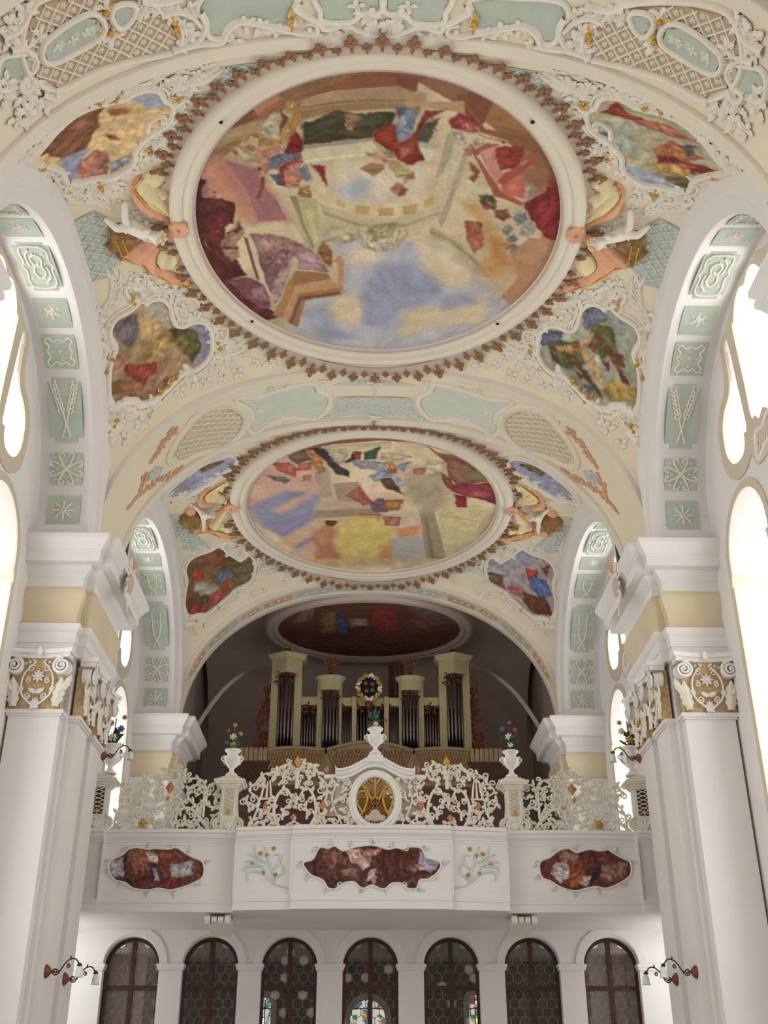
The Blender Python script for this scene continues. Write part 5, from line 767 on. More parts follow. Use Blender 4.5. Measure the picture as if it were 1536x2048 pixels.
# vestibule behind the glazing, with stained-glass windows in its end wall
VW = [(-2.58, .17, 2.14), (.0, .44, 1.82), (2.70, .18, 2.2)]
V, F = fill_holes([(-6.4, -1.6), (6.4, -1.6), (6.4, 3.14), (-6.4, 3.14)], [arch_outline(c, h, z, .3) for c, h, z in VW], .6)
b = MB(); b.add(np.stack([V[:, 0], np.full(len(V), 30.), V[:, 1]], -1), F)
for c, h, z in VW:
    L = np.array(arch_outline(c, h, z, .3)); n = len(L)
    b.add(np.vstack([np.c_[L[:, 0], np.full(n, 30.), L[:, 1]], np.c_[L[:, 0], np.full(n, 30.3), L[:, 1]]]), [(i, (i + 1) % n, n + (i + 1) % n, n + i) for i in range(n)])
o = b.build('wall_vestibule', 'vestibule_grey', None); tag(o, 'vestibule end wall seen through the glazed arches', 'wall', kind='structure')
for c, h, z in VW:
    L = arch_outline(c, h + .14, z, .3); Li = arch_outline(c, h, z, .3); V, F = fill_holes(L, [Li], .5)
    MB().add(np.stack([V[:, 0], np.full(len(V), 29.97), V[:, 1]], -1), F).build('window_reveal', 'flower_white', o)
for nm, rgb, k in (('stained_clear', (244, 250, 244), 1.0), ('stained_blue', (90, 130, 200), .7), ('stained_yellow', (236, 206, 92), .8), ('stained_green', (92, 176, 104), .7), ('stained_red', (196, 60, 60), .6)):
    mat(nm, (200, 200, 200), .4, 0, emit=(rgb, 1.3 * k))
for i, (c, h, z) in enumerate(VW):
    w = thing('window_%d' % (30 + i), ('small stained-glass window at the left of the vestibule', 'central stained-glass window behind the middle arch', 'small red and green stained-glass window at the right of the vestibule')[i], 'window', kind='structure', loc=(c, 30.28, .3))
    V, F = fill_poly([(p - c, q - .3) for p, q in arch_outline(c, h, z, .3)], .12)
    groups = {}
    for f in F:
        p = V[list(f)].mean(0); q = abs(p[0]) / h; zz = p[1] + .3 - z
        edge = q > .62 or math.hypot(p[0], max(zz, 0)) > .7 * h
        k = 'stained_clear' if not edge and i == 1 else rng.choice([['stained_clear', 'stained_green', 'stained_clear', 'stained_blue'], ['stained_clear', 'stained_clear', 'stained_yellow', 'stained_blue', 'stained_green'], ['stained_clear', 'stained_red', 'stained_green', 'stained_clear', 'stained_yellow']][i])
        if i == 1 and not edge and abs(p[0]) < .14 and -.1 < zz < .25: k = rng.choice(['stained_yellow', 'stained_blue'])
        groups.setdefault(k, []).append(f)
    for k, fs in groups.items():
        MB().add(np.stack([V[:, 0], np.zeros(len(V)), V[:, 1]], -1), fs).build('stained_glass', k, w, False)
    b = MB()
    for zz in np.arange(.5, z + h - .3, .42): b.box(-h, h, -.03, -.01, zz - .012, zz + .012)
    b.box(-.012, .012, -.03, -.01, 0, z + h - .35); b.build('saddle_bar', 'lead', w, False)

# ------------------------------------------------------------------ organ loft shell
for nm, bx, lb in (('wall_loft_left', (-5.75, -5.55, 31., 36.6, 3.5, 14.5), 'dark left wall of the organ loft'), ('wall_loft_right', (5.55, 5.75, 31., 36.6, 3.5, 14.5), 'dark right wall of the organ loft'), ('wall_loft_back', (-6, 6, 36.5, 36.7, -1.6, 14.5), 'dark end wall behind the organ')):
    o = MB().box(*bx).build(nm, 'loft_plaster', None, False); tag(o, lb, 'wall', kind='structure')
o = vault_mesh('C').build('ceiling', 'loft_plaster', None); tag(o, 'dim vault over the organ loft', 'vault', kind='structure')
# lunette groins either side of the organ
for s in (-1, 1):
    P = smooth_open([(s * 5.3, 31.4, 9.2), (s * 4.4, 32.4, 11.2), (s * 3.4, 34.2, 12.6), (s * 2.6, 36.2, 12.9)], 6)
    o = MB().tube(P, .07, 6).build('trim_%d' % (20 + (s > 0)), 'loft_plaster', None); tag(o, 'groin moulding on the %s of the organ loft vault' % ('left' if s < 0 else 'right'), 'moulding', kind='structure')

# ------------------------------------------------------------------ pierced gallery railing
RB = .13
def R3(p): p = np.asarray(p, float); return np.stack([p[:, 0], gal_y(p[:, 0]) + RB, p[:, 1]], -1)
def rail_tube(b, line, r, taper=True, k=5, off=0.):
    P = smooth_open(line, k); n = len(P); rr = r * (np.linspace(1, .55, n) if taper else np.ones(n))
    Q = R3(P); Q[:, 1] += off; b.tube(Q, rr, 6, nrm=(0, 1, 0)); return P
def rail_leaf(b, x, z, ang, L=.14, w=.045, off=0.):
    lf = leaf_mb(L, w, .03, .2, n=7); V = rot2(lf.verts(), ang - np.pi / 2, x, z)
    b.add(np.stack([V[:, 0], gal_y(V[:, 0]) + RB - .012 - V[:, 2] + off, V[:, 1]], -1), lf.f)
    b.add(np.stack([V[:, 0], gal_y(V[:, 0]) + RB + .012 + V[:, 2] + off, V[:, 1]], -1), lf.f)
def curl(b, x, z, r, a, sg): sp = spiral(x, z, r, r * .25, 1.15, a, sg, 14); b.tube(R3(sp), np.linspace(.018, .012, 14), 5, nrm=(0, 1, 0))
def dress(b, P, rnd, every=4, L=.13, w=.05):
    n = len(P)
    for i in range(4, n - 2, 7):
        t = P[i + 1] - P[i - 1]; t = t / (np.linalg.norm(t) + 1e-9); sd = 1 if (i // 7) % 2 else -1; q = P[i] + sd * .075 * np.array([-t[1], t[0]])
        if q[1] > 4.72: curl(b, q[0], q[1], rnd.uniform(.045, .07), math.atan2(P[i][1] - q[1], P[i][0] - q[0]), sd)
    for i in range(2, n - 1, every):
        t = P[min(i + 1, n - 1)] - P[i - 1]; a = math.atan2(t[1], t[0]); sd = 1 if (i // every) % 2 else -1
        rail_leaf(b, P[i][0], P[i][1], a + sd * (.7 + .4 * rnd.random()), L * (.7 + .5 * rnd.random()), w)
def diamond(x, z, r, rz, material, parent, name='boss'):
    b = MB(); y = float(gal_y(x)) + RB
    b.add([(x - r, y - .02, z), (x, y - .02, z + rz), (x + r, y - .02, z), (x, y - .02, z - rz), (x, y - .07, z), (x, y + .05, z)], [(0, 1, 4), (1, 2, 4), (2, 3, 4), (3, 0, 4), (1, 0, 5), (2, 1, 5), (3, 2, 5), (0, 3, 5)])
    return b.build(name, material, parent, False)
SIDE_ST = [[(130, 640), (260, 540), (380, 450), (480, 430), (540, 480), (530, 560), (480, 590)], [(1110, 650), (1020, 550), (920, 450), (830, 440), (770, 500), (780, 580), (840, 600), (870, 560), (840, 540)],
           [(270, 490), (310, 380), (315, 280), (270, 210), (210, 220), (200, 290), (240, 320)], [(300, 440), (400, 340), (480, 300), (490, 220), (430, 160), (380, 190), (400, 250)],
           [(1010, 500), (960, 420), (900, 370), (860, 300), (900, 230), (970, 230), (990, 290), (940, 330)], [(1030, 520), (1030, 260), (1010, 190), (940, 160), (830, 165), (770, 220), (770, 290)],
           [(680, 460), (700, 380), (740, 330), (800, 350), (810, 400), (770, 410)], [(670, 440), (640, 340), (600, 290), (550, 310), (560, 370), (600, 380)],
           [(1230, 440), (1140, 430), (1060, 400), (1050, 300), (1070, 220), (1150, 210), (1200, 280), (1150, 340), (1110, 300)], [(1250, 240), (1240, 350), (1220, 440), (1130, 520), (1110, 600), (1140, 650)],
           [(690, 190), (640, 160), (620, 110), (670, 80), (700, 120)], [(700, 190), (760, 170), (820, 150), (810, 90), (750, 90), (740, 130)], [(640, 650), (640, 560), (690, 500), (730, 540), (700, 590)],
           [(260, 560), (330, 520), (400, 500), (470, 510), (520, 570), (470, 620), (410, 600), (420, 560)], [(520, 440), (600, 440), (680, 470), (760, 430)], [(560, 650), (560, 590), (600, 540)],
           [(900, 650), (910, 580), (950, 530), (960, 480)], [(170, 600), (180, 480), (230, 400), (280, 330)], [(330, 300), (380, 330), (420, 300), (430, 240)], [(520, 300), (560, 240), (600, 200), (560, 150), (520, 170)],
           [(1160, 640), (1180, 560), (1250, 480)], [(980, 640), (1000, 600), (970, 560)], [(330, 650), (340, 610), (390, 640)], [(720, 650), (760, 620), (740, 580)]]
GAP = .0021
def side_panel(s):
    rnd = random.Random(11)
    R = thing('pierced_railing', 'openwork scroll railing between end pier and vase pedestal on the %s' % ('left' if s < 0 else 'right'), 'railing', 'pierced railing panels on the gallery', loc=(s * 4.2, 21.85, 4.62)); off = -np.array(R.location)
    cv = lambda P: np.array([(s * -(-5.36 + .002 * a), 4.63 + (650 - q) * GAP) for a, q in P])
    for k, st in enumerate(SIDE_ST):
        b = MB(); P = rail_tube(b, cv(st), .036 if k < 2 else .027)
        dress(b, P, rnd, 3, .12, .034); b.xf(lambda V: V + off).build('scroll_stem', 'rail_cream', R)['kind'] = 'stuff'
    for (a, q), r, c in (((690, 250), (.10, .13), 'rust'), ((680, 350), (.04, .07), 'gold_matt')):
        p = cv([(a, q)])[0]; d = diamond(p[0], p[1], *r, c, R); d.data.transform(Matrix.Translation(Vector(off)))
    p = cv([(455, 575)])[0]; b = flower_mb(.1, 6); b.xf(lambda V: np.stack([p[0] + V[:, 0], gal_y(p[0]) + RB - .05 - V[:, 2], p[1] + V[:, 1]], -1) + off).build('flower', 'flower_ochre' if s < 0 else 'gold', R)
    b = MB(); b.tube(R3(np.array([(s * 5.1, 4.66), (s * 3.05, 4.66)])), .03, 6, nrm=(0, 1, 0)); b.xf(lambda V: V + off).build('bottom_rail', 'rail_cream', R)
for s in (-1, 1): side_panel(s)
IN_ST = [[(100, 710), (180, 520), (170, 430), (80, 360), (150, 290), (200, 330), (240, 260)], [(70, 400), (60, 470), (120, 540), (160, 480)], [(190, 440), (330, 440)], [(205, 430), (240, 270)], [(262, 430), (266, 280)], [(310, 430), (290, 270)],
         [(330, 270), (360, 180), (450, 130), (530, 150), (560, 230), (560, 360)], [(570, 360), (575, 230), (610, 150), (700, 130), (760, 180), (790, 240)], [(400, 700), (350, 600), (350, 480), (400, 380), (470, 360), (520, 440), (560, 470)],
         [(720, 700), (770, 600), (760, 480), (710, 380), (650, 360), (600, 440), (560, 470)], [(430, 640), (440, 560), (480, 510), (550, 505)], [(680, 640), (680, 560), (640, 510), (570, 505)], [(200, 540), (240, 580), (290, 560), (310, 500), (280, 460)],
         [(140, 300), (200, 230), (280, 200), (330, 250)], [(380, 320), (430, 260), (480, 230), (470, 180), (420, 190)], [(640, 320), (690, 280), (720, 220), (680, 180), (650, 210)], [(100, 600), (150, 680), (240, 640), (260, 690)],
         [(790, 250), (870, 330), (870, 450), (800, 560), (840, 620), (890, 560)], [(900, 250), (960, 320), (930, 450), (960, 560), (1040, 700)], [(980, 300), (1060, 260), (1120, 320), (1080, 380), (1020, 360)], [(960, 480), (1040, 440), (1120, 480), (1130, 560), (1060, 590), (1030, 540)],
         [(740, 700), (790, 650), (850, 690), (900, 640), (960, 690)], [(1010, 640), (1080, 620), (1120, 690), (1180, 640)], [(800, 300), (850, 380), (820, 470)], [(290, 700), (330, 640), (310, 590)], [(1060, 420), (1150, 400), (1170, 330)], [(480, 690), (540, 660), (620, 690)]]
def inner_panel(s):
    rnd = random.Random(23)
    R = thing('pierced_railing', 'openwork lyre-shaped railing between the oval medallion and the %s vase' % ('left' if s < 0 else 'right'), 'railing', 'pierced railing panels on the gallery', loc=(s * 1.6, 21.55, 4.62)); off = -np.array(R.location)
    X0 = -2.56
    cv = lambda P: np.array([(.0 + s * -(X0 + .00192 * a), 4.63 + (715 - q) * GAP) for a, q in P])
    for k, st in enumerate(IN_ST):
        b = MB(); P = rail_tube(b, cv(st), .033 if 6 <= k <= 9 else .024)
        if k not in (2, 3, 4, 5): dress(b, P, rnd, 3, .12, .036)
        b.xf(lambda V: V + off).build('scroll_stem', 'rail_cream', R)['kind'] = 'stuff'
    for (a, q), r, c in (((260, 510), (.06, .10), 'rust'), ((545, 620), (.07, .08), 'rust'), ((840, 520), (.07, .11), 'rust'), ((570, 110), (.07, .13), 'gold_matt'), ((870, 190), (.05, .08), 'rust'), ((850, 380), (.05, .04), 'rust')):
        p = cv([(a, q)])[0]; d = diamond(p[0], p[1], *r, c, R); d.data.transform(Matrix.Translation(Vector(off)))
    b = MB(); b.tube(R3(np.array([(s * .45, 4.66), (s * 1.49, 4.66)])), .03, 6, nrm=(0, 1, 0)); b.tube(R3(np.array([(s * 1.51, 4.66), (s * 2.56, 4.66)])), .03, 6, nrm=(0, 1, 0)); b.xf(lambda V: V + off).build('bottom_rail', 'rail_cream', R)
    # pale filigree board next to the medallion
    V, F = fill_poly([(s * .42, 4.85), (s * .95, 4.85), (s * .92, 5.6), (s * .42, 5.6)], .2)
    MB().add(np.stack([V[:, 0], np.full(len(V), 21.32 + RB + .06), V[:, 1]], -1) + off, F).build('filigree_board', 'mauve_grey', R)
for s in (-1, 1): inner_panel(s)
# oval monogram medallion with its curved pediment
MD = thing('monogram_medallion', 'oval medallion with gold monogram and curved pediment at the middle of the railing', 'medallion', loc=(.06, 21.42, 4.62)); mo = -np.array(MD.location)
mc = (.06, 5.13); my = 21.30 + RB
t = np.linspace(0, 2 * np.pi, 48, endpoint=False)
b = MB(); b.grid([[(mc[0] + (.39 + d) * math.cos(a), my - h, mc[1] + (.47 + d) * math.sin(a)) for a in t] for d, h in ((-.02, -.05), (-.02, .07), (.01, .10), (.05, .10), (.07, .07), (.12, .06), (.13, .02), (.13, -.06))], closed_v=True)
b.xf(lambda V: V + mo).build('oval_frame', 'stucco_white', MD)
V, F = fill_poly([(mc[0] + .40 * math.cos(a), mc[1] + .48 * math.sin(a)) for a in t], .2)
MB().add(np.stack([V[:, 0], np.full(len(V), my + .05), V[:, 1]], -1) + mo, F).build('ground', 'tassel_brown', MD, False)
b = MB()
for i in range(-9, 10):
    for d in (-1, 1):
        P = [(mc[0] + i * .085 + d * q, mc[1] + q) for q in np.linspace(-.5, .5, 21)]
        P = [p for p in P if ((p[0] - mc[0]) / .39) ** 2 + ((p[1] - mc[1]) / .47) ** 2 < 1]
        if len(P) > 2: b.tube([(p[0], my + .03, p[1]) for p in (P[0], P[-1])], .008, 4, nrm=(0, 1, 0))
b.xf(lambda V: V + mo).build('lattice', 'gold_matt', MD, False)
b = MB()
for a in np.linspace(0, 2 * np.pi, 40, endpoint=False): b.ball((mc[0] + .35 * math.cos(a), my, mc[1] + .43 * math.sin(a)), .016, nu=6, nv=4)
b.xf(lambda V: V + mo).build('pearl_border', 'flower_white', MD)['kind'] = 'stuff'
MS = [[(1250, 350), (1300, 300), (1350, 330), (1400, 420), (1440, 500)], [(1262, 375), (1330, 350), (1362, 420), (1340, 510), (1300, 570), (1252, 560)], [(1262, 375), (1248, 440), (1285, 505), (1312, 545)], [(1440, 500), (1470, 440), (1440, 400)]]
for e in (1, -1):
    for q in MS:
        b = MB(); P = smooth_open([(mc[0] + e * (a - 1440) * .00196, mc[1] + (440 - c) * .00205) for a, c in q], 5)
        b.tube(np.stack([P[:, 0], np.full(len(P), my - .03), P[:, 1]], -1), .024, 6, nrm=(0, 1, 0)); b.xf(lambda V: V + mo).build('monogram_stroke', 'gold', MD)
b = MB(); b.tube([(mc[0], my - .03, 5.55), (mc[0], my - .03, 5.2)], [.03, .02], 6, nrm=(0, 1, 0))
for e in (-1, 0, 1): b.tube([(mc[0] + e * .03, my - .03, 5.46), (mc[0] + e * .09, my - .03, 5.56)], .016, 5, nrm=(0, 1, 0))
b.xf(lambda V: V + mo).build('monogram_crown', 'gold', MD)
b = MB()
for dx, dz, r in ((0, 0, .13), (-.13, -.03, .08), (.13, -.03, .08), (0, .06, .1)): b.ball((mc[0] + dx, my - .01, mc[1] - .3 + dz), r, .05, r * .8, 10, 8)
b.xf(lambda V: V + mo).build('cloud', 'mauve_grey', MD)
ped = smooth_open([(-.72, 5.70), (-.66, 5.64), (-.45, 5.68), (-.25, 5.78), (-.1, 5.86), (.06, 5.89)], 5); ped = np.vstack([ped, [(.12 - x, z) for x, z in ped[::-1][1:]]])
b = MB(); sec = [(.10, -.10), (-.05, -.10), (-.06, -.05), (-.11, -.03), (-.13, .02), (-.17, .04), (-.17, .08), (.1, .10)]
b.grid([[(x, 21.30 + RB + d, z + h) for x, z in ped] for d, h in sec]); b.xf(lambda V: V + mo).build('pediment', 'stucco_white', MD)
b = MB(); b.grid([[(x, 21.34 + RB, z) for x, z in ped], [(x, 21.34 + RB, 5.2) for x, z in ped]]); b.xf(lambda V: V + mo).build('tympanum', 'mauve_grey', MD)
for s in (-1, 1):
    b = MB(); b.tube(R3(np.array([(.06 + s * .62, 5.62), (.06 + s * 1.0, 5.6)])), .045, 6, nrm=(0, 1, 0)); b.xf(lambda V: V + mo).build('shoulder_rail', 'stucco_white', MD)
b = MB()
for z, r in ((5.86, .20), (5.93, .15), (5.99, .10)): b.box(.06 - r, .06 + r, 21.3 + RB - r * .8, 21.3 + RB + r * .8, z, z + .075)
b.xf(lambda V: V + mo).build('pedestal_step', 'stucco_white', MD, False)
# pedestals
def pedestal(x, w, label, lat):
    y = float(gal_y(x)) + RB; P = thing('vase_pedestal', label, 'pedestal', 'vase pedestals on the gallery', loc=(x, y, 4.62)); h = w / 2
    MB().box(-h, h, -.14, .14, 0, .84).build('shaft', 'rail_cream', P, False)
    b = MB()
    for z0, z1, e in ((.82, .86, .03), (.86, .9, .06), (.9, .94, .12), (.94, .98, .15), (.98, 1.02, .08), (1.02, 1.06, 0.02), (1.06, 1.1, -.04)): b.box(-h - e, h + e, -.14 - e, .14 + e, z0, z1)
    b.build('cap', 'rail_cream', P, False)
    MB().box(-h + .06, h - .06, -.15, -.13, .3, .8).build('inset_panel', 'mauve_grey' if lat else 'dark_void', P, False)
    b = MB()
    for i in range(6):
        for d in (-1, 1): b.tube([(-(h - .06) * d, -.155, .32 + i * .08), ((h - .06) * d, -.155, .40 + i * .08)], .009, 4, nrm=(0, 1, 0))
    b.build('inset_lattice', 'rail_cream', P, False)['kind'] = 'stuff'
    b = MB(); b.add([(-.04, -.16, .35), (0, -.16, .42), (.04, -.16, .35), (0, -.16, .28), (0, -.2, .35)], [(0, 1, 4), (1, 2, 4), (2, 3, 4), (3, 0, 4)]); b.build('gilt_boss', 'gold', P, False)
    for e in (-1, 1):
        sp = spiral(e * (h + .03), .13, .12, .03, 1.6, np.pi / 2, -e); up = smooth_open([(e * (h - .0), .6), (e * (h + .01), .4), (e * (h + .03), .26)], 4)
        Q = np.vstack([up, sp]); MB().tube(np.c_[Q[:, 0], np.full(len(Q), -.1), Q[:, 1]], .028, 6, nrm=(0, 1, 0)).build('volute', 'rail_cream', P)
    b = MB()
    for a in (-.5, 0, .5): b.merge(leaf_mb(.2, .05, .04, .2), lambda V, a=a: np.stack([(r := rot2(V, a, 0, .02))[:, 0], -.15 - r[:, 2], r[:, 1]], -1))
    b.build('palmette', 'rail_cream', P)
    return P
PED = {}
for s in (-1, 1):
    sd = 'left' if s < 0 else 'right'
    pedestal(s * 2.80, .30, 'cream pedestal with lattice inset and scrolled foot, %s of the medallion' % sd, True)
    pedestal(s * 5.33, .34, 'lattice pedestal half hidden by the near %s pier' % sd, False)
# flower vases
def leafy(b, p, d, L, w):
    lf = leaf_mb(L, w, .02, .15, n=6); z = Vector(d).normalized(); x = z.orthogonal().normalized(); y = z.cross(x); V = lf.verts()
    b.add(np.array(p) + V[:, :1] * np.array(x) + V[:, 1:2] * np.array(z) + V[:, 2:] * np.array(y), lf.f)
def vase(x, z, label, flowers, sc=1.0, seed=0, bare=False):
    rnd = random.Random(seed); y = float(gal_y(x)) + RB; P = thing('flower_vase', label, 'vase', 'flower vases on the gallery railing', loc=(x, y, z))
    k = sc
    MB().lathe([(r * k, h * k) for r, h in ((.005, 0), (.11, 0), (.11, .03), (.06, .06), (.04, .10), (.045, .14), (.08, .17), (.13, .24), (.15, .32), (.14, .36), (.10, .39), (.10, .42), (.13, .45), (.15, .47), (.15, .49), (.10, .50), (.005, .49))], 20).build('vase_body', 'stucco_white', P)
    for e in (-1, 1):
        sp = spiral(e * .17 * k, .33 * k, .055 * k, .015 * k, 1.3, np.pi / 2, e, 14); MB().tube(np.c_[sp[:, 0], np.zeros(len(sp)), sp[:, 1]], .016 * k, 5, nrm=(0, 1, 0)).build('handle', 'stucco_white', P)
    for i in range(6):
        a = i * np.pi / 3; b = MB(); leafy(b, (.09 * k * math.cos(a), .09 * k * math.sin(a), .2 * k), (math.cos(a) * .5, math.sin(a) * .5, .6), .14 * k, .045 * k); b.build('relief_leaf', 'flower_white', P)
    b = MB()
    for i in range(16):
        a = rnd.uniform(0, 6.28); leafy(b, (.03 * math.cos(a), .03 * math.sin(a), .47 * k + rnd.uniform(0, .25) * k), (math.cos(a), math.sin(a), rnd.uniform(.1, 1.2)), rnd.uniform(.1, .2) * k, .045 * k)
    b.tube([(0, 0, .45 * k), (.01, 0, .95 * k)], .012, 5, nrm=(0, 1, 0)); b.build('foliage', 'leaf_green', P)
    for dx, dz, r, c in flowers:
        b = flower_mb(r * k, 7, .8); b.xf(lambda V: np.stack([dx * k + V[:, 0], -.07 - V[:, 2], dz * k + V[:, 1]], -1)).build('bloom', c, P)
    return P
FL = [(0, .58, .06, 'flower_ochre'), (.0, .72, .075, 'flower_white'), (-.11, .62, .045, 'flower_blue'), (.13, .78, .05, 'flower_ochre'), (-.1, .84, .04, 'flower_red'), (.02, .95, .045, 'flower_ochre')]
vase(-2.80, 5.72, 'white vase of painted flowers left of the medallion', FL, 1.08, 1)
vase(2.80, 5.72, 'white vase of painted flowers right of the medallion', [(.0, .60, .06, 'flower_white'), (-.02, .75, .075, 'flower_white'), (-.14, .9, .05, 'flower_blue'), (.1, .88, .05, 'flower_red'), (.0, 1.02, .035, 'rust')], 1.08, 2)
vase(.06, 6.05, 'white vase of painted flowers on top of the middle medallion', [(0, .56, .065, 'flower_white'), (-.1, .53, .05, 'flower_red'), (.08, .5, .045, 'flower_ochre'), (.02, .7, .05, 'flower_blue'), (.2, .62, .045, 'flower_red'), (-.1, .75, .04, 'flower_blue')], 1.05, 3)
vase(-5.2, 5.72, 'white flower vase by the left pier, half hidden behind its capitals', [(0, .6, .08, 'flower_white'), (.12, .75, .07, 'flower_blue'), (-.05, .85, .06, 'rust'), (.16, .95, .05, 'rust')], 1.2, 4)
vase(5.2, 5.72, 'white flower vase by the right pier, half hidden behind its capitals', [(0, .6, .08, 'flower_ochre'), (-.12, .75, .07, 'flower_white'), (.05, .85, .06, 'rust'), (-.14, .9, .05, 'flower_ochre')], 1.2, 5)
# ------------------------------------------------------------------ organ
ORG = thing('pipe_organ', 'pipe organ with cream case, two tall towers and gilt carving in the dark loft', 'organ', loc=(.045, 32.3, 8.0))
def og(b, name, material, sharp=30, smooth=True): return b.build(name, material, ORG, smooth, sharp)
og(MB().box(-3.04, 3.04, .1, 1.3, -.6, 1.15), 'case_base', 'organ_case', smooth=False)
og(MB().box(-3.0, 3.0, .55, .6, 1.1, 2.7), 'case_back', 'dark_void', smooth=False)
PIPE = {}
def pipe(x, y, z0, L, r):
    k = (round(L, 2), round(r, 3))
    if k not in PIPE:
        f = min(.55, .28 * L); b = MB().lathe([(.005, 0), (r * .25, 0), (r, f), (r * 1.0, f + .01), (r * .9, f + .05), (r, f + .09), (r, L), (r * .9, L), (.005, L - .02)], 12)
        me = b.mesh('pipe', 'pipe_metal'); PIPE[k] = me
    o = link('pipe', PIPE[k], ORG); o.location = (x, y, z0); return o
def carve(b, x0, x1, z0, z1, y, n, seed, L=.14):
    rnd = random.Random(seed)
    for i in range(n):
        x, z, a = rnd.uniform(x0, x1), rnd.uniform(z0, z1), rnd.uniform(0, 6.28)
        lf = leaf_mb(L * rnd.uniform(.6, 1.2), L * .3, .04, .3, n=6); V = rot2(lf.verts(), a, x, z)
        b.add(np.stack([V[:, 0], y - V[:, 2], V[:, 1]], -1), lf.f)
for s in (-1, 1):
    X = lambda a: s * a
    # outer tower: pointed plan
    for x0, x1 in ((2.10, 2.32), (2.82, 3.04)): og(MB().box(*sorted((X(x0), X(x1))), -.02, .35, 1.1, 4.05), 'tower_post', 'organ_case', smooth=False)
    pl = [(2.10, 0), (2.57, -.28), (3.04, 0), (3.04, .35), (2.10, .35)]
    og(MB().prism([(X(a), c) for a, c in (pl if s > 0 else pl[::-1])], 3.60, 4.06), 'tower_crown', 'organ_case', smooth=False)
    rows = [];
    for g, z in ((0, 4.02), (.05, 4.06), (.10, 4.14), (.13, 4.18), (.13, 4.2)):
        rows.append([(X(2.10 - g), -.0 - g, z), (X(2.57), -.28 - g * 1.4, z), (X(3.04 + g), -.0 - g, z), (X(3.04 + g), .35, z), (X(2.1 - g), .35, z)])
    og(MB().grid(rows, closed_v=True), 'tower_cornice', 'organ_case', smooth=False)
    b = MB().lathe([(r, z) for r, z in ((.005, 4.2), (.25, 4.2), (.2, 4.26), (.09, 4.3), (.11, 4.36), (.09, 4.44), (.005, 4.47))], 10, c=(X(2.57), .05, 0)); og(b, 'finial', 'organ_gilt')
    for i, (d, L) in enumerate(((-.2, 2.28), (-.1, 2.34), (0, 2.42), (.1, 2.34), (.2, 2.28))): pipe(X(2.57 + d), -.16 + .7 * abs(d), 1.25, L, .044)
    b = MB(); carve(b, *sorted((X(2.32), X(2.82))), 3.25, 3.62, -.12, 26, 5); og(b, 'carved_screen', 'organ_gilt')['kind'] = 'stuff'
    # flat between the towers
    og(MB().box(*sorted((X(1.58), X(2.1))), .05, .3, 2.64, 2.9), 'flat_cornice', 'organ_case', smooth=False)
    for i in range(6):
        d = i / 5.; pipe(X(1.65 + .41 * d), .12, 1.2, 1.25 + (.32 * (1 - d) if True else 0), .03)
    b = MB(); carve(b, *sorted((X(1.62), X(2.08))), 2.38, 2.66, .06, 18, 6); og(b, 'carved_screen', 'organ_gilt')['kind'] = 'stuff'
    # inner tower: rounded plan
    for x0, x1 in ((.87, .955), (1.46, 1.62)): og(MB().box(*sorted((X(x0), X(x1))), .0, .33, 1.1, 3.5), 'tower_post', 'organ_case', smooth=False)
    t = np.linspace(0, np.pi, 13); rows = []
    for g, z in ((0, 3.05), (0, 3.34), (.03, 3.38), (.08, 3.45), (.10, 3.49), (-.2, 3.5)):
        rows.append([(X(1.225) - (.365 + g) * math.cos(a), -(.24 + g) * math.sin(a) + .02, z) for a in t])
    og(MB().grid(rows), 'tower_crown', 'organ_case')
    for i, d in enumerate((-.2, -.1, 0, .1, .2)): pipe(X(1.21 + d), -.13 + .9 * d * d * 2, 1.22, 1.78 - abs(d) * .3, .04)
    b = MB(); carve(b, *sorted((X(.97), X(1.46))), 2.8, 3.06, -.12, 18, 7); og(b, 'carved_screen', 'organ_gilt')['kind'] = 'stuff'
    b = MB().lathe([(r, z) for r, z in ((.005, 3.5), (.1, 3.5), (.12, 3.58), (.05, 3.66), (.06, 3.74), (.11, 3.8), (.03, 3.86), (.005, 3.9))], 10, c=(X(1.225), .0, 0))
    for a in np.linspace(-1, 1, 5): b.merge(leaf_mb(.42, .05, .03, .3), lambda V, a=a: np.stack([X(1.225) + (r := rot2(V, a * .75, 0, 3.8))[:, 0], -.02 - r[:, 2], r[:, 1]], -1))
    og(b, 'gilt_flame', 'organ_gilt')
    # small flat beside the centre
    og(MB().box(*sorted((X(.41), X(.87))), .05, .3, 2.62, 2.88), 'flat_cornice', 'organ_case', smooth=False)
    og(MB().box(*sorted((X(.42), X(.56))), .0, .3, 1.1, 2.9), 'tower_post', 'organ_case', smooth=False)
    for i in range(6): pipe(X(.60 + .048 * i), .1, 1.2, 1.3, .018)
    b = MB(); carve(b, *sorted((X(.57), X(.86))), 2.45, 2.62, .04, 10, 8, .1); og(b, 'carved_screen', 'organ_gilt')['kind'] = 'stuff'
    # carved wing
    b = MB(); carve(b, *sorted((X(3.1), X(3.38))), 1.3, 2.4, .1, 40, 9, .2); carve(b, *sorted((X(3.08), X(3.22))), 2.4, 3.3, .1, 22, 10, .18); og(b, 'carved_wing', 'organ_gilt')['kind'] = 'stuff'
og(MB().box(-.42, .42, .05, .3, 2.62, 2.88), 'flat_cornice', 'organ_case', smooth=False)
for i in range(9):
    d = i - 4; pipe(.094 * d, .08, 1.2, 1.42 - .05 * abs(abs(d) - 2), .026)
b = MB(); carve(b, -.4, .4, 2.42, 2.62, .03, 18, 12); og(b, 'carved_screen', 'organ_gilt')['kind'] = 'stuff'
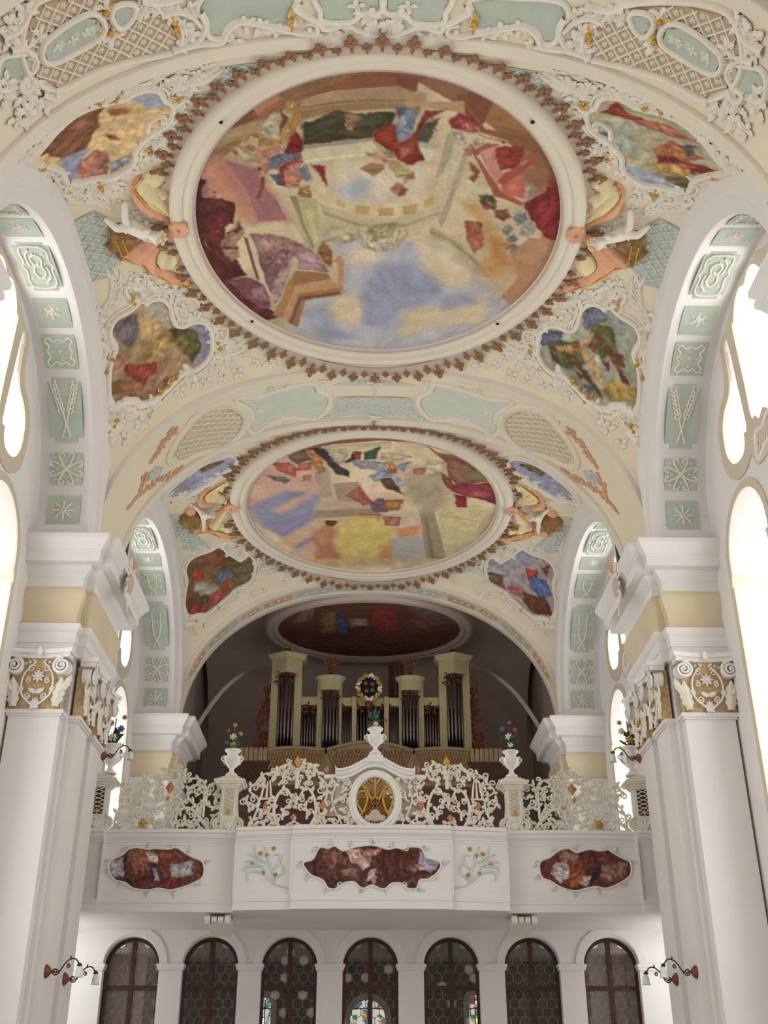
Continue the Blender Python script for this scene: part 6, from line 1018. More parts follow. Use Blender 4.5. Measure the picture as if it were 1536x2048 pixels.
# clock cartouche on top
CT = thing('carved_cartouche', 'gilt and white cartouche with black shield above the organ pipes', 'cartouche', loc=(.0, 32.2, 11.15)); 
MB().lathe([(.005, 0), (.26, 0), (.28, .03), (.26, .05), (.005, .07)], 24, sy=1.15).xf(lambda V: np.stack([V[:, 0], -V[:, 2], V[:, 1]], -1)).build('shield', 'black', CT)
for dx, dz in ((-.1, .12), (.1, .1), (-.08, -.12), (.1, -.1)):
    MB().lathe([(.005, 0), (.07, 0), (.06, .02), (.005, .03)], 12).xf(lambda V: np.stack([V[:, 0] + dx, -V[:, 2] - .06, V[:, 1] + dz], -1)).build('emblem', 'pipe_metal', CT)
for k in range(22):
    a = k * 2 * np.pi / 22; lf = leaf_mb(.2, .06, .05, .3); V = rot2(lf.verts(), a - np.pi / 2 + (1.1 if k % 2 else -.9), .27 * math.cos(a), .31 * math.sin(a))
    MB().add(np.stack([V[:, 0], -.03 - V[:, 2], V[:, 1]], -1), lf.f).build('frame_leaf', 'gold_matt' if k % 3 else 'stucco_white', CT)
b = MB().lathe([(.005, -.72), (.08, -.62), (.12, -.5), (.05, -.4), (.005, -.38)], 10); b.build('pendant', 'organ_gilt', CT)
for i, (x, h) in enumerate(((.62, 1.05), (.72, 1.15), (.86, 1.2), (1.0, 1.1))):
    if i == 0: WP = thing('wooden_pipes', 'tall dark wooden organ pipes standing behind the right half of the organ', 'organ pipes', loc=(.5, 33.3, 10.9))
    MB().box(x - .5, x - .39, 0, .12, -1.5, h + .35).build('pipe', 'dark_wood', WP, False)
o = MB().box(-3.7, 3.7, 30.5, 36., 3.6, 7.6).build('floor', 'dark_wood', None, False); tag(o, 'raised wooden organ platform behind the railing', 'platform', kind='structure')
# choir screen in front of the organ
CS = thing('choir_screen', 'dim lattice choir screen in front of the organ base', 'screen', loc=(0, 30.9, 7.6))
def scr_y(x): return -.35 * math.cos(min(1, abs(x) / 1.35) * np.pi / 2) if abs(x) < 1.35 else -.2 * math.sin((abs(x) - 1.35) / 1.5 * np.pi)
for s, x0, x1 in ((-1, -2.85, -1.25), (0, -1.2, 1.25), (1, 1.3, 2.95)):
    xs = np.linspace(x0, x1, 14); top = lambda x: 1.22 + (.16 * math.cos(x / 1.25 * np.pi / 2) if s == 0 else .03)
    MB().grid([[(x, scr_y(x) + .03, .2) for x in xs], [(x, scr_y(x) + .03, top(x) - .05) for x in xs]]).build('screen_panel', 'choir_wood', CS)
    b = MB(); n = int((x1 - x0) / .085)
    for i in range(n):
        xa = x0 + i * .085
        for d in (0, 1):
            P = [(x, scr_y(x) - .01, z) for x, z in ((xa + d * .5 * .6, .3), (xa + (1 - d) * .5 * .6, 1.15)) if x0 <= x <= x1]
            if len(P) == 2: b.tube(P, .014, 4, nrm=(0, 1, 0))
    b.build('lattice', 'tassel_brown', CS, False)['kind'] = 'stuff'
    MB().tube([(x, scr_y(x), top(x)) for x in xs], .05, 6, nrm=(0, 0, 1)).build('top_rail', 'choir_wood', CS)
    if s == 0:
        for e in (-1, 1):
            for q, r in ((.35, .13), (.75, .11), (1.05, .09)):
                sp = spiral(e * q, 1.12, r, .03, 1.2, 0, e, 16); MB().tube([(x, scr_y(x) - .04, z) for x, z in sp], .025, 5, nrm=(0, 1, 0)).build('scroll', 'choir_wood', CS)
for s in (-1, 1):
    FN = thing('slatted_fence', 'short fence of pale rounded slats beside the organ on the %s' % ('left' if s < 0 else 'right'), 'fence', 'fences beside the organ', loc=(s * 3.35, 30.9, 7.6))
    for i in range(7):
        x = (i - 3) * .135
        P = [(x - .055, .9)] + [(x + .055 * math.cos(a), 1.25 + .055 * math.sin(a)) for a in np.linspace(np.pi, 0, 7)] + [(x + .055, .9)]
        MB().prism(P, -.02, .02, 'xz').build('slat', 'choir_wood', FN, False)
    b = MB()
    for i in range(9):
        for d in (0, 1): b.tube([(-.5 + i * .125 + d * .3 - .15, 0, .3), (-.5 + i * .125 + (1 - d) * .3 - .15, 0, .86)], .02, 4, nrm=(0, 1, 0))
    b.build('lattice', 'dark_wood', FN, False)['kind'] = 'stuff'
    MB().box(-.55, .55, -.03, .03, .86, .92).build('rail', 'dark_wood', FN, False)
    MB().box(-.6, .6, .05, .08, .005, .86).build('backing', 'floor_boards', FN, False)
# ------------------------------------------------------------------ wall sconces
def sconce(x, y, z, s, label, group='scrolled wall sconces on the near piers'):
    P = thing('wall_sconce', label, 'wall lamp', group, loc=(x, y, z)); X = lambda a: a if s < 0 else -a
    MB().lathe([(.005, 0), (.10, 0), (.105, .02), (.07, .06), (.03, .09), (.005, .1)], 14).xf(lambda V: np.stack([X(V[:, 2]), V[:, 0], V[:, 1]], -1)).build('wall_plate', 'sconce_red', P)
    sp = spiral(.15, .0, .012, .06, 1.6, np.pi * .9, 1, 20)
    arm = np.vstack([sp, smooth_open([(.20, -.03), (.25, .05), (.31, .14), (.39, .19), (.46, .18), (.51, .12)], 5)])
    MB().tube([(X(a), 0, c) for a, c in arm], .011, 6, nrm=(0, 1, 0)).build('arm', 'iron', P)
    MB().tube([(X(a), 0, c) for a, c in spiral(.345, .08, .035, .008, 1.4, 2.2, -1, 14)], .009, 5, nrm=(0, 1, 0)).build('tendril', 'iron', P)
    MB().tube([(X(.08), 0, 0), (X(.15), 0, 0)], .012, 6, nrm=(0, 1, 0)).build('stem', 'iron', P)
    MB().tube([(X(.37), 0, .19), (X(.375), 0, .23)], .012, 5, nrm=(0, 1, 0)).build('bud', 'iron', P)
    MB().lathe([(.005, .02), (.03, .01), (.045, -.03), (.04, -.03), (.005, -.02)], 12).xf(lambda V: V + np.array([X(.525), 0, .11])).build('holder', 'iron', P)
    MB().lathe([(.02, 0), (.045, -.03), (.06, -.09), (.055, -.13), (.075, -.17), (.07, -.17), (.05, -.13), (.055, -.09), (.02, -.01)], 14).xf(lambda V: V + np.array([X(.535), 0, .085])).build('glass_shade', 'lamp_glass', P)
for s, sd in ((-1, 'left'), (1, 'right')):
    sconce(s * 5.2, 18.98, 1.83, s, 'scrolled iron sconce on the %s pier, the nearer of its pair' % sd)
    sconce(s * 5.2, 20.2, 1.83, s, 'scrolled iron sconce on the %s pier, the farther of its pair' % sd)
    sconce(s * 5.2, 21.0, 5.88, s, 'slender lamp arm over the gallery railing beside the %s pier' % sd, 'lamp arms over the gallery ends')
# ------------------------------------------------------------------ painting on surfaces (pigment colours, one per vertex)
def vnoise(P, sc, seed=0):
    P = np.asarray(P, float) * sc + seed * 17.3; i = np.floor(P).astype(int); f = P - i; f = f * f * (3 - 2 * f)
    def h(a, b): n = (a * 374761393 + b * 668265263 + seed * 1442695) & 0x7fffffff; n = ((n ^ (n >> 13)) * 1274126177) & 0x7fffffff; return (n ^ (n >> 16)) % 1000 / 999.
    x, y = i[:, 0], i[:, 1]
    return (h(x, y) * (1 - f[:, 0]) + h(x + 1, y) * f[:, 0]) * (1 - f[:, 1]) + (h(x, y + 1) * (1 - f[:, 0]) + h(x + 1, y + 1) * f[:, 0]) * f[:, 1]
def fresco_colours(P, layers, base, soft=.05, wob=1., gain=1.04, detail=1., mottle=0.):
    """brushed pigment: warped soft-edged shapes, each modelled from edge to middle, with cloth folds and small dabs"""
    P = np.asarray(P, float); k_ = 1. / detail; Q = P.copy()
    for a, f, sd in ((.10, 2.2, 1), (.06, 6., 3), (.03, 16., 5)): Q = Q + wob * k_ * a * np.stack([vnoise(P, f * detail, sd) - .5, vnoise(P, f * detail, sd + 1) - .5], 1)
    soft *= k_; C = np.array(base, float)[None] * (1 + .22 * (vnoise(P, 1.3 * detail, 5)[:, None] - .5) + .14 * (vnoise(Q, 5 * detail, 6)[:, None] - .5))
    rnd = random.Random(len(layers)); dab = []
    for k, lay in enumerate(layers):
        c, poly = lay[:2]; st = lay[2] if len(lay) > 2 else 0     # 1 flat masonry, 2 sky and cloud, 3 cloth, 0 flesh and small things
        poly = np.array(poly); ar = abs(.5 * np.sum(poly[:, 0] * np.roll(poly[:, 1], -1) - np.roll(poly[:, 0], -1) * poly[:, 1])) * detail ** 2
        c = np.array(c, float) * .86 + np.array([172., 152., 130.]) * .14; sk = st == 2 or (st == 0 and min(c) > 128 and ar > .25)
        if st in (0, 3) and ar < 1.0:
            for j in range(2 + int(ar * 9)):
                w = np.array([rnd.random() ** 1.5 for _ in poly]); w /= w.sum(); r = rnd.uniform(.02, .07) * k_
                dab.append((w @ poly, r, r * rnd.uniform(.25, .8), rnd.uniform(0, 3.14), np.clip(c * rnd.choice((.6, .75, 1.1, 1.22)) + (np.array([26, 8, -6]) if rnd.random() < .4 else 0), 20, 242)))
        for c_, pl in ((c, poly),):
            lo, hi = pl.min(0) - .2, pl.max(0) + .2
            s = np.where((Q[:, 0] > lo[0]) & (Q[:, 0] < hi[0]) & (Q[:, 1] > lo[1]) & (Q[:, 1] < hi[1]))[0]
            if not len(s): continue
            q = P[s] * .8 + Q[s] * .2 if st == 1 else Q[s]; d = seg_dist(q, pl); d = np.where(in_poly(q, pl), d, -d); m = np.clip(d / (soft * (.6 if st == 1 else 4.5 if st == 2 else 1.)) + .5, 0, 1)[:, None]; g = np.clip(d / (.16 * k_), 0, 1)[:, None]
            a = k * 2.4; R = np.stack([q[:, 0] * math.cos(a) - q[:, 1] * math.sin(a), .3 * (q[:, 0] * math.sin(a) + q[:, 1] * math.cos(a))], 1)
            n1 = vnoise(R, 9 * detail, 7 + k % 5)[:, None]; n2 = vnoise(R * [1, 2], 21 * detail, 3 + k % 5)[:, None]
            if st == 1: f = 1 + .10 * (vnoise(q, 5 * detail, 9)[:, None] - .5) + .06 * (n2 - .5)
            elif sk: f = .97 + .05 * g + .10 * (n1 - .5) + .10 * (vnoise(q, 3 * detail, 9)[:, None] - .5)
            else: f = (.87 + .19 * g) * (1 - .24 * (1 - np.abs(2 * n1 - 1)) ** 3 + .16 * (n2 - .5))
            C[s] = C[s] * (1 - m) + c_[None] * f * m
    for c0, r1, r2, an, c in dab:
        R = max(r1, r2) * 1.4; s = np.where((np.abs(P[:, 0] - c0[0]) < R) & (np.abs(P[:, 1] - c0[1]) < R))[0]
        if not len(s): continue
        q = P[s] - c0; x = q[:, 0] * math.cos(an) + q[:, 1] * math.sin(an); y = -q[:, 0] * math.sin(an) + q[:, 1] * math.cos(an)
        m = .75 * np.clip(1.6 - 1.6 * np.sqrt((x / r1) ** 2 + (y / r2) ** 2), 0, 1)[:, None]; C[s] = C[s] * (1 - m) + c[None] * m
    if mottle:
        lf = vnoise(Q, 9 * detail, 11) * .6 + vnoise(Q, 22 * detail, 12) * .4; C = C * (1 + mottle * (lf[:, None] - .5)) + mottle * 46 * np.clip(lf[:, None] - .62, 0, 1) * np.array([1.5, 1.2, 1.1])
    C *= gain * (1 + .08 * (vnoise(P, 26 * detail, 8)[:, None] - .5))
    C = np.clip(C, 0, 246) / 255; return np.where(C <= .04045, C / 12.92, ((C + .055) / 1.055) ** 2.4)
def painted(V3, F, UV, layers, base, name, parent, **kw):
    me = bpy.data.meshes.new(name); me.from_pydata(np.asarray(V3).tolist(), [], F); me.update(); me.materials.append(M['fresco'])
    me.polygons.foreach_set('use_smooth', [True] * len(me.polygons))
    col = fresco_colours(UV, layers, base, **kw); at = me.color_attributes.new('paint', 'FLOAT_COLOR', 'POINT')
    at.data.foreach_set('color', np.c_[col, np.ones(len(col))].ravel().astype(np.float32))
    return link(name, me, parent)
def disc(cx, cy, rx, ry, z, dome, n):
    xs = np.linspace(-1, 1, n); g = np.stack(np.meshgrid(xs, xs, indexing='ij'), -1).reshape(-1, 2)
    # map the square smoothly to the disc
    x, y = g[:, 0], g[:, 1]; u = x * np.sqrt(1 - y * y / 2); v = y * np.sqrt(1 - x * x / 2)
    P = np.stack([cx + rx * u, cy + ry * v], 1); Z = z + dome * (1 - (u * u + v * v))
    I = np.arange(n * n).reshape(n, n); F = np.stack([I[:-1, :-1], I[1:, :-1], I[1:, 1:], I[:-1, 1:]], -1).reshape(-1, 4)
    return np.c_[P, Z], F.tolist(), P
RPROF = [(.06, .32), (.06, .02), (.03, -.05), (-.03, -.085), (-.10, -.09), (-.15, -.06), (-.16, -.03), (-.19, -.03), (-.26, -.055), (-.31, -.03), (-.33, .0), (-.37, .0), (-.38, .05), (-.42, .12)]
def ring(cy, rx, ry, z, prof=RPROF, n=128):
    t = np.linspace(0, 2 * np.pi, n, endpoint=False)
    return MB().grid([[((rx + d) * math.cos(a), cy + (ry + d) * math.sin(a), z + h) for a in t] for d, h in prof], closed_v=True)
def ellipse_pts(rx, ry, n, cy):
    t = np.linspace(0, 2 * np.pi, 2000); p = np.stack([rx * np.cos(t), cy + ry * np.sin(t)], 1); d = np.concatenate([[0], np.cumsum(np.hypot(*np.diff(p, axis=0).T))])
    a = np.interp(np.linspace(0, d[-1], n, endpoint=False), d, t); return a, np.stack([rx * np.cos(a), cy + ry * np.sin(a)], 1)
# shared little ornaments (local x, y in the surface, z out of it)
def tassel_mesh():
    b = MB()
    for x, y, r in ((-.062, .10, .046), (.062, .10, .046), (0, .165, .052), (0, .06, .04)): b.ball((x, y, .03), r, r * 1.05, .032, 9, 6)
    b.ball((0, .0, .025), .03, .05, .025, 8, 5); return b.mesh('tassel', 'tassel_brown')
TASSEL = tassel_mesh()
def cluster_mesh(seed, material, n=5, R=.16, flower=True):
    rnd = random.Random(seed); b = MB()
    for i in range(n):
        a = i * 2 * np.pi / n + rnd.uniform(-.4, .4); L = R * rnd.uniform(.75, 1.25)
        b.merge(leaf_mb(L, R * .34, .05, .35, n=7), lambda V: rot2(V, a - np.pi / 2, .02 * math.cos(a), .02 * math.sin(a)))
    if flower: b.merge(flower_mb(R * .42, 6, .5), lambda V: V + np.array([0, 0, .03]))
    return b.mesh('stucco_spray', material)
CLUST = [cluster_mesh(i, 'stucco_warm', 4 + i % 3, .17) for i in range(5)]
def gilt_mesh(i):
    b = MB()
    for a, l in ((0, .15), (np.pi, .13), (.5, .09), (np.pi + .6, .08)): b.merge(leaf_mb(l, .028, .03, .3, n=6), lambda V: rot2(V, a))
    return b.ball((0, 0, .03), .035, nu=8, nv=5).mesh('gilt_spray', 'gold')
GILT = [gilt_mesh(i) for i in range(2)]
ROS = flower_mb(.085, 6, .5).mesh('rosette', 'stucco_warm'); ROS_S = flower_mb(.05, 4, .5).mesh('rosette', 'stucco_warm')
ROS_GOLD = flower_mb(.05, 4, .4).mesh('rosette', 'cream_deep')
PEACHFL = flower_mb(.07, 5, .6).mesh('flower', 'peach_flower')
def on(S, flip, me, u, v, parent, rot=0., s=1., name=None, lift=0.01):
    return link(name or me.name.split('.')[0], me, parent, place_matrix(S, u, v, rot, s, flip, lift))
def mir(L, s): return [(s * -x if s > 0 else x, y) for x, y in L] if s > 0 else list(L)
def clip_line(p, q, poly, n=60):
    T = np.linspace(0, 1, n)[:, None]; P = np.array(p) * (1 - T) + np.array(q) * T; m = in_poly(P, poly); out = []; cur = []
    for a, k in zip(P, m):
        if k: cur.append(a)
        elif len(cur) > 2: out.append((cur[0], cur[-1])); cur = []
        else: cur = []
    if len(cur) > 2: out.append((cur[0], cur[-1]))
    return out
def lattice(S, flip, poly, pitch, parent, ground, bar, ros, name, wbar=.014, hb=.03, ang=np.pi / 4, sk=1.0, base=.012, rs=1.0, gstep=.2):
    """trellis: a ground panel (part) with its bars and one rosette per mesh as sub-parts"""
    g = patch(S, poly, base, gstep, flip=flip).build(name, ground, parent); poly = np.asarray(poly); c = poly.mean(0); R = np.abs(poly - c).max() * 1.6
    b = MB(); A = [np.array([math.cos(ang), sk * math.sin(ang)]), np.array([math.cos(ang), -sk * math.sin(ang)])]
    N = [np.array([-a[1], a[0]]) / np.hypot(*a) for a in A]; k = int(R / pitch) + 1
    for a, n in zip(A, N):
        a = a / np.hypot(*a)
        for i in range(-k, k + 1):
            o = c + n * i * pitch
            for p, q in clip_line(o - a * R, o + a * R, poly):
                m = max(2, int(np.hypot(*(q - p)) / .5) + 2); T = np.linspace(0, 1, m)[:, None]
                b.merge(ribbon(S, p * (1 - T) + q * T, wbar, hb, flip, n=4, base=base))
    b.build('trellis', bar, g)
    if ros is not None:
        det = np.linalg.inv(np.array(N))
        for i in range(-k, k):
            for j in range(-k, k):
                p = c + det @ (np.array([i + .5, j + .5]) * pitch)
                if in_poly(p[None], poly)[0] and seg_dist(p[None], poly)[0] > pitch * .3: on(S, flip, ros, p[0], p[1], g, .3, rs, lift=base)
    return g
def frond(S, flip, line, parent, L=.3, n=9, material='stucco_warm', w=.03):
    P = smooth_open(line, 6); k = len(P); b = MB(); b.merge(ribbon(S, P, np.linspace(.035, .012, k), np.linspace(.05, .03, k), flip))
    for i in range(n):
        t = (i + 1) / (n + .5); j = min(k - 2, int(t * (k - 1))); d = P[j + 1] - P[j]; a = math.atan2(d[1], d[0]); l = L * (.55 + .6 * math.sin(np.pi * (.2 + .7 * t)))
        for s in (-1, 1):
            a0 = a + s * .9; pts = [P[j] + l * q * np.array([math.cos(a0 - s * q * .75), math.sin(a0 - s * q * .75)]) for q in (0, .3, .6, .85, 1.)]
            b.merge(ribbon(S, np.array(pts), w * np.array([.6, 1, 1, .8, .3]), [.03, .06, .06, .05, .03], flip, n=5))
    return b.build('palm_frond', material, parent)
# ------------------------------------------------------------------ great round frescoes with moulded rings and tassel fringe
SVA, SVB = S_vault('A'), S_vault('B')
def fresco_ring(bay, S, label, base, n, ntas, parent_label):
    cy, rx, ry = RING[bay]; T = thing('round_fresco', label, 'painting', 'round ceiling frescoes', loc=(0, cy, RZ)); off = -np.array(T.location)
    V, F, UV = disc(0, cy, rx - .34, ry - .34, RZ + .06, .06, n); painted(V + off, F, UV, PAINT['f' + bay], base, 'painted_field', T)
    ring(cy, rx, ry, RZ).xf(lambda V: V + off).build('ring_frame', 'ring_white', T, True, 40)
    b = ring(cy, rx - .36, ry - .36, RZ - .01, [(.02, .02), (.0, -.012), (-.02, .02)]); b.xf(lambda V: V + off).build('gilt_bead', 'mauve_grey', T)
    # scalloped band and tassels lying on the vault around the ring
    a = np.linspace(0, 2 * np.pi, ntas * 8, endpoint=False); ph = ellipse_pts(rx, ry, ntas * 8, cy)
    nrm = np.stack([np.cos(ph[0]) / rx, np.sin(ph[0]) / ry], 1); nrm /= np.linalg.norm(nrm, axis=1)[:, None]
    sc = .15 + .07 * np.abs(np.cos(np.arange(ntas * 8) * np.pi / 8)); P0, P1 = ph[1] + nrm * .03, ph[1] + nrm * sc[:, None]
    def lift(P, h):
        z = vault_z(P[:, 0], P[:, 1], bay) - h; return np.c_[P, z]
    fb = MB().grid([lift(P0, .05), lift(P1, .05), lift(P1, -.03)], closed_v=True); fr = fb.xf(lambda V: V + off).build('fringe_band', 'mauve_grey', T)
    me = TASSEL
    for k in range(ntas):
        for half, s in ((0, 1.0), (4, .7)):
            i = k * 8 + half
            q0 = ph[1][i] + nrm[i] * .22; q0 = np.array([[-abs(q0[0]), q0[1]]])
            if any(in_poly(q0, D[k_])[0] for k_ in (('drape_lo', 'drape_up', 'peach_up', 'cream_lo') if bay == 'A' else ('drapeB_lo', 'drapeB_up', 'peachB_up', 'creamB_lo'))): continue
            p = ph[1][i] + nrm[i] * (sc[i] - .05); z = float(vault_z(p[0], p[1], bay)) - .06
            m = Matrix.Identity(4); o = nrm[i]; tgt = np.array([-o[1], o[0]])
            g = float(vault_z(p[0] + o[0] * .1, p[1] + o[1] * .1, bay)) - float(vault_z(p[0], p[1], bay)); y = np.array([o[0] * .1, o[1] * .1, g]); y /= np.linalg.norm(y)
            x = np.array([tgt[0], tgt[1], 0]); zz = np.cross(x, y); zz = zz if zz[2] < 0 else -zz
            for r in range(3): m[r][0], m[r][1], m[r][2] = x[r] * s, y[r] * s * 1.25, zz[r] * s
            m.translation = Vector((p[0], p[1] , z)) + Vector(off)
            link('tassel', me, fr, m)
    return T
FA = fresco_ring('A', SVA, 'large round fresco of figures in painted architecture, over the near bay', (190, 172, 142), 330, 56, '')
FB = fresco_ring('B', SVB, 'round fresco of angels, clouds and a yellow glow, over the far bay', (212, 190, 160), 250, 56, '')
for x, y in D['dots']:
    p = Vector((x, y - FA.location[1], -.06)); MB().ball(tuple(p), .035, .035, .02).build('lamp_hole', 'black', FA)
# loft fresco
T = thing('oval_fresco', 'dark oval fresco above the organ', 'painting', loc=(0, 33.1, 13.35)); off = -np.array(T.location)
V, F, UV = disc(0, 33.1, 3.0, 2.42, 13.38, .04, 130); painted(V + off, F, UV, PAINT['fC'], (104, 70, 58), 'painted_field', T)
ring(33.1, 3.3, 2.72, 13.35).xf(lambda V: V + off).build('ring_frame', 'loft_plaster', T, True, 40)
# ------------------------------------------------------------------ pendentive pictures in scrolled frames
def offset_loop(P, d):
    P = np.asarray(P); T = np.roll(P, -1, 0) - np.roll(P, 1, 0); T /= np.linalg.norm(T, axis=1)[:, None] + 1e-9; N = np.stack([T[:, 1], -T[:, 0]], 1)
    area = .5 * np.sum(P[:, 0] * np.roll(P[:, 1], -1) - np.roll(P[:, 0], -1) * P[:, 1]); return P + N * d * (1 if area > 0 else -1)
def cart(S, out, layers, base, label, near, detail=1.):
    T = thing('cartouche_painting', label, 'painting', 'pendentive pictures in white scrolled frames')
    L = smooth_closed(out, 4); V, F = fill_poly(L, .023); V3 = onto(S, np.c_[V, np.full(len(V), .02)], -1.)
    painted(V3, F, V, layers, base, 'painted_field', T, detail=1.25, wob=1.3, mottle=.35)
    fr = ribbon(S, offset_loop(L, .05), .055, .085, -1., True).build('frame', 'stucco_warm', T)
    ribbon(S, offset_loop(L, .14), .03, .05, -1., True, n=5).build('outer_moulding', 'stucco_warm', T)
    n = len(out)
    for i in range(0, n, 3):
        p, q, r = np.array(out[i - 1]), np.array(out[i]), np.array(out[(i + 1) % n]); c = np.mean(out, 0)
        d = (q - c) / (np.linalg.norm(q - c) + 1e-9); k = q + d * .13; a = math.atan2(d[1], d[0])
        sp = spiral(k[0], k[1], .10, .02, 1.2, a, 1 if i % 2 else -1, 16); ribbon(S, sp, np.linspace(.034, .02, 16), .07, -1.).build('scroll', 'stucco_warm', T)
    return T, L
for s, sd in ((-1, 'left'), (1, 'right')):
    k = 'L' if s < 0 else 'R'
    info = {'L': ('palm tree and red-robed figure', 'ruins under a golden cloud'), 'R': ('pale figure among vine poles', 'robed figures under a red canopy')}[k]
    cart(SVA, mir(D['cartA_far'], s), PAINT['cAf' + k], (156, 132, 100) if s < 0 else (164, 166, 146), 'framed ceiling picture of %s, lower %s of the near vault' % (info[0], sd), False)
    cart(SVA, mir(D['cartA_near'], s), PAINT['cAn' + k], (214, 184, 138) if s < 0 else (178, 170, 142), 'framed ceiling picture of %s, upper %s of the near vault' % (info[1], sd), True)
    cart(SVB, mir(D['cartB_far'], s), PAINT['cBf' + k], (112, 90, 64) if s < 0 else (168, 158, 160), 'small framed picture of %s, lower %s of the far vault' % ('people round a white table' if s < 0 else 'blue-robed figure and companions', sd), False)
    cart(SVB, mir(D['cartB_near'], s), PAINT['cBnL'] if s < 0 else [(l[0], [(-x, y) for x, y in l[1]]) for l in PAINT['cBnL']], (158, 158, 182), 'framed blue sky picture partly hidden behind the arch, upper %s of the far vault' % sd, True)
# ------------------------------------------------------------------ stucco of the vaults
for s in (-1, 1):
    for S, par, pre in ((SVA, VA, 'A'), (SVB, VB, 'B')):
        for nm in (('latA1', 'latA2', 'latA3') if pre == 'A' else ('latB1', 'latB2')):
            lattice(S, -1., mir(D[nm], s), .17 if pre == 'A' else .16, par, 'teal', 'teal_lattice', ROS_S, 'trellis_panel', .016, .03, rs=.9, gstep=.25)
        for L in D['frond' + pre]: frond(S, -1., mir(L, s), par, .30 if pre == 'A' else .2, 9 if pre == 'A' else 6)
        for L in D['scroll' + pre]:
            P = smooth_open(mir(L, s), 5); ribbon(S, P, np.linspace(.05, .028, len(P)), np.linspace(.09, .05, len(P)), -1.).build('scroll', 'stucco_warm', par)
        rnd = random.Random(5)
        for i, p in enumerate(mir(D['leaf' + pre], s)): on(S, -1., CLUST[i % 5], p[0], p[1], par, rnd.uniform(0, 6.28), rnd.uniform(.85, 1.35) if pre == 'A' else rnd.uniform(.6, .95), 'stucco_spray')
        for i, p in enumerate(mir(D['gold' + pre], s)): on(S, -1., GILT[i % 2], p[0], p[1], par, i * 1.3, 1.1 if pre == 'A' else .8, 'gilt_spray', .05)
    # filler sprays in the spandrels between cartouches and mouldings
    for S, par, pre, cnt in ((SVA, VA, 'A', 46), (SVB, VB, 'B', 34)):
        c, hl, _ = BAYS[pre]; cy, rx, ry = RING[pre]; rnd = random.Random(31); occ = [np.array(mir(D['cart%s_far' % pre], s)), np.array(mir(D['cart%s_near' % pre], s))] + [np.array(mir(D[q], s)) for q in (('latA1', 'latA2', 'latA3', 'drape_lo', 'drape_up', 'straw') if pre == 'A' else ('latB1', 'latB2', 'drapeB_lo', 'drapeB_up', 'strawB'))]
        put = 0; tries = 0; done = []
        while put < cnt and tries < 4000:
            tries += 1; p = np.array([s * rnd.uniform(1.2, 5.1), rnd.uniform(c - hl + .15, c + hl - .15)])
            if ((p[0]) / (rx + .5)) ** 2 + ((p[1] - cy) / (ry + .5)) ** 2 < 1: continue
            if abs(p[0]) > 4.6 and abs(p[1] - c) < 1.6: continue
            if any(in_poly(p[None], o)[0] or seg_dist(p[None], o)[0] < .2 for o in occ) or any(np.hypot(*(p - d)) < .22 for d in done): continue
            done.append(p); put += 1; on(S, -1., CLUST[rnd.randrange(5)], p[0], p[1], par, rnd.uniform(0, 6.28), rnd.uniform(.55, .95), 'stucco_spray')
# ------------------------------------------------------------------ stucco draperies with putti at the sides of the rings
def cloth(S, out, folds, h0, amp, name, material, parent, freq=16., hem=None):
    L = smooth_closed(out, 4); V, F = fill_poly(L, .045); d = seg_dist(V, L); c = np.array(folds); a = np.arctan2(V[:, 1] - c[1], V[:, 0] - c[0])
    h = h0 * np.clip(d / .06 + .35, 0, 1) + amp * np.sin(a * freq) * np.clip(d / .08, 0, 1); h = np.maximum(h, .02)
    n = len(L); b = MB(); b.add(np.c_[V, h], F); ring_h = h0 * .35; b.add(np.vstack([np.c_[L, np.full(n, ring_h)], np.c_[L, np.full(n, -.03)]]), [(i, (i + 1) % n, n + (i + 1) % n, n + i) for i in range(n)])
    o = b.xf(lambda A: onto(S, A, -1.)).build(name, material, parent, True, 60)
    if hem: ribbon(S, L[hem[0]:hem[1]], .022, .05, -1., n=5, base=h0 * .5).build('gold_hem', 'gold', o)
    return o
